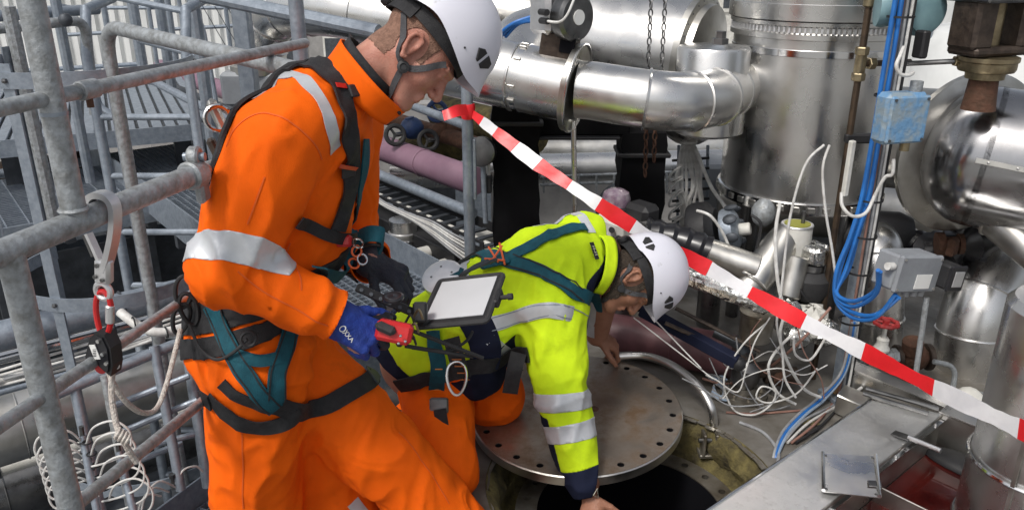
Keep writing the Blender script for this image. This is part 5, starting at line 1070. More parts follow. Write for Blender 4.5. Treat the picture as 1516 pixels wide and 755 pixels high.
lf = thing('tube_frame', 'round cornered tube frame with rungs behind the lanyard rope', 'ladder frame', V(250, 710, 2.35))
f0 = V(282, 512, 2.4)
obj('frame', G().tube(fillet([V(70, 588, 2.1), V(275, 503, 2.42), V(308, 720, 2.3)], .05, 8), .0185, 14), 'galv', lf); obj('post', G().tube([V(228, 512, 2.34), V(268, 725, 2.2)], .016, 12), 'galv', lf)
obj('post', G().tube([V(110, 570, 2.16), V(150, 760, 2.05)], .016, 12), 'galv', lf); obj('post', G().tube([V(155, 555, 2.2), V(195, 760, 2.1)], .014, 12), 'galv_old', lf)
for (a, b) in (((178, 640), (292, 592)), ((185, 690), (270, 655)), ((200, 665), (298, 640)), ((170, 600), (280, 556))): obj('rung', G().tube([V(*a, 2.25), V(*b, 2.35)], .011, 10), 'galv', lf)
# coiled white cables around two stubs
cs = thing('coil_holder', 'two grey upright stubs holding looped white cables', 'cable holder', V(150, 760, 1.95))
for (u, v0, u1) in ((122, 645, 150), (176, 668, 206)): obj('stub', G().tube([V(u, v0, 2.0), V(u1, 790, 1.9)], .011, 12), 'galv', cs); obj('plug', G().cyl(V(u, v0, 2.0), V(u - 2, v0 - 14, 2.0), .007, 8), 'steel_dark', cs)
for s_, (bu, bv, ku, kv) in enumerate(((122, 655, 4.2, 14), (150, 655, 6.5, 17))):
    for k in range(6):
        u0 = bu + ku * k; v0 = bv + kv * k; R1 = 34 + random.uniform(-5, 5)
        if s_ == 0: pts = [V(u0, v0, 1.99), V(u0 - 18, v0 - 16, 1.97), V(u0 - 42, v0 - 18, 1.95), V(u0 - 66, v0 - 6, 1.95), V(u0 - 70, v0 + 14, 1.95), V(u0 - 56, v0 + 28, 1.95), V(u0 - 20, v0 + 18, 1.97), V(u0 + 4, v0 + 8, 1.99)]
        else: pts = [V(u0 - 22, v0 + 2, 1.98), V(u0 - 12, v0 - 22, 1.95), V(u0 + 18, v0 - 32, 1.93), V(u0 + 42, v0 - 16, 1.93), V(u0 + 40, v0 + 12, 1.93), V(u0 + 12, v0 + 28, 1.95), V(u0 - 18, v0 + 36, 1.97)]
        cable(pts, .0032, 'cable_white', 'thin white cable loop ' + ('left' if s_ == 0 else 'right') + ' of the grey stubs, ' + ('topmost', 'second from top', 'third from top', 'fourth from top', 'second from bottom', 'lowest')[k], 6, group='white cable loops ' + ('left' if s_ == 0 else 'right'))
        tag(obj('cable_tie', G().ring(pts[0].lerp(pts[1], .12), ZZ, .013, .0025, 12, 5), 'black'), 'black tie fixing a white cable loop to ' + ('left' if s_ == 0 else 'right') + ' stub, ' + ('topmost', 'second from top', 'third from top', 'fourth from top', 'second from bottom', 'lowest')[k], 'cable tie', 'ties on the cable stubs')
for k in range(3): cable([V(262 - 12 * k, 722 + 6 * k, 2.2), V(235 - 8 * k, 712 + 10 * k, 2.15), V(215 - 6 * k, 735 + 8 * k, 2.12), V(208 - 5 * k, 765, 2.1)], .0035, 'cable_white', 'white cable arc beside the kick plate, ' + ('uppermost', 'middle', 'lowest')[k], 6, group='cable arcs by the kick plate')
cable([V(262, 712, 2.2), V(272, 695, 2.22), V(290, 690, 2.26), V(300, 698, 2.28)], .0035, 'cable_white', 'white cable arc rising over the kick plate', 6)
tag(obj('quick_coupling', G().lathe(V(258, 722, 2.2), ZZ, [(.008, 0), (.011, .004), (.011, .02), (.007, .022), (.007, .04), (.01, .042), (.01, .055), (0, .056)], 10), 'steel_dark'), 'small steel quick coupling standing by the kick plate', 'coupling')
# ================================================================== PEOPLE: distance-field modelling
def A3(p): return np.array(p, dtype=float)
def smin(a, b, k):
    if k <= 0: return np.minimum(a, b)
    h = np.clip(.5 + .5 * (b - a) / k, 0, 1); return b + (a - b) * h - k * h * (1 - h)
_NT = np.random.RandomState(11).uniform(-1, 1, 64 ** 3).astype(np.float32)
def vnoise(P, seed=0):
    I = np.floor(P).astype(np.int32); f = (P - I).astype(np.float32); f = f * f * (3 - 2 * f); I = I + np.array([seed * 7, seed * 13, seed * 29], dtype=np.int32)
    X0 = (I[:, 0] & 63) << 12; X1 = ((I[:, 0] + 1) & 63) << 12; Y0 = (I[:, 1] & 63) << 6; Y1 = ((I[:, 1] + 1) & 63) << 6; Z0 = I[:, 2] & 63; Z1 = (I[:, 2] + 1) & 63
    fx, fy, fz = f.T; t = _NT
    def ln(a, b, w_): return a + (b - a) * w_
    a = X0 | Y0; b = X0 | Y1; c = X1 | Y0; d = X1 | Y1
    lo_ = ln(ln(t[a | Z0], t[a | Z1], fz), ln(t[b | Z0], t[b | Z1], fz), fy); hi_ = ln(ln(t[c | Z0], t[c | Z1], fz), ln(t[d | Z0], t[d | Z1], fz), fy)
    return ln(lo_, hi_, fx).astype(float)
def cap(a, b, ra, rb, flat=None):
    a = A3(a); b = A3(b); ab = b - a; L2 = max(1e-12, ab @ ab)
    ax = None if flat is None else A3(flat[0]) / np.linalg.norm(A3(flat[0]))
    def f(P):
        d = P - a; t = np.clip(d @ ab / L2, 0, 1); q = d - t[:, None] * ab
        r = ra + (rb - ra) * t
        if ax is not None:
            c = q @ ax; q = q - np.outer(c * (1 - 1 / flat[1]), ax)
        return np.sqrt((q * q).sum(1)) - r
    f.c = (a + b) / 2; f.R = np.sqrt(L2) / 2 + max(ra, rb) * max(1, flat[1] if flat else 1); return f
def ell(c, r, axes=None):
    c = A3(c); M = np.eye(3) if axes is None else np.array([A3(x) / np.linalg.norm(A3(x)) for x in axes]); r = A3(r)
    def f(P):
        q = ((P - c) @ M.T) / r; k0 = np.sqrt((q * q).sum(1)) + 1e-9; q2 = q / r; k1 = np.sqrt((q2 * q2).sum(1)) + 1e-9
        return k0 * (k0 - 1) / k1
    f.c = c; f.R = float(max(r)); return f
class SDF:
    def __init__(s, parts=(), post=None): s.p = list(parts); s.post = post      # parts: (fn, k, 'u'|'s')
    def u(s, f, k=.03): s.p.append((f, k, 'u')); return s
    def sub(s, f, k=.01): s.p.append((f, k, 's')); return s
    def __call__(s, P):
        if len(P) > 9000: return s.chunks(P, s.raw)
        return s.raw(P)
    def chunks(s, P, fn):
        key = np.floor(P / .13).astype(np.int64); key = (key[:, 0] * 1000003 + key[:, 1]) * 1000003 + key[:, 2]
        od = np.argsort(key, kind='stable'); ks = key[od]; cut = np.flatnonzero(np.diff(ks)) + 1; r = np.empty(len(P))
        for ix in np.split(od, cut): r[ix] = fn(P[ix])
        return r
    def raw(s, P):
        d = np.full(len(P), 1e3); lo = P.min(0); hi = P.max(0)
        for f, k, o in s.p:
            g = np.maximum(np.maximum(lo - f.c, f.c - hi), 0)
            if np.sqrt((g * g).sum()) - f.R > .07 + k: continue
            e = f(P); d = smin(d, e, k) if o == 'u' else -smin(-d, e, k)
        if s.post:
            m = np.abs(d) < .045
            if m.any(): d[m] = s.post(P[m], d[m])
        return d
    def grad(s, P, e=.0015):
        g = np.empty_like(P)
        for i in range(3):
            q = np.zeros(3); q[i] = e; g[:, i] = s(P + q) - s(P - q)
        n = np.linalg.norm(g, axis=1)[:, None]; return g / np.maximum(n, 1e-9)
    def hit(s, uv, t0=.9):
        D = np.array([A3(ray(u, v)) for u, v in uv]); t = np.full(len(uv), t0); O = A3(CAM); bt = t.copy(); bd = np.full(len(uv), 1e3)
        for _ in range(75):
            d = s(O + D * t[:, None]); b = np.abs(d) < bd; bt[b] = t[b]; bd[b] = np.abs(d[b]); t = t + np.clip(d * .75, -.02, .06)
            if np.all((np.abs(d) < 4e-4) | (t > 4)): break
        P = O + D * bt[:, None]; ms = bd > .002
        if ms.any(): P[ms] = s.onto(P[ms], 0, 4)
        return P
    def onto(s, P, off=0, n=3):
        for _ in range(n): P = P - s.grad(P) * np.clip(s(P) - off, -.03, .03)[:, None]
        return P
def nets(sdf, lo, hi, h, m=4, relax=1):
    lo = A3(lo); hi = A3(hi); nb = np.ceil((hi - lo) / (h * m)).astype(int) + 1
    bi = np.stack(np.meshgrid(*[np.arange(n) for n in nb], indexing='ij'), -1).reshape(-1, 3)
    cd = sdf(lo + (bi * m + (m - 1) / 2) * h)
    act = np.abs(cd) < m * h * 1.6 + .004
    D = np.repeat(np.repeat(np.repeat(cd.reshape(nb), m, 0), m, 1), m, 2).astype(np.float32)
    loc = np.stack(np.meshgrid(*[np.arange(m)] * 3, indexing='ij'), -1).reshape(-1, 3)
    ab = bi[act]
    sc_ = max(1, int(.13 / (h * m))); key = (ab // sc_) @ np.array([1000003, 1009, 1]); od = np.argsort(key, kind='stable')
    for ix in np.split(od, np.flatnonzero(np.diff(key[od])) + 1):
        idx = (ab[ix][:, None, :] * m + loc[None]).reshape(-1, 3)
        D[idx[:, 0], idx[:, 1], idx[:, 2]] = sdf.raw(lo + idx * h)
    S = D < 0; N = np.array(D.shape) - 1
    c8 = np.zeros(N, dtype=np.int8)
    for dx in (0, 1):
        for dy in (0, 1):
            for dz in (0, 1): c8 += S[dx:dx + N[0], dy:dy + N[1], dz:dz + N[2]]
    cells = np.argwhere((c8 > 0) & (c8 < 8)); cid = np.full(N, -1, dtype=np.int64); cid[tuple(cells.T)] = np.arange(len(cells))
    acc = np.zeros((len(cells), 3)); cnt = np.zeros(len(cells))
    cor = [np.array(c) for c in ((0, 0, 0), (1, 0, 0), (0, 1, 0), (1, 1, 0), (0, 0, 1), (1, 0, 1), (0, 1, 1), (1, 1, 1))]
    vals = [D[tuple((cells + c).T)] for c in cor]
    for i in range(8):
        for j in range(i + 1, 8):
            if np.abs(cor[i] - cor[j]).sum() != 1: continue
            x = (vals[i] < 0) != (vals[j] < 0); t = np.where(x, vals[i] / np.where(x, vals[i] - vals[j], 1), 0)
            acc += np.where(x[:, None], cor[i] + t[:, None] * (cor[j] - cor[i]), 0); cnt += x
    P = lo + (cells + acc / cnt[:, None]) * h
    F = []
    for a in range(3):
        b, c = (a + 1) % 3, (a + 2) % 3
        sl0 = [slice(1, None)] * 3; sl0[a] = slice(0, -1); sl1 = [slice(1, None)] * 3; sl1[a] = slice(1, None)
        s0 = S[tuple(sl0)]; s1 = S[tuple(sl1)]; e = np.argwhere(s0 != s1)
        off = np.ones(3, dtype=int); off[a] = 0; e = e + off
        ok = np.all(e < N, axis=1); e = e[ok]
        if not len(e): continue
        ub = np.zeros(3, dtype=int); ub[b] = 1; uc = np.zeros(3, dtype=int); uc[c] = 1
        q = np.stack([cid[tuple((e - ub - uc).T)], cid[tuple((e - uc).T)], cid[tuple(e.T)], cid[tuple((e - ub).T)]], 1)
        fl = ~S[tuple(e.T)]; q[fl] = q[fl][:, ::-1]; F.append(q[np.all(q >= 0, axis=1)])
    F = np.concatenate(F)
    for _ in range(relax): P = P - sdf.grad(P) * np.clip(sdf(P), -h, h)[:, None]
    return P, F
def tri(F): return np.concatenate([F[:, [0, 1, 2]], F[:, [0, 2, 3]]]) if F.shape[1] == 4 else F
def clip(P, T, s):
    """Keep the part of a triangle mesh where s <= 0, cutting triangles at the exact line."""
    ins = s <= 0; n = ins[T].sum(1); keep = T[n == 3]; out = [keep]; newp = []; cache = {}; base_n = len(P); extra = []
    def ev(i, j):
        k = (i, j) if i < j else (j, i)
        if k not in cache:
            t = s[k[0]] / (s[k[0]] - s[k[1]]); cache[k] = base_n + len(newp); newp.append(P[k[0]] + t * (P[k[1]] - P[k[0]]))
        return cache[k]
    for tr_ in T[(n == 1) | (n == 2)]:
        poly = []
        for a in range(3):
            i, j = int(tr_[a]), int(tr_[(a + 1) % 3])
            if ins[i]: poly.append(i)
            if ins[i] != ins[j]: poly.append(ev(i, j))
        for k in range(1, len(poly) - 1): extra.append((poly[0], poly[k], poly[k + 1]))
    if extra: out.append(np.array(extra))
    T2 = np.concatenate(out) if len(out) > 1 else keep
    P2 = np.concatenate([P, np.array(newp)]) if newp else P
    used = np.unique(T2); mp = np.full(len(P2), -1); mp[used] = np.arange(len(used)); return P2[used], mp[T2]
def cutmesh(P, T, fns):
    for f in fns: P, T = clip(P, T, f(P))
    return P, T
def panel(name, sdf, P, T, fns, off, mat, parent, thick=.002):
    p, t = cutmesh(P, T, fns)
    if not len(t): return None
    if off: p = p + sdf.grad(p) * off
    o = obj(name, (p, t), mat, parent, True, 0)
    if thick: md = o.modifiers.new('thickness', 'SOLIDIFY'); md.thickness = thick; md.offset = -1
    return o
def ribbon(name, sdf, pts, w_, mat, parent, off=.004, t=.003, n=6, m=5, sides=None, proj=True):
    """A strap lying on the body: pts are (u, v) picture points found on the surface, or 3-D points."""
    h_ = iter(sdf.hit([p for p in pts if len(p) == 2])) if any(len(p) == 2 for p in pts) else None
    P3 = [Vector(next(h_)) if len(p) == 2 else Vector(p) for p in pts]
    C = np.array([A3(p) for p in smooth_path(P3, n)])
    if proj: C = sdf.onto(C, off)
    for _ in range(2): C[1:-1] = .25 * C[:-2] + .5 * C[1:-1] + .25 * C[2:]
    Nn = sdf.grad(C)
    for _ in range(4): Nn[1:-1] = .25 * Nn[:-2] + .5 * Nn[1:-1] + .25 * Nn[2:]
    Tn = np.gradient(C, axis=0); Tn /= np.linalg.norm(Tn, axis=1)[:, None]
    Bn = np.cross(Tn, Nn); Bn /= np.linalg.norm(Bn, axis=1)[:, None]
    rows = []
    for k in range(m):
        s = (k / (m - 1) - .5) * w_; q = C + Bn * s
        d = sdf(q) - off; q = q - Nn * np.clip(d, -.015, .015)[:, None] * (1 if proj else 0); rows.append(q)
    L = len(C); vs = []
    for i in range(L):
        for k in range(m): vs.append(rows[k][i] + Nn[i] * t)
        for k in range(m - 1, -1, -1): vs.append(rows[k][i] - Nn[i] * t * .5)
    fs = []; K = 2 * m
    for i in range(L - 1):
        for k in range(K): fs.append((i * K + k, i * K + (k + 1) % K, (i + 1) * K + (k + 1) % K, (i + 1) * K + k))
    fs += [tuple(range(K)), tuple((L - 1) * K + k for k in range(K))]
    return obj(name, G().add(vs, fs), mat, parent, True, 45)
def folds(seed, amp, freq, dirs):
    """Cloth creases: ridged noise stretched along each fold direction."""
    Ms = []
    for (d, st) in dirs:
        d = A3(d) / np.linalg.norm(A3(d)); Ms.append(np.eye(3) - np.outer(d, d) * (1 - st))
    def f(P):
        r = 0
        w1 = vnoise(P * freq * .6, seed + 9)[:, None] * .35
        for i, M in enumerate(Ms):
            a = vnoise((P @ M) * freq + w1, seed + i); r = r + (1 - 2.2 * np.abs(a)) * .6
            r = r + vnoise((P @ M) * freq * 2.1 + 5, seed + 20 + i) * .18 - .5 * np.exp(-(a / .1) ** 2) * np.clip(w1[:, 0] * 5, 0, 1)
        return amp * r / len(Ms)
    return f
def plane(c, n): c = A3(c); n = A3(n) / np.linalg.norm(A3(n)); return lambda P: (P - c) @ n
def slab(c, n, hw): c = A3(c); n = A3(n) / np.linalg.norm(A3(n)); return lambda P: np.abs((P - c) @ n) - hw
def near(a, b, r): g = cap(a, b, r, r); return lambda P: g(P)
def inv(f): return lambda P: -f(P)
# ---- head in its own frame: x forward, y left, z up, origin between the ear canals
def head_parts(O, f, u, l):
    O = Vector(O)
    def W(x, y, z): return O + f * x + l * y + u * z
    ax = (f, l, u); s = []
    s.append((ell(W(-.008, 0, .055), (.098, .077, .088), ax), .02, 'u'))
    s.append((ell(W(.045, 0, -.01), (.052, .058, .085), ax), .03, 'u'))
    s.append((cap(W(-.005, .05, -.03), W(.06, .022, -.088), .022, .02), .025, 'u')); s.append((cap(W(-.005, -.05, -.03), W(.06, -.022, -.088), .022, .02), .025, 'u'))
    s.append((ell(W(.078, 0, -.092), (.022, .026, .02), ax), .02, 'u'))
    for q in (-1, 1):
        s.append((ell(W(.052, q * .042, -.018), (.03, .026, .026), ax), .02, 'u'))
        s.append((ell(W(.1, q * .031, .014), (.016, .02, .012), ax), .012, 's'))
        s.append((ell(W(.082, q * .031, .012), (.0125, .0135, .0115), ax), .004, 'u'))
        s.append((cap(W(.094, q * .012, .014), W(.086, q * .045, .011), .0035, .003), .004, 'u'))
        s.append((cap(W(.1, q * .01, .034), W(.085, q * .05, .034), .0095, .007), .012, 'u'))
    s.append((cap(W(.094, 0, .026), W(.118, 0, -.022), .008, .0125), .01, 'u'))
    for q in (-1, 1): s.append((ell(W(.106, q * .012, -.027), (.011, .009, .009), ax), .007, 'u'))
    s.append((cap(W(.0945, -.018, -.05), W(.0945, .018, -.05), .0065, .0065), .01, 'u')); s.append((cap(W(.092, -.016, -.063), W(.092, .016, -.063), .0072, .0072), .01, 'u'))
    s.append((cap(W(.102, -.024, -.0565), W(.102, .024, -.0565), .003, .003), .003, 's'))
    for q in (-1, 1):
        e = [(-.014, .02), (-.02, .03), (-.008, .036), (.006, .03), (.004, .01), (-.002, -.012), (-.008, -.026)]
        e = [(.006, .006), (.004, .024), (-.008, .033), (-.021, .026), (-.023, .008), (-.014, -.014), (-.004, -.03), (.004, -.026)]
        s.append((ell(W(-.006, q * .079, .004), (.016, .007, .03), ax), .006, 'u'))
        for (a, b) in zip(e, e[1:]): s.append((cap(W(a[0], q * (.085 - .35 * a[0] * .6), a[1]), W(b[0], q * (.085 - .35 * b[0] * .6), b[1]), .0048, .0048), .004, 'u'))
        s.append((ell(W(-.004, q * .092, .006), (.008, .009, .014), ax), .005, 's'))
    return s
def hand_parts(O, x, y, z, curls, scale=1.0, r=.0092, thumb=((.6, .72, -.35), (.85, .35, -.4)), spread=.06):
    """Right or left hand: x towards the fingers, y towards the thumb, z out of the back of the hand."""
    O = Vector(O); k = scale
    def W(p): return O + (x * p[0] + y * p[1] + z * p[2]) * k
    s = [(cap(W((0, 0, 0)), W((.045, 0, 0)), .026 * k, .032 * k, (z, .62)), .012, 'u'), (cap(W((.05, -.022, 0)), W((.085, -.03, 0)), .018 * k, .0135 * k), .014, 'u'), (cap(W((.05, .018, 0)), W((.09, .028, 0)), .02 * k, .0135 * k), .014, 'u'), (cap(W((.06, 0, 0)), W((.09, 0, .001)), .022 * k, .016 * k), .014, 'u')]
    base_ = [(.092, .031), (.096, .0105), (.091, -.011), (.082, -.031)]; ln_ = [(.044, .026, .02), (.049, .029, .021), (.045, .027, .02), (.035, .021, .018)]
    for i in range(4):
        p = Vector((base_[i][0], base_[i][1], 0)); yaw = spread * (1.5 - i); a = 0
        rr = r * (1.0, 1.03, .98, .86)[i]
        for j in range(3):
            a += curls[i][j]; d = Vector((math.cos(a) * math.cos(yaw), math.sin(yaw) * math.cos(a), -math.sin(a)))
            q = p + d * ln_[i][j]; s.append((cap(W(p), W(q), rr * k * (1 - .06 * j), rr * k * (.95 - .08 * j)), .0035 if j == 0 else .003, 'u')); p = q
    p = Vector((.026, .026, -.006)); 
    for j, (d, L) in enumerate(((Vector(thumb[0]).normalized(), .042), (Vector(thumb[0]).lerp(Vector(thumb[1]), .5).normalized(), .034), (Vector(thumb[1]).normalized(), .028))):
        q = p + d * L; s.append((cap(W(p), W(q), (.0155, .0115, .0108)[j] * k, (.012, .0108, .0085)[j] * k), (.012, .004, .003)[j], 'u')); p = q
    return s
# ---- climbing-style helmet
def rim_z(phi):       # height of the shell's edge round the head (phi = 0 in front)
    c = math.cos(phi); s = abs(math.sin(phi))
    z = .038 - .012 * math.exp(-((abs(phi) - .75) / .35) ** 2) + .02 * math.exp(-((abs(phi) - 1.75) / .45) ** 2) - .004 * (c < -.6)
    return z
def helmet(parent, O, f, u, l, scale=1.0):
    O = Vector(O)
    def W(x, y, z): return O + (f * x + l * y + u * z) * scale
    n, m = 72, 26; rows = []; cz = .045; top = .195
    for i in range(m + 1):
        row = []
        for k in range(n):
            ph = 2 * math.pi * k / n; ph2 = ph if ph <= math.pi else ph - 2 * math.pi
            z0 = rim_z(ph2); t = i / m; c_, s_ = math.cos(ph2), math.sin(ph2)
            zz = top - (top - z0) * (1 - math.cos(t * math.pi / 2)) ** .92
            h = max(0, min(1, (zz - cz) / (top - cz))); rad = math.sqrt(max(0, 1 - h ** 2.25))
            if zz < cz: rad = 1 + .05 * (cz - zz) / .02 * .3
            a_ = .148 if c_ > 0 else .132; b_ = .118
            fl = .02 * math.exp(-(ph2 / .55) ** 2) * max(0, (t - .8) / .2) ** 1.6
            rid = 1 + .016 * math.exp(-((abs(s_) - .42) / .08) ** 2) * math.sin(min(1, t * 1.2) * math.pi)
            row.append((a_ * c_ * rad * rid + fl, b_ * s_ * rad * rid, zz - fl * .3))
        rows.append(row)
    vs = [W(*p) for r in rows for p in r]; inn = [W(p[0] * .955, p[1] * .955, p[2] - .004 * (1 - i / m) - (.0 if i < m else -.002)) for i, r in enumerate(rows) for p in r]
    fs = []; nv = len(vs)
    for i in range(m):
        for k in range(n):
            k2 = (k + 1) % n; fs.append((i * n + k, i * n + k2, (i + 1) * n + k2, (i + 1) * n + k)); fs.append((nv + i * n + k2, nv + i * n + k, nv + (i + 1) * n + k, nv + (i + 1) * n + k2))
    for k in range(n): k2 = (k + 1) % n; fs.append((m * n + k, m * n + k2, nv + m * n + k2, nv + m * n + k))
    hm = obj('helmet', G().add(vs + inn, fs), 'helmet', parent, True, 50)
    def surf(x, z):         # y of the outer shell at local x, z
        h = max(0, min(1, (z - cz) / (top - cz))); rad = math.sqrt(max(0, 1 - h ** 2.25)); a_ = .148 if x > 0 else .132
        return .118 * math.sqrt(max(0, rad ** 2 - (x / a_) ** 2)) if abs(x / a_) < rad else 0
    for sgn in (-1, 1):
        for (px, pz, sc, mir) in ((.108, .082, 1, 1), (-.092, .075, .95, -1)):
            for half in ([(-.024, .006), (-.012, .017), (-.003, .016), (-.003, -.015), (-.009, -.014)], [(.003, .017), (.02, .013), (.024, .0), (.012, -.017), (.003, -.014)]):
                pts = []
                for (dx, dz) in half:
                    x_ = px + mir * dx * sc; z_ = pz + dz * sc; pts.append((x_, sgn * (surf(x_, z_) + .0012), z_))
                ctr = Vector((sum(p[0] for p in pts) / 5, sum(p[1] for p in pts) / 5, sum(p[2] for p in pts) / 5))
                nrm_l = Vector((ctr.x / .148 ** 2, ctr.y / .118 ** 2, (ctr.z - cz) / .15 ** 2)).normalized(); nw = f * nrm_l.x + l * nrm_l.y + u * nrm_l.z
                ring1 = [W(*p) + nw * .0005 for p in pts]; ring2 = [W(*(Vector(p).lerp(ctr, .12))) + nw * .0035 for p in pts]; c2 = W(*ctr) + nw * .005
                obj('clip_slot', G().add(ring1 + ring2 + [c2], [(i, (i + 1) % 5, 5 + (i + 1) % 5, 5 + i) for i in range(5)] + [(5 + i, 5 + (i + 1) % 5, 10) for i in range(5)]), 'black', hm, True, 30)
        x_, z_ = .066, .062; obj('rivet', G().ball(W(x_, sgn * (surf(x_, z_) + .0005), z_), .0028, 8), 'mark_black', hm)
    lin = [(math.cos(a), math.sin(a)) for a in [2 * math.pi * k / 40 for k in range(40)]]
    obj('headband', G().strip([W((.105 if c > 0 else .108) * c, .088 * s, .034 + .006 * abs(s)) for c, s in lin] + [W(.105, 0, .034)], u, .03 * scale, .003), 'web_black', parent)
    obj('rear_cradle', G().strip([W(.115 * math.cos(a), .09 * math.sin(a), .012 + .02 * abs(math.sin(a))) for a in [R_(120 + 5 * k) for k in range(25)]], u, .034 * scale, .004), 'web_black', parent)
    obj('size_dial', G().lathe(W(-.122, 0, .012), -f, [(.018, -.004), (.02, 0), (.02, .01), (.016, .014), (0, .014)], 20), 'black', parent)
    return W, hm
def collar(parent, c, axis, up_hint, a_, b_, h, mat, name='collar', gap=.5, flare=1.1, thick=.004, lean=(0, 0, 0)):
    """Stand-up collar: an open ring, higher at the back, leaving a gap in front (front = up_hint direction)."""
    d = Vector(axis).normalized(); x = Vector(up_hint); x = (x - d * x.dot(d)).normalized(); y = d.cross(x); n = 40; vs = []; fs = []; c = Vector(c)
    rows = 5
    for r in range(rows + 1):
        t = r / rows
        for k in range(n + 1):
            a = gap + (2 * math.pi - 2 * gap) * k / n; s = 1 + (flare - 1) * t; hh = h * t * (.75 + .25 * (1 - math.cos(a)) / 2)
            wv = 1 + .02 * math.sin(5 * a + 2 * t)
            vs.append(c + (x * (a_ * math.cos(a)) + y * (b_ * math.sin(a))) * s * wv + d * hh + Vector(lean) * t)
    for r in range(rows):
        for k in range(n): i = r * (n + 1) + k; fs.append((i, i + 1, i + n + 2, i + n + 1))
    o = obj(name, G().add(vs, fs), mat, parent, True, 0); md = o.modifiers.new('thickness', 'SOLIDIFY'); md.thickness = thick; md.offset = 0; return o
def lettering(text, p, x, y, size, mat, parent, name='lettering', thick=.0006, sdf=None):
    cu = bpy.data.curves.new(name, 'FONT'); cu.body = text; cu.size = size; cu.extrude = thick; cu.align_x = 'CENTER'; cu.align_y = 'CENTER'
    tmp = bpy.data.objects.new('t', cu); COL.objects.link(tmp); dg = bpy.context.evaluated_depsgraph_get(); me = tmp.evaluated_get(dg).to_mesh()
    x = Vector(x).normalized(); z = x.cross(Vector(y)).normalized(); y = z.cross(x); g = G()
    g.add([Vector(p) + x * v.co.x + y * v.co.y + z * v.co.z for v in me.vertices], [tuple(q.vertices) for q in me.polygons])
    if sdf is not None: g.v = [tuple(q) for q in sdf.onto(np.array(g.v), .0014, 3)]
    tmp.evaluated_get(dg).to_mesh_clear(); bpy.data.objects.remove(tmp); bpy.data.curves.remove(cu)
    return obj(name, g, mat, parent, False)
# ================================================================== STANDING WORKER (orange coveralls)
w1 = thing('person', 'standing person in orange coverall, white helmet and harness, holding a controller', 'person', (-.62, 1.9, -.2), 'workers in white helmets')
Lt = Vector((-.18, .98, 0)).normalized(); Ff = Vector((.98, .18, 0)).normalized()
def hv(u, v, Y, dz=0): return V(u, v, Y) + Vector((0, 0, dz))
S1 = {}
rS, rE, rW = hv(415, 205, 1.76), hv(336, 400, 1.66), hv(494, 470, 1.70)
lS, lE, lW = hv(512, 190, 2.16), hv(515, 345, 2.24), hv(548, 388, 2.06)
nkb = hv(535, 105, 1.965)
rH, rK, rA = hv(384, 545, 1.84), Vector((hv(378, 740, 1.86).x, 1.87, .2)), Vector((-.72, 1.92, -.1))
lH, lK, lA = hv(432, 540, 2.0), hv(562, 668, 1.985), hv(722, 830, 1.98)
def w1_parts(g):         # g widens or narrows the figure
    q = lambda r: r * g
    s = [(ell(hv(374, 500, 1.93), (q(.165), q(.19), q(.135)), (Ff, Lt, ZZ)), .05, 'u'),
         (cap(hv(374, 462, 1.93), hv(418, 335, 1.95), q(.15), q(.142), (Lt, 1.15)), .06, 'u'),
         (cap(hv(418, 335, 1.95), hv(468, 215, 1.965), q(.145), q(.132), (Lt, 1.22)), .06, 'u'),
         (cap(hv(440, 190, 1.8), hv(502, 172, 2.14), q(.088), q(.082)), .06, 'u'),
         (cap(hv(470, 160, 1.9), hv(515, 128, 1.96), q(.098), q(.07)), .05, 'u'),
         (cap(rS, rE, q(.099), q(.08)), .035, 'u'), (cap(rE, rW, q(.077), q(.056)), .03, 'u'),
         (cap(lS, lE, q(.095), q(.08)), .035, 'u'), (cap(lE, lW, q(.078), q(.055)), .03, 'u'),
         (cap(rH, rK, q(.132), q(.112)), .05, 'u'), (cap(rK, rA, q(.112), q(.095)), .03, 'u'),
         (cap(hv(455, 590, 2.02), hv(520, 790, 2.06), q(.1), q(.11)), .06, 'u'), (cap(lH, lK, q(.132), q(.112)), .05, 'u'), (cap(lK, lA, q(.112), q(.095)), .03, 'u')]
    return s
fd1 = folds(3, .021, 8.5, [((.5, .2, .8), .35), ((.8, 0, -.5), .4)]); fd2 = folds(11, .009, 18, [((.3, .5, .8), .3)])
jfold = []
def w1_post(P, d):
    n = fd1(P) + fd2(P)
    # tighter concertina folds at elbow, waist and crotch
    for (c, r, ax, a, fr) in ((A3(rE), .16, A3((rW - rE).normalized() - (rE - rS).normalized()), .007, 95), (A3(hv(470, 505, 1.85)), .16, A3((.35, 0, .94)), .009, 90), (A3(hv(400, 440, 1.9)), .2, A3((.2, 0, .98)), .006, 70), (A3(rW), .1, A3((rW - rE).normalized()), .005, 120)):
        q = P - c; w_ = np.exp(-(q * q).sum(1) / r ** 2 * 2); ax = ax / np.linalg.norm(ax)
        n = n + 1.25 * a * w_ * (1 - 2 * np.abs(np.sin((q @ ax * fr + 2.2 * vnoise(P * 9, 5)) * .5)) ** .75)
    return d - n
CLOTH1 = SDF(w1_parts(1.0), w1_post)
P1, F1 = nets(CLOTH1, (-1.35, 1.4, -.2), (.12, 2.48, 1.55), .0068)
T1 = tri(F1)
rfd = (rW - rE).normalized(); lfd = (lW - lE).normalized(); lsd = (lA - lK).normalized(); rsd = (rA - rK).normalized()
ncd = Vector((.62, .1, .62)).normalized()
cover_cut = [lambda P, a=near(rW - rfd * .02, rW + rfd * .2, .11), b=plane(rW + rfd * .004, rfd): np.minimum(-a(P), b(P)), lambda P, a=near(lW - lfd * .02, lW + lfd * .2, .1), b=plane(lW + lfd * .004, lfd): np.minimum(-a(P), b(P)), plane(nkb - ncd * .012, ncd)]
P1c, T1c = cutmesh(P1, T1, cover_cut + [lambda P: -.135 - P[:, 2]])
co1 = panel('coverall', CLOTH1, P1c, T1c, [], 0, 'orange', w1, .004)
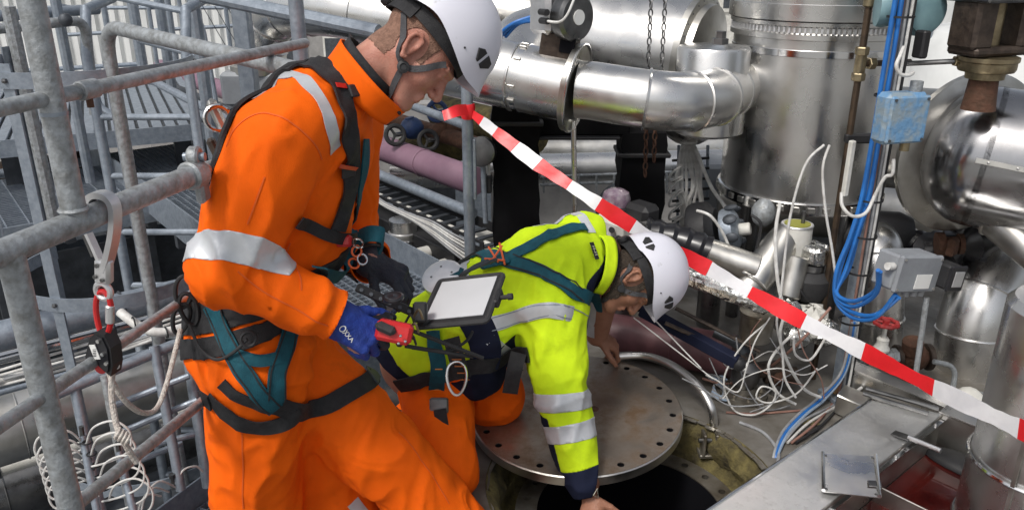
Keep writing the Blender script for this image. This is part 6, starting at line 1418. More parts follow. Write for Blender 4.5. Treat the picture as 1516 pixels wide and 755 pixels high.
# head
f1 = (RT * .63 - UP * .76 + FW * .2).normalized(); u1 = (RT * .76 + UP * .63 + FW * .04); u1 = (u1 - f1 * u1.dot(f1)).normalized(); l1 = u1.cross(f1)
O1 = hv(610, 78, 1.965)
BODY1 = SDF([(a, k, o) for a, k, o in w1_parts(.8)])
BODY1.p[:] = BODY1.p
BODY1.u(cap(hv(500, 140, 1.96), O1 + f1 * -.03 + u1 * -.035, .062, .058), .03)
for q in head_parts(O1, f1, u1, l1): BODY1.p.append(q)
hx = (rfd * .8 + RT * .35 - UP * .25).normalized(); hz_ = (-FW * .8 + UP * .45); hz_ = (hz_ - hx * hz_.dot(hx)).normalized(); hy = hz_.cross(hx)
if hy.dot(UP) < 0: hy = -hy
RH = (rW + rfd * .0, hx, hy, hz_)
curlR = [(.35, .5, .4), (.9, 1.1, .7), (1.0, 1.15, .7), (1.05, 1.15, .7)]
gx = (RT * .85 - UP * .4 - FW * .2).normalized(); gz = (-FW * .5 + UP * .8); gz = (gz - gx * gz.dot(gx)).normalized(); gy = gx.cross(gz)
curlL = [(.7, .8, .5), (.8, .9, .5), (.85, .9, .5), (.9, .9, .5)]
for q in hand_parts(RH[0], *RH[1:], curlR, 1.0, .0085, thumb=((.75, .62, -.2), (.95, .2, -.25))): BODY1.p.append(q)
for q in hand_parts(lW, gx, gy, gz, curlL, 1.0, .0085): BODY1.p.append(q)
Pb, Fb = nets(BODY1, (-1.3, 1.45, -.2), (.14, 2.45, 1.78), .0048)
Pb_, Tb = cutmesh(Pb, tri(Fb), [lambda P: -.15 - P[:, 2]])
obj('body', (Pb_, Tb), 'skin', w1, True, 0)
def hl(P): q = P - A3(O1); return q @ A3(f1), q @ A3(l1), q @ A3(u1)
def hair_rg1(P):
    x, y, z = hl(P); return np.maximum(np.maximum(x - .052 + .35 * (z - .06), -.006 - z + .45 * np.clip(-x - .02, -.03, .1) * -1 + .012), np.abs(y) - .2) + .003 * vnoise(P * 220, 3)
def not_ear(P): x, y, z = hl(P); return .034 - np.sqrt((x + .008) ** 2 + ((z - .004) * .8) ** 2 + 0 * y)
panel('hair', BODY1, Pb, tri(Fb), [lambda P: np.linalg.norm(P - A3(O1), axis=1) - .2, lambda P: -(hl(P)[2] + np.where(hl(P)[0] > -.03, .012, .06)) - .003 * vnoise(P * 170, 2), lambda P: hl(P)[0] - .038 - .3 * np.clip(hl(P)[2] - .03, 0, 1) + .003 * vnoise(P * 170, 4), not_ear], .0016, 'hair_blond', w1, .001)
Wh1, hm1 = helmet(w1, O1 + u1 * .024 + f1 * .004, f1, u1, l1, 1.05)
HEAD1 = SDF([q for q in head_parts(O1, f1, u1, l1)] + [(cap(hv(500, 140, 1.96), O1 + f1 * -.03 + u1 * -.035, .062, .058), .03, 'u')])
for sg in (-1, 1):
    def hd_(x, y, z): return O1 + f1 * x + l1 * (sg * y) + u1 * z
    dk_ = hd_(.018, .075, -.045)
    ribbon('chin_strap', HEAD1, [hd_(-.085, .07, .035), hd_(-.045, .075, .005), hd_(-.012, .078, -.03), dk_], .015, 'web_grey', w1, .0045, .0012, 5, 3)
    ribbon('chin_strap', HEAD1, [hd_(.075, .07, .04), hd_(.055, .075, .0), hd_(.035, .075, -.03), dk_], .015, 'web_grey', w1, .0045, .0012, 5, 3)
    ribbon('chin_strap', HEAD1, [dk_, hd_(.03, .06, -.085), hd_(.042, .035, -.112), hd_(.045, .002, -.118)], .015, 'web_grey', w1, .004, .0012, 5, 3)
    dp = Vector(HEAD1.onto(np.array([A3(dk_)]), .006)[0]); obj('strap_adjuster', G().lathe(dp, l1 * sg, [(.012, -.002), (.0145, 0), (.0145, .005), (.008, .007), (.007, .004), (0, .004)], 18), 'black', w1)
obj('chin_buckle', G().box(O1 + f1 * .07 + u1 * -.116, (.05, .03, .008), .003, (f1, l1, u1)), 'black', w1)
# collars
collar(w1, nkb + Vector((.0, 0, -.02)) - ncd * .02, ncd, Vector((.7, .05, -.7)), .085, .088, .075, 'web_black', 'inner_collar', .35, 1.02, .005)
collar(w1, nkb + Vector((.012, 0, -.03)) - ncd * .04, ncd, Vector((.75, .05, -.65)), .102, .1, .075, 'orange', 'collar', .3, 1.1, .005)
# gloves
class Grow:
    pass
GLR = SDF(hand_parts(RH[0], *RH[1:], curlR, 1.12, .0108, thumb=((.75, .62, -.2), (.95, .2, -.25))) + [(cap(rW - rfd * .07, rW + rfd * .012, .05, .048), .02, 'u')], lambda P, d: d - .0012 * vnoise(P * 90, 3))
cG = RH[0] + hx * .07
Pg, Fg = nets(GLR, cG - Vector((.17, .17, .17)), cG + Vector((.17, .17, .17)), .003); gl1 = panel('glove', GLR, Pg, tri(Fg), [plane(cG + hx * .2, hx)], 0, 'glove_blue', w1, 0)
# dark rubber finger pads
panel('finger_pad', GLR, Pg, tri(Fg), [plane(RH[0] + hx * .118, -hx), plane(RH[0], -hy)], .0006, 'glove_dark', gl1, 0)
lp_ = GLR.hit([(513, 494)])[0]; ln1 = GLR.grad(np.array([lp_]))[0]
tdir = (RT * .58 - UP * .8); ydir = (RT * .8 + UP * .58)
lettering('OXXA', Vector(lp_) + Vector(ln1) * .003, tdir, ydir, .018, 'label_white', gl1, sdf=GLR)
GLL = SDF(hand_parts(lW, gx, gy, gz, curlL, 1.06, .0108) + [(cap(lW - lfd * .07, lW, .05, .045), .02, 'u')], lambda P, d: d - .0014 * vnoise(P * 90, 5))
cG2 = lW + gx * .07
Pg, Fg = nets(GLL, cG2 - Vector((.17, .17, .17)), cG2 + Vector((.17, .17, .17)), .0035); panel('glove', GLL, Pg, tri(Fg), [], 0, 'glove_dark', w1, 0)
# boots
for (a, d_) in ((rA, Vector((1, .1, 0))), (lA, Vector((1, .05, 0)))):
    d_.normalize(); BT = SDF([(cap(a + ZZ * .06, a - ZZ * .03, .062, .05), .03, 'u'), (cap(a - ZZ * .045 - d_ * .04, a - ZZ * .055 + d_ * .17, .048, .04, (Lt, 1.05)), .04, 'u')])
    Pg, Fg = nets(BT, a - Vector((.3, .3, .2)), a + Vector((.3, .3, .2)), .007); panel('boot', BT, Pg, tri(Fg), [lambda P: -.198 - P[:, 2] if a is rA else -.17 - P[:, 2]], 0, 'rubber', w1, 0)
# reflective bands
am = rS.lerp(rE, .72); ad = (rE - rS).normalized()
Pm, Tm = P1c, T1c
adn = (UP + RT * .12 + FW * .25).normalized()
arm_axis_near = near(rS, rE + ad * .04, .135)
panel('reflective_band', CLOTH1, Pm, Tm, [slab(Vector(CLOTH1.hit([(350, 367)])[0]), adn, .031), arm_axis_near, lambda P: np.maximum(P[:, 1] - 1.83, -9)], .0022, 'reflective', w1, .002)
shn = [(372, 122), (400, 112), (430, 112), (458, 128), (480, 158), (490, 190), (495, 222)]
ribbon('reflective_band', CLOTH1, shn, .036, 'reflective', w1, .002, .001, 6, 5)
lb = lK.lerp(lA, .5)
ribbon('reflective_band', CLOTH1, [(522, 742), (534, 757), (552, 780), (575, 805)], .04, 'reflective', w1, .002, .001, 6, 5)
# sewn seams
for s_ in ([(335, 218), (352, 186), (385, 168), (425, 178), (458, 205), (476, 236)], [(358, 640), (360, 690), (360, 752)], [(590, 640), (630, 690), (665, 745)], [(392, 262), (378, 300), (366, 332)], [(352, 402), (390, 432), (440, 458), (485, 482)], [(430, 360), (440, 400), (446, 430)]):
    ribbon('seam', CLOTH1, s_, .0035, 'seam_shadow', w1, .001, .0007, 6, 3)
# ---- harness of the standing worker
h1 = obj('harness', G().box(hv(372, 470, 1.93), (.05, .05, .05)), 'web_black', w1) if False else None
TORSO1 = SDF(w1_parts(1.0)[:5] + w1_parts(1.0)[9:], w1_post)
def strap(nm, pts, w_, mat, off=.006, t=.003, n=6): return ribbon(nm, TORSO1 if min(p[1] for p in pts) > 415 else CLOTH1, pts, w_, mat, w1, off, t, n, 5)
strap('shoulder_strap', [(302, 292), (312, 250), (328, 205), (350, 155), (382, 112), (420, 92), (455, 92)], .042, 'web_black', .008, .005)
strap('shoulder_strap', [(400, 92), (440, 84), (470, 96), (494, 120), (508, 155), (514, 200), (516, 250), (510, 300), (498, 340)], .052, 'web_black', .008, .004)
strap('teal_strap', [(537, 205), (536, 250), (528, 300), (522, 345)], .03, 'web_teal', .007, .003)
strap('chest_strap', [(438, 326), (465, 338), (495, 350), (520, 352)], .03, 'web_black', .012, .003)
strap('red_tab', [(492, 130), (510, 131)], .012, 'red_plastic', .015, .001)
strap('red_tab', [(500, 243), (520, 244)], .01, 'red_plastic', .015, .001)
for (u, v) in ((521, 137), (510, 252)):
    p = Vector(CLOTH1.hit([(u, v)])[0]); nn_ = Vector(CLOTH1.grad(np.array([A3(p)]))[0]); x, y, _ = frame(nn_); obj('buckle', G().box(p + nn_ * .016, (.04, .03, .008), .003, (x, y, nn_)), 'black', w1)
# hip belt goes right round the waist
bc = hv(372, 462, 1.93); bn_ = Vector((-.12, 0, 1)).normalized()
WAIST = SDF(w1_parts(1.0)[:3])
panel('hip_belt', CLOTH1, P1c, T1c, [slab(Vector(TORSO1.hit([(372, 462)])[0]) + ZZ * .012, (-.3, .1, 1), .036), near(hv(374, 462, 1.93), hv(400, 400, 1.94), .245), inv(near(rE, rW, .105)), inv(near(lE, lW, .09))], .006, 'web_black', w1, .006)
panel('hip_belt', CLOTH1, P1c, T1c, [slab(Vector(TORSO1.hit([(372, 500)])[0]) + ZZ * .004, (-.3, .12, 1), .024), near(hv(374, 470, 1.93), hv(390, 430, 1.94), .255), inv(near(rE, rW, .1))], .008, 'web_black', w1, .005)
strap('teal_strap', [(318, 452), (332, 490), (352, 530), (378, 572), (405, 600)], .044, 'web_teal', .011, .003)
strap('teal_strap', [(428, 488), (418, 520), (408, 555), (406, 592)], .044, 'web_teal', .011, .003)
strap('teal_strap', [(350, 522), (378, 532), (412, 530)], .03, 'web_teal', .013, .002)
for pp in ([(310, 455), (324, 492), (344, 532), (370, 574), (396, 604)], [(328, 450), (341, 488), (361, 527), (387, 570), (414, 597)], [(437, 490), (428, 521), (418, 556), (416, 592)], [(419, 487), (408, 520), (398, 553), (396, 588)]): strap('webbing_edge', pp, .004, 'web_black', .0145, .001)
strap('leg_strap', [(398, 592), (430, 606), (470, 602), (520, 580), (560, 552)], .05, 'web_black', .009, .003)
strap('leg_strap', [(440, 608), (410, 628), (370, 628), (335, 608), (312, 584)], .042, 'web_black', .009, .003)
strap('leg_strap', [(330, 566), (352, 585), (390, 600), (420, 606)], .03, 'web_black', .007, .003)
strap('leg_buckle', [(545, 560), (562, 548)], .05, 'galv_dark', .014, .003)
strap('leg_buckle', [(318, 592), (308, 582)], .045, 'black', .013, .004)
strap('teal_loop', [(472, 408), (498, 402), (520, 378), (526, 352)], .036, 'web_teal', .02, .003)
ob = [Vector(p) for p in CLOTH1.hit([(525, 352), (505, 360)])]
obj('chest_buckle', G().box(Vector(CLOTH1.hit([(513, 357)])[0]) - FW * .03, (.04, .03, .03), .006, (RT, FW, UP)), 'red_plastic', w1)
tl0 = hv(520, 350, 1.86)
obj('teal_pad', G().strip(smooth_path([hv(532, 352, 1.9), hv(548, 346, 1.86), hv(566, 350, 1.86), hv(560, 368, 1.88)], 5), UP + FW * .2, .04, .006), 'web_teal', w1)
obj('pad_edge', G().strip(smooth_path([hv(532, 366, 1.9), hv(550, 362, 1.855), hv(566, 364, 1.855)], 5), UP + FW * .2, .006, .008), 'web_black', w1)
for k, (u, v) in enumerate(((528, 372), (536, 384), (524, 390), (530, 360))): obj('metal_ring', G().ring(hv(u, v, 1.84), Vector((.6, -.7, .2 + .3 * k)), .013, .0028, 18, 6), 'chrome' if k % 2 else 'orange_plastic', w1)
# rear attachment hardware and side carabiners
obj('back_plate', G().box(hv(326, 180, 1.9), (.02, .05, .11), .008, (Vector((.94, 0, .34)), Lt, Vector((-.34, 0, .94)))), 'steel_dull', w1); obj('back_ring', G().ring(hv(322, 175, 1.88), Vector((.5, -.85, .1)), .028, .006, 24, 8), 'chrome', w1); obj('brown_webbing', G().box(hv(320, 225, 1.9), (.02, .03, .07), .006, (Vector((.94, 0, .34)), Lt, Vector((-.34, 0, .94)))), 'brown_metal', w1)
def oval(c, n, up_, a_, b_, r, mat, nm, par): x_ = Vector(up_).normalized(); y_ = Vector(n).cross(x_).normalized(); return obj(nm, G().tube([Vector(c) + x_ * (a_ * math.cos(q)) + y_ * (b_ * math.sin(q) * (1 + .18 * math.cos(q))) for q in [2 * math.pi * k / 26 for k in range(26)]], r, 8, closed=True), mat, par)
for (u, v, t_) in ((272, 432, .2), (280, 458, -.15), (268, 472, .35)): oval(hv(u, v, 1.78), Vector((.5, -.85, 0)), ZZ + RT * t_, .042, .019, .0055, 'black', 'carabiner', w1)
obj('keeper_cord', G().tube(smooth_path([hv(280, 480, 1.76), hv(296, 515, 1.73), hv(320, 532, 1.71), hv(345, 522, 1.7), hv(366, 502, 1.7)], 6), .0042, 8), 'rubber', w1)
obj('cord_ring', G().ring(hv(368, 502, 1.7), Vector((.2, -.9, .3)), .017, .004, 20, 6), 'black', w1)
# ================================================================== HAND CONTROLLER with tablet
ctl = thing('controller', 'handheld red and black controller with blank grey tablet screen', 'controller', hv(640, 500, 1.78))
cx1 = (RT * .96 + UP * .05 - FW * .1).normalized()
obj('grip', G().box(hv(584, 491, 1.70), (.085, .04, .05), .008, ((RT * .97 - UP * .2).normalized(), FW, (UP * .97 + RT * .2).normalized())), 'red_plastic', ctl); obj('grip_pad', G().box(hv(571, 486, 1.68), (.05, .03, .022), .008, ((RT * .9 - UP * .4).normalized(), FW, (UP * .9 + RT * .4).normalized())), 'rubber', ctl)
rail0, rail1 = hv(528, 425, 1.78), hv(628, 470, 1.8); rd = (rail1 - rail0).normalized()
obj('rail', G().box((rail0 + rail1) / 2, ((rail1 - rail0).length, .014, .022), .003, (rd, FW, rd.cross(FW))), 'black', ctl)
for k in range(7): obj('rail_slot', G().cyl(rail0.lerp(rail1, .08 + .14 * k) - FW * .0075, rail0.lerp(rail1, .08 + .14 * k) - FW * .0095, .005, 10), 'galv_dark', ctl)
for (u, v) in ((582, 440), (566, 470)):
    c = hv(u, v, 1.75); obj('joystick_disc', G().lathe(c, (-FW * .45 + UP * .9), [(.02, -.006), (.026, -.003), (.026, .002), (.02, .005), (.012, .003), (0, .006)], 24), 'black_gloss', ctl)
obj('mount_block', G().box(hv(622, 462, 1.79), (.035, .03, .05), .005, (RT, FW, UP)), 'black', ctl)
BLp, BRp = hv(616, 489, 1.79), hv(724, 479, 1.745); tx = (BRp - BLp); tw = tx.length; tx.normalize()
yT = min([1.79 + .004 * k for k in range(60)], key=lambda y: abs((hv(650, 417, y) - BLp).normalized().dot(tx))); TLp = hv(650, 417, yT); ty = TLp - BLp; th_ = ty.length; ty.normalize(); ty = (ty - tx * ty.dot(tx)).normalized()
tzv = tx.cross(ty); tzv = tzv if tzv.dot(FW) < 0 else -tzv; tc_ = BLp + tx * tw / 2 + ty * th_ / 2; tw -= .012; th_ -= .012
obj('tablet', G().box(tc_, (tw, th_, .016), .006, (tx, ty, tzv)), 'black', ctl)
obj('bezel_bumper', G().tube(fillet([tc_ + tx * (sx * tw / 2) + ty * (sy * th_ / 2) + tzv * .004 for sx, sy in ((-1, -1), (1, -1), (1, 1), (-1, 1), (-1, -1))], .012), .0075, 8), 'rubber', ctl)
obj('screen', G().box(tc_ + tzv * .0095 + ty * .003, (tw * .86, th_ * .83, .002), 0, (tx, ty, tzv)), 'screen', ctl, False)
kn = tc_ + tx * (tw / 2 + .014); obj('clamp_screw', G().cyl(kn - tx * .012, kn + tx * .02, .006, 10), 'black', ctl); obj('clamp_jaw', G().box(kn - tx * .008, (.014, .06, .024), .004, (tx, ty, tzv)), 'black', ctl); obj('clamp_knob', G().cyl(kn + tx * .018, kn + tx * .03, .0085, 10), 'black', ctl)
for (a, b) in (((612, 490), (715, 530)), ((600, 512), (700, 528)), ((625, 480), (650, 470))): obj('arm', G().tube([hv(*a, 1.78), hv(*b, 1.84)], .0055, 8), 'black', ctl)
for k, (u, v) in enumerate(((600, 478), (606, 490), (598, 500), (612, 470), (602, 508))): obj('lever', G().tube(smooth_path([hv(u, v, 1.76), hv(u + 8, v - 12, 1.74), hv(u + 14, v + 2, 1.75)], 4), .003, 6), 'brass' if k % 2 else 'black', ctl)
for k, (u, v) in enumerate(((593, 497), (590, 508), (600, 505))): obj('screw', G().ball(hv(u, v, 1.665), .004, 8), 'chrome', ctl)
obj('lead', G().tube(smooth_path([hv(610, 515, 1.79), hv(660, 520, 1.82), hv(690, 505, 1.84), hv(700, 490, 1.85)], 6), .004, 8), 'rubber', ctl)
# ================================================================== KNEELING WORKER (yellow jacket)
w2 = thing('person', 'kneeling person in yellow hi-vis jacket and white helmet bending over the manhole', 'person', (-.12, 2.4, 0), 'workers in white helmets')
RS2, RE2, RW2 = V(815, 452, 2.4), V(832, 592, 2.28), V(866, 712, 2.17)
LS2, LE2, LW2 = V(862, 355, 2.68), V(893, 435, 2.86), V(884, 496, 2.86)
PV2 = V(652, 505, 2.5); CH2 = V(790, 405, 2.5)
lat = (LS2 - RS2).normalized(); spn = (V(868, 390, 2.57) - PV2).normalized(); bk2 = lat.cross(spn).normalized()
if bk2.z < 0: bk2 = -bk2
RH2, RK2, RF2 = V(640, 560, 2.42), PZ(655, 690, .1), Vector((-.62, 2.32, .02))
LH2, LK2, LF2 = V(692, 525, 2.6), V(738, 588, 2.5), V(610, 610, 2.72)
def j2(g):
    q = lambda r: r * g
    return [(cap(PV2 - spn * .08, V(720, 455, 2.48), q(.165), q(.145), (lat, 1.25)), .05, 'u'), (cap(V(632, 525, 2.42), V(700, 545, 2.38), q(.135), q(.1)), .06, 'u'), (cap(V(720, 455, 2.48), V(800, 408, 2.5), q(.145), q(.135), (lat, 1.3)), .06, 'u'), (cap(V(800, 408, 2.5), V(845, 388, 2.55), q(.125), q(.1), (lat, 1.25)), .06, 'u'),
            (cap(RS2 + lat * .03, LS2 - lat * .03, q(.094), q(.094)), .05, 'u'),
            (cap(RS2, RE2, q(.108), q(.082)), .045, 'u'), (cap(RE2, RW2, q(.08), q(.06)), .03, 'u'), (cap(LS2, LE2, q(.09), q(.08)), .04, 'u'), (cap(LE2, LW2, q(.078), q(.055)), .03, 'u'),
            (cap(V(845, 388, 2.55), V(885, 392, 2.6), q(.09), q(.075)), .04, 'u')]
def t2(g):
    q = lambda r: r * g
    return [(ell(PV2 - spn * .03, (q(.13), q(.165), q(.13)), (spn, lat, bk2)), .05, 'u'), (cap(RH2, RK2, q(.125), q(.108)), .05, 'u'), (cap(RK2, RF2, q(.105), q(.075)), .03, 'u'), (cap(LH2, LK2, q(.122), q(.088)), .05, 'u'), (cap(LK2, LF2, q(.088), q(.075)), .03, 'u')]
gA = folds(31, .019, 9, [((.6, .2, .7), .35), ((.7, -.3, -.4), .4)]); gB = folds(41, .0085, 19, [((.3, .5, .8), .3)])
def p2(P, d):
    n = gA(P) + gB(P)
    for (c, r, ax, a, fr) in ((A3(RE2), .14, A3((RW2 - RS2).normalized()), .006, 85), (A3(RS2), .15, A3((.6, -.3, .7)), .006, 75), (A3(V(690, 540, 2.4)), .16, A3(spn), .008, 80)):
        q = P - c; w_ = np.exp(-(q * q).sum(1) / r ** 2 * 2); ax = ax / np.linalg.norm(ax); n = n + 1.25 * a * w_ * (1 - 2 * np.abs(np.sin((q @ ax * fr + 2.2 * vnoise(P * 9, 6)) * .5)) ** .75)
    return d - n
JK = SDF(j2(1.0), p2); TR2 = SDF(t2(1.0), p2)
f2 = (RT * .3 - UP * .95 + FW * .05).normalized(); u2 = (RT * .95 + UP * .3 + FW * .02); u2 = (u2 - f2 * u2.dot(f2)).normalized(); l2 = u2.cross(f2)
O2 = V(930, 411, 2.58)
Pj, Fj = nets(JK, (-.6, 2.0, -.15), (.62, 3.05, 1.0), .0072); Tj = tri(Fj)
nd2 = (V(905, 398, 2.6) - V(840, 385, 2.55)).normalized()
r2d = (RW2 - RE2).normalized(); l2d = (LW2 - LE2).normalized()
hemn = (-spn * .5 - ZZ * .75 - RT * .1).normalized(); hemp = V(672, 602, 2.29)
cuts2 = [lambda P: np.minimum((P - A3(hemp)) @ A3(hemn), -near(V(600, 560, 2.42), V(690, 590, 2.38), .3)(P)), lambda P, a=near(RW2 - r2d * .02, RW2 + r2d * .2, .1), b=plane(RW2 + r2d * .045, r2d): np.minimum(-a(P), b(P)), lambda P, a=near(LW2 - l2d * .02, LW2 + l2d * .2, .1), b=plane(LW2 + l2d * .0, l2d): np.minimum(-a(P), b(P)), plane(V(886, 392, 2.6), nd2)]
Pj, Tj = cutmesh(Pj, Tj, cuts2)
def navy_rg(P):
    hem = np.maximum(-((P - A3(hemp)) @ A3(hemn)) - .085 - .06 * np.sin(((P - A3(PV2)) @ A3(lat)) * 9 + 1.2), near(V(600, 560, 2.42), V(690, 590, 2.38), .28)(P))
    side_ = 1e3
    cuff = np.maximum(-((P - A3(RW2 - r2d * .05)) @ A3(r2d)), near(RE2, RW2 + r2d * .1, .12)(P))
    lcf = near(LE2.lerp(LW2, .1), LW2 + l2d * .1, .09)(P)
    und = np.maximum(near(RE2.lerp(RW2, .25), RW2, .1)(P), ((P - A3(RE2)) @ A3(RT)) + .06 - .25 * ((P - A3(RE2)) @ A3(r2d)))
    pan = np.maximum(np.abs((P - A3(V(640, 470, 2.4))) @ A3(spn) + .0) - .045, ((P - A3(PV2)) @ A3(lat)) + .02)
    fr = ((P - A3(CH2)) @ A3(bk2)) + .06
    body = np.maximum(fr, -np.minimum(near(RS2, RE2, .13)(P), near(RE2, RW2, .12)(P)))
    return np.minimum(np.minimum(np.minimum(hem, cuff), np.minimum(lcf, und)), body)
panel('jacket_yellow', JK, Pj, Tj, [inv(navy_rg)], 0, 'yellow', w2, .004); panel('jacket_navy', JK, Pj, Tj, [navy_rg], 0, 'navy', w2, .004)
Pt, Ft = nets(TR2, (-.85, 2.0, -.1), (.2, 3.0, .75), .0072); Tt = tri(Ft)
Pt, Tt = cutmesh(Pt, Tt, [lambda P: .004 - P[:, 2]])
panel('trousers', TR2, Pt, Tt, [], 0, 'orange', w2, .004)
# body
BD2 = SDF(j2(.8) + t2(.8)); BD2.u(cap(V(850, 390, 2.56), O2 - f2 * .025 - u2 * .04, .062, .055), .03)
for q in head_parts(O2, f2, u2, l2): BD2.p.append(q)
gp_ = PZ(918, 524, .135)
lhx = (RT * .8 - UP * .5 + FW * .25).normalized(); lhz = (UP * .8 - FW * .45 + RT * .2); lhz = (lhz - lhx * lhz.dot(lhx)).normalized(); lhy = lhx.cross(lhz)
if lhy.dot(FW) > 0: lhy = -lhy
curl2L = [(.7, .9, .6), (.75, 1.0, .6), (.8, 1.0, .6), (.85, 1.0, .6)]
for q in hand_parts(LW2 + l2d * .0, lhx, lhy, lhz, curl2L, 1.0, .009, thumb=((.7, .6, -.2), (.9, .2, -.3))): BD2.p.append(q)
rhx = (r2d * .9 - UP * .35).normalized(); rhz = (-FW * .7 + UP * .2 - RT * .4); rhz = (rhz - rhx * rhz.dot(rhx)).normalized(); rhy = rhz.cross(rhx)
for q in hand_parts(RW2 + r2d * .045, rhx, rhy, rhz, [(.5, .7, .5), (.6, .8, .5), (.65, .8, .5), (.7, .8, .5)], 1.0, .009): BD2.p.append(q)
Pb2, Fb2 = nets(BD2, (-.8, 1.9, -.2), (.75, 3.1, 1.0), .005)
obj('body', cutmesh(Pb2, tri(Fb2), [plane(Vector((0, 0, -.3)), -ZZ)]), 'skin_tan', w2, True, 0)
def hl2(P): q = P - A3(O2); return q @ A3(f2), q @ A3(l2), q @ A3(u2)
panel('hair', BD2, Pb2, tri(Fb2), [lambda P: np.linalg.norm(P - A3(O2), axis=1) - .19, lambda P: -(hl2(P)[2] + .05 + .8 * np.clip(hl2(P)[0] + .02, 0, 1)) - .005 * vnoise(P * 150, 2), lambda P: hl2(P)[0] - .045 + .005 * vnoise(P * 150, 4), lambda P: .034 - np.sqrt((hl2(P)[0] + .008) ** 2 + ((hl2(P)[2] - .004) * .8) ** 2)], .006, 'hair', w2, .003)
Wh2, hm2 = helmet(w2, O2 + u2 * .008, f2, u2, l2, 1.05)
HD2 = SDF(head_parts(O2, f2, u2, l2) + [(cap(V(850, 390, 2.56), O2 - f2 * .025 - u2 * .04, .062, .055), .03, 'u')])
for sg in (-1, 1):
    def hq(x, y, z): return O2 + f2 * x + l2 * (sg * y) + u2 * z
    k_ = hq(.02, .075, -.045)
    for pts in ([hq(-.085, .07, .035), hq(-.045, .075, .005), hq(-.012, .078, -.03), k_], [hq(.075, .07, .04), hq(.055, .075, .0), hq(.035, .075, -.03), k_], [k_, hq(.03, .06, -.085), hq(.042, .035, -.112), hq(.045, .002, -.118)]): ribbon('chin_strap', HD2, pts, .016, 'web_grey', w2, .0045, .0012, 5, 3)
    dp = Vector(HD2.onto(np.array([A3(k_)]), .006)[0]); obj('strap_adjuster', G().lathe(dp, l2 * sg, [(.011, -.002), (.013, 0), (.013, .005), (.006, .006), (0, .005)], 16), 'black', w2)
# collar, tag, hand-loop
cl2 = collar(w2, V(872, 392, 2.585), nd2, f2, .11, .115, .05, 'yellow', 'collar', .45, 1.0, .006); collar(w2, V(874, 392, 2.585), nd2, f2, .1, .105, .056, 'navy', 'inner_collar', .4, 1.0, .005)
tg = Vector(JK.hit([(876, 373)])[0]); ng = Vector(JK.grad(np.array([A3(tg)]))[0]); xg = (UP * 1 - RT * .15); xg = (xg - ng * xg.dot(ng)).normalized(); tgo = obj('collar_tag', G().box(tg + ng * .012, (.06, .022, .002), .0005, (xg, ng.cross(xg), ng)), 'mark_black', w2, False)
lettering('H-H', tg + ng * .0135, -xg, ng.cross(-xg), .02, 'mark_pale', tgo)
def s2(nm, pts, w_, mat, off=.006, t=.003, sd_=None): return ribbon(nm, sd_ or JK, pts, w_, mat, w2, off, t, 6, 5)
# reflective bands
s2('reflective_band', [(722, 482), (760, 470), (800, 460), (840, 462), (872, 478), (880, 492)], .05, 'reflective', .002, .001)
s2('reflective_band', [(705, 484), (725, 502), (748, 520), (765, 532)], .038, 'reflective', .002, .001)
s2('reflective_band', [(790, 318), (820, 312), (848, 316), (868, 330), (876, 345)], .034, 'reflective', .002, .001)
for (u, v, n_) in ((834, 597, r2d * .4 + (RE2 - RS2).normalized() * .6), (842, 642, r2d)):
    panel('reflective_band', JK, Pj, Tj, [slab(Vector(JK.hit([(u, v)])[0]), n_ + UP * .12 - RT * .12, .0285), near(RS2.lerp(RE2, .6), RW2, .125)], .0022, 'reflective', w2, .002)
s2('reflective_band', [(690, 388), (686, 402), (690, 415)], .03, 'reflective', .003, .001)
for dv in (-9, 9):
    s2('tape_stitching', [(722, 482 + dv), (760, 470 + dv), (800, 460 + dv), (840, 462 + dv), (870, 477 + dv)], .003, 'galv', .0034, .0005)
# harness
s2('teal_strap', [(690, 372), (715, 378), (750, 386), (790, 398), (830, 418), (862, 438), (884, 458)], .046, 'web_teal', .007, .003)
s2('teal_strap', [(744, 388), (775, 372), (805, 356), (838, 343), (866, 340)], .042, 'web_teal', .009, .003)
for dv in (-8, 8): s2('webbing_edge', [(690, 372 + dv), (715, 378 + dv), (750, 386 + dv), (790, 398 + dv), (830, 418 + dv), (862, 438 + dv)], .005, 'web_black', .011, .001)
dpn = Vector(JK.hit([(736, 392)])[0]); dnn = Vector(JK.grad(np.array([A3(dpn)]))[0]); dx_ = (RT - dnn * RT.dot(dnn)).normalized(); dy_ = dnn.cross(dx_)
obj('dorsal_plate', G().box(dpn + dnn * .018, (.1, .06, .012), .005, (dx_, dy_, dnn)), 'web_teal', w2)
for k, (a, b) in enumerate((((728, 378), (742, 400)), ((748, 376), (730, 402)), ((722, 395), (752, 398)), ((744, 372), (752, 404)))): obj('orange_cord', G().tube([Vector(JK.hit([a])[0]) + dnn * .034, Vector(JK.hit([b])[0]) + dnn * .034], .0035, 6), 'orange_plastic', w2)
obj('fall_line', G().tube(smooth_path([V(722, 386, 2.36), V(700, 396, 2.3), V(682, 412, 2.28), V(690, 402, 2.27), V(735, 384, 2.34)], 6), .006, 8), 'galv_dark', w2)
blk = thing('fall_arrester', 'grey drum fall arrester block on the kneeling worker\'s back', 'fall arrester', V(655, 440, 2.35))
bc2 = Vector(JK.hit([(660, 420)])[0]); bn2 = (dnn * .8 - FW * .3).normalized(); obj('drum', G().lathe(bc2 + bn2 * .01, bn2, [(.055, 0), (.07, .006), (.07, .03), (.058, .038), (.02, .04), (0, .04)], 32), 'alu', blk); obj('cover', G().box(bc2 + bn2 * .03 + dx_ * .04, (.07, .05, .03), .01, (dx_, dy_, dnn)), 'web_teal', blk)
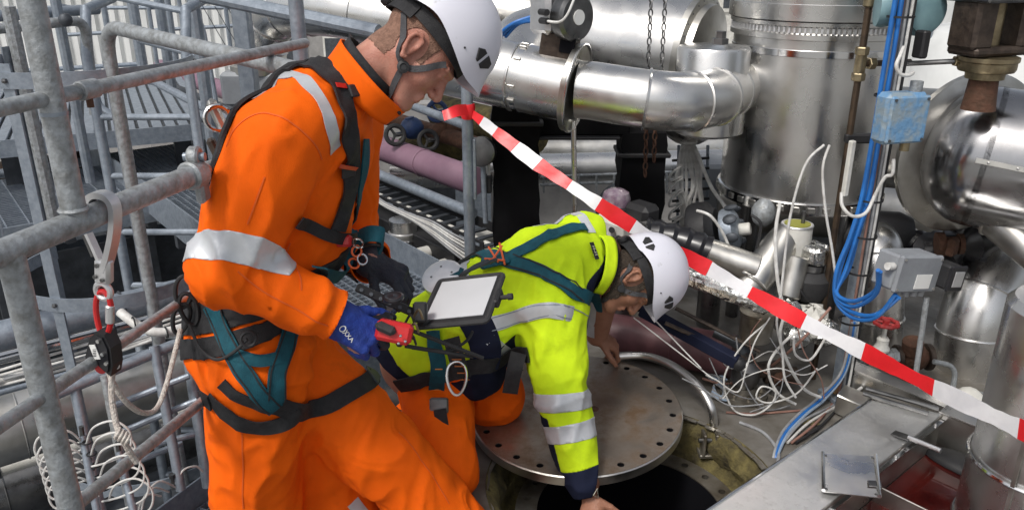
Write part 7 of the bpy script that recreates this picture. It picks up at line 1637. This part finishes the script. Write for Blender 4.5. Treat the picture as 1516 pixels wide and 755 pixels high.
for k in range(4): a = math.pi / 2 * k + .5; x, y, _ = frame(bn2); obj('bolt', G().cyl(bc2 + bn2 * .046 + (x * math.cos(a) + y * math.sin(a)) * .035, bc2 + bn2 * .05 + (x * math.cos(a) + y * math.sin(a)) * .035, .004, 8), 'steel_dark', blk)
s2('black_pad', [(700, 372), (670, 382), (645, 402), (632, 422)], .06, 'web_black', .01, .006)
s2('black_pad', [(700, 470), (712, 492), (720, 520), (716, 548)], .1, 'navy', .003, .001)
s2('hip_belt', [(590, 568), (625, 560), (665, 552), (705, 540), (745, 528), (785, 524)], .05, 'web_black', .009, .004)
s2('teal_strap', [(648, 488), (646, 520), (648, 560), (650, 598)], .05, 'web_teal', .013, .003)
obj('strap_adjuster', G().box(V(650, 600, 2.22), (.06, .02, .05), .005, (RT, FW, UP)), 'steel_dark', w2)
obj('strap_tail', G().strip(smooth_path([V(651, 606, 2.2), V(655, 630, 2.18), V(661, 662, 2.17)], 5), RT, .04, .003), 'web_black', w2)
obj('strap_tail', G().strip(smooth_path([V(768, 522, 2.28), V(761, 550, 2.26), V(755, 582, 2.27)], 5), RT, .05, .003), 'web_black', w2)
obj('chest_web', G().strip(smooth_path([V(668, 500, 2.22), V(676, 530, 2.2), V(686, 560, 2.2)], 5), RT, .05, .003), 'web_black', w2)
oval(V(676, 560, 2.18), -FW, UP, .052, .03, .0045, 'steel', 'gate_ring', w2)
for k in range(6): obj('stitching', G().box(V(668 + k * 4, 512 + 10 * k, 2.19), (.03, .002, .004), 0, (RT, FW, UP)), 'thread', w2, False)
for (v0) in (545, 560, 575): obj('stitching', G().box(Vector(JK.hit([(648, v0)])[0]) - FW * .02, (.034, .002, .003), 0, (RT, FW, UP)), 'thread_orange', w2, False)
# printed bird-like mark on the back, small triangle on the cuff
bm_ = [(722, 356), (730, 350), (738, 346), (746, 343), (752, 346), (744, 350), (750, 350), (742, 355), (736, 356), (728, 362), (720, 364)]
bp3 = [Vector(JK.hit([q])[0]) for q in bm_]; cbm = sum(bp3, Vector()) / len(bp3); nb_ = Vector(JK.grad(np.array([A3(cbm)]))[0])
obj('back_print', G().add([p + nb_ * .0022 for p in bp3] + [cbm + nb_ * .0028], [(i, (i + 1) % len(bp3), len(bp3)) for i in range(len(bp3))]), 'mark_black', w2, False)
tr_ = [Vector(JK.hit([q])[0]) for q in ((878, 732), (887, 738), (884, 722))]; nt_ = Vector(JK.grad(np.array([A3(tr_[0])]))[0]); obj('cuff_print', G().tube([p + nt_ * .002 for p in tr_], .0012, 5, closed=True), 'mark_pale', w2)
for k, sgn in ((RF2, 1), (LF2, 1)):
    BT = SDF([(cap(k + Vector((.05, 0, .05)), k + Vector((-.08, .02, .05)), .06, .05), .03, 'u')]); Pg, Fg = nets(BT, k - Vector((.25, .25, .1)), k + Vector((.25, .25, .25)), .008); panel('boot', BT, Pg, tri(Fg), [], 0, 'rubber', w2, 0)
# ================================================================== LANYARD: hook, carabiner, rope grab, ropes
TZ = (ZZ + RT * .17 + Vector((0, 0, 0))).normalized()
hk = thing('scaffold_hook', 'large bright aluminium hook hung over the left handrail', 'hook', rail_at(145) - ZZ * .16)
rc = rail_at(149); hplane_x = (RT * .9 - hd * .2); 
cx2 = Vector((.953, -.302, 0))                        # across the rail, to the right
def hp2(a, z): return rc + cx2 * a + TZ * z
hook_pts = [hp2(-.024, -.006), hp2(-.026, .012), hp2(-.016, .03), hp2(.004, .034), hp2(.022, .027), hp2(.031, .008), hp2(.03, -.03), hp2(.02, -.075), hp2(.008, -.11)]
obj('hook_body', G().strip(smooth_path(hook_pts, 5), -hd, [.022] * 41, .011), 'alu', hk, True, 40)
obj('gate', G().strip(smooth_path([hp2(-.028, -.042), hp2(-.014, -.068), hp2(0, -.095)], 4), -hd, .014, .007), 'alu', hk, True, 40); obj('gate_lever', G().strip([hp2(-.036, -.045), hp2(-.016, -.085)], -hd, .01, .005), 'steel_dark', hk)
obj('side_plate', G().box(hp2(.006, -.112), (.036, .02, .05), .006, (cx2, hd, TZ)), 'alu', hk)
for (a, z) in ((.0, -.098), (.012, -.125), (-.004, -.12)): obj('rivet', G().cyl(hp2(a, z) - hd * .014, hp2(a, z) - hd * .011, .004, 10), 'steel_dark', hk)
obj('eye', G().ring(hp2(.004, -.152), hd, .015, .006, 22, 8), 'alu', hk)
kb0 = hp2(.004, -.164)
kr = thing('red_carabiner', 'red carabiner with silver sleeve linking hook and rope device', 'carabiner', kb0 - TZ * .08)
oval(kb0 - TZ * .035, -hd, TZ, .046, .0165, .0052, 'red_plastic', 'frame', kr); obj('sleeve', G().cyl(kb0 - TZ * .015 + cx2 * .014, kb0 - TZ * .052 + cx2 * .014, .008, 14, .002), 'alu', kr)
rg0 = kb0 - TZ * .112
rg_ = thing('rope_grab', 'black rope adjuster with white label hanging from red carabiner', 'rope device', rg0 - TZ * .05)
sh = [(-.028, -.042), (-.03, -.01), (-.02, .028), (-.004, .044), (.012, .04), (.026, .015), (.03, -.02), (.026, -.042), (.012, -.034), (-.002, -.024), (-.014, -.036)]
obj('shell', G().plate([[rg0 + cx2 * (a * 1.05) + TZ * (z * 1.05) - hd * .014 for a, z in sh]], hd * .028), 'black', rg_, False)
obj('face_plate', G().plate([[rg0 + cx2 * (a * .86) + TZ * (z * .86 + .002) - hd * .018 for a, z in sh]], hd * .005), 'black_gloss', rg_, False)
obj('cam', G().cyl(rg0 - TZ * .03 - hd * .012, rg0 - TZ * .03 + hd * .012, .014, 18), 'red_plastic', rg_)
axl = (cx2 * .97 + TZ * .22).normalized(); ayl = hd.cross(axl); obj('label', G().box(rg0 + cx2 * -.004 + TZ * .006 - hd * .0195, (.014, .03, .0015), 0, (axl, ayl, hd)), 'label_white', rg_, False)
for k in range(5): obj('label_line', G().box(rg0 + cx2 * -.004 + TZ * (.0 + .0035 * k - .002) - hd * .0207, (.008, .0012, .0005), 0, (axl, ayl, hd)), 'mark_black', rg_, False)
for (a, z) in ((.014, .004), (.022, -.014), (.004, .03)): obj('pin', G().cyl(rg0 + cx2 * a + TZ * z - hd * .022, rg0 + cx2 * a + TZ * z - hd * .018, .0038, 10), 'steel', rg_)
ry0 = rg0.y
def rp(u, v, Y): return V(u, v, Y)
tag(obj('lanyard_rope', G().tube(smooth_path([rg0 - ZZ * .03 - cx2 * .02, rp(155, 535, 1.42), rp(168, 568, 1.43), rp(188, 596, 1.45), rp(212, 611, 1.5), rp(232, 604, 1.56), rp(246, 570, 1.62), rp(258, 525, 1.7), rp(267, 488, 1.76)], 7), .0058, 10), 'rope'), 'pale flecked lanyard rope drooping to the worker\'s hip', 'rope')
tag(obj('lanyard_rope', G().tube(smooth_path([rg0 - ZZ * .03 + cx2 * .022, rp(168, 540, 1.4), rp(165, 580, 1.38), rp(171, 622, 1.36), rp(178, 642, 1.35), rp(187, 660, 1.35), rp(202, 684, 1.36)], 7), .0062, 10), 'rope'), 'pale rope tail hanging knotted over the lower rail', 'rope')
kt = thing('rope_knot', 'pale rope whipping knot at the lower rail', 'knot', rp(180, 655, 1.34))
for k in range(4): obj('turn', G().ring(rp(174 + 5 * k, 641 + 3 * k, 1.345), Vector((.8, .2, -.55)), .0095, .0036, 14, 6), 'rope', kt)
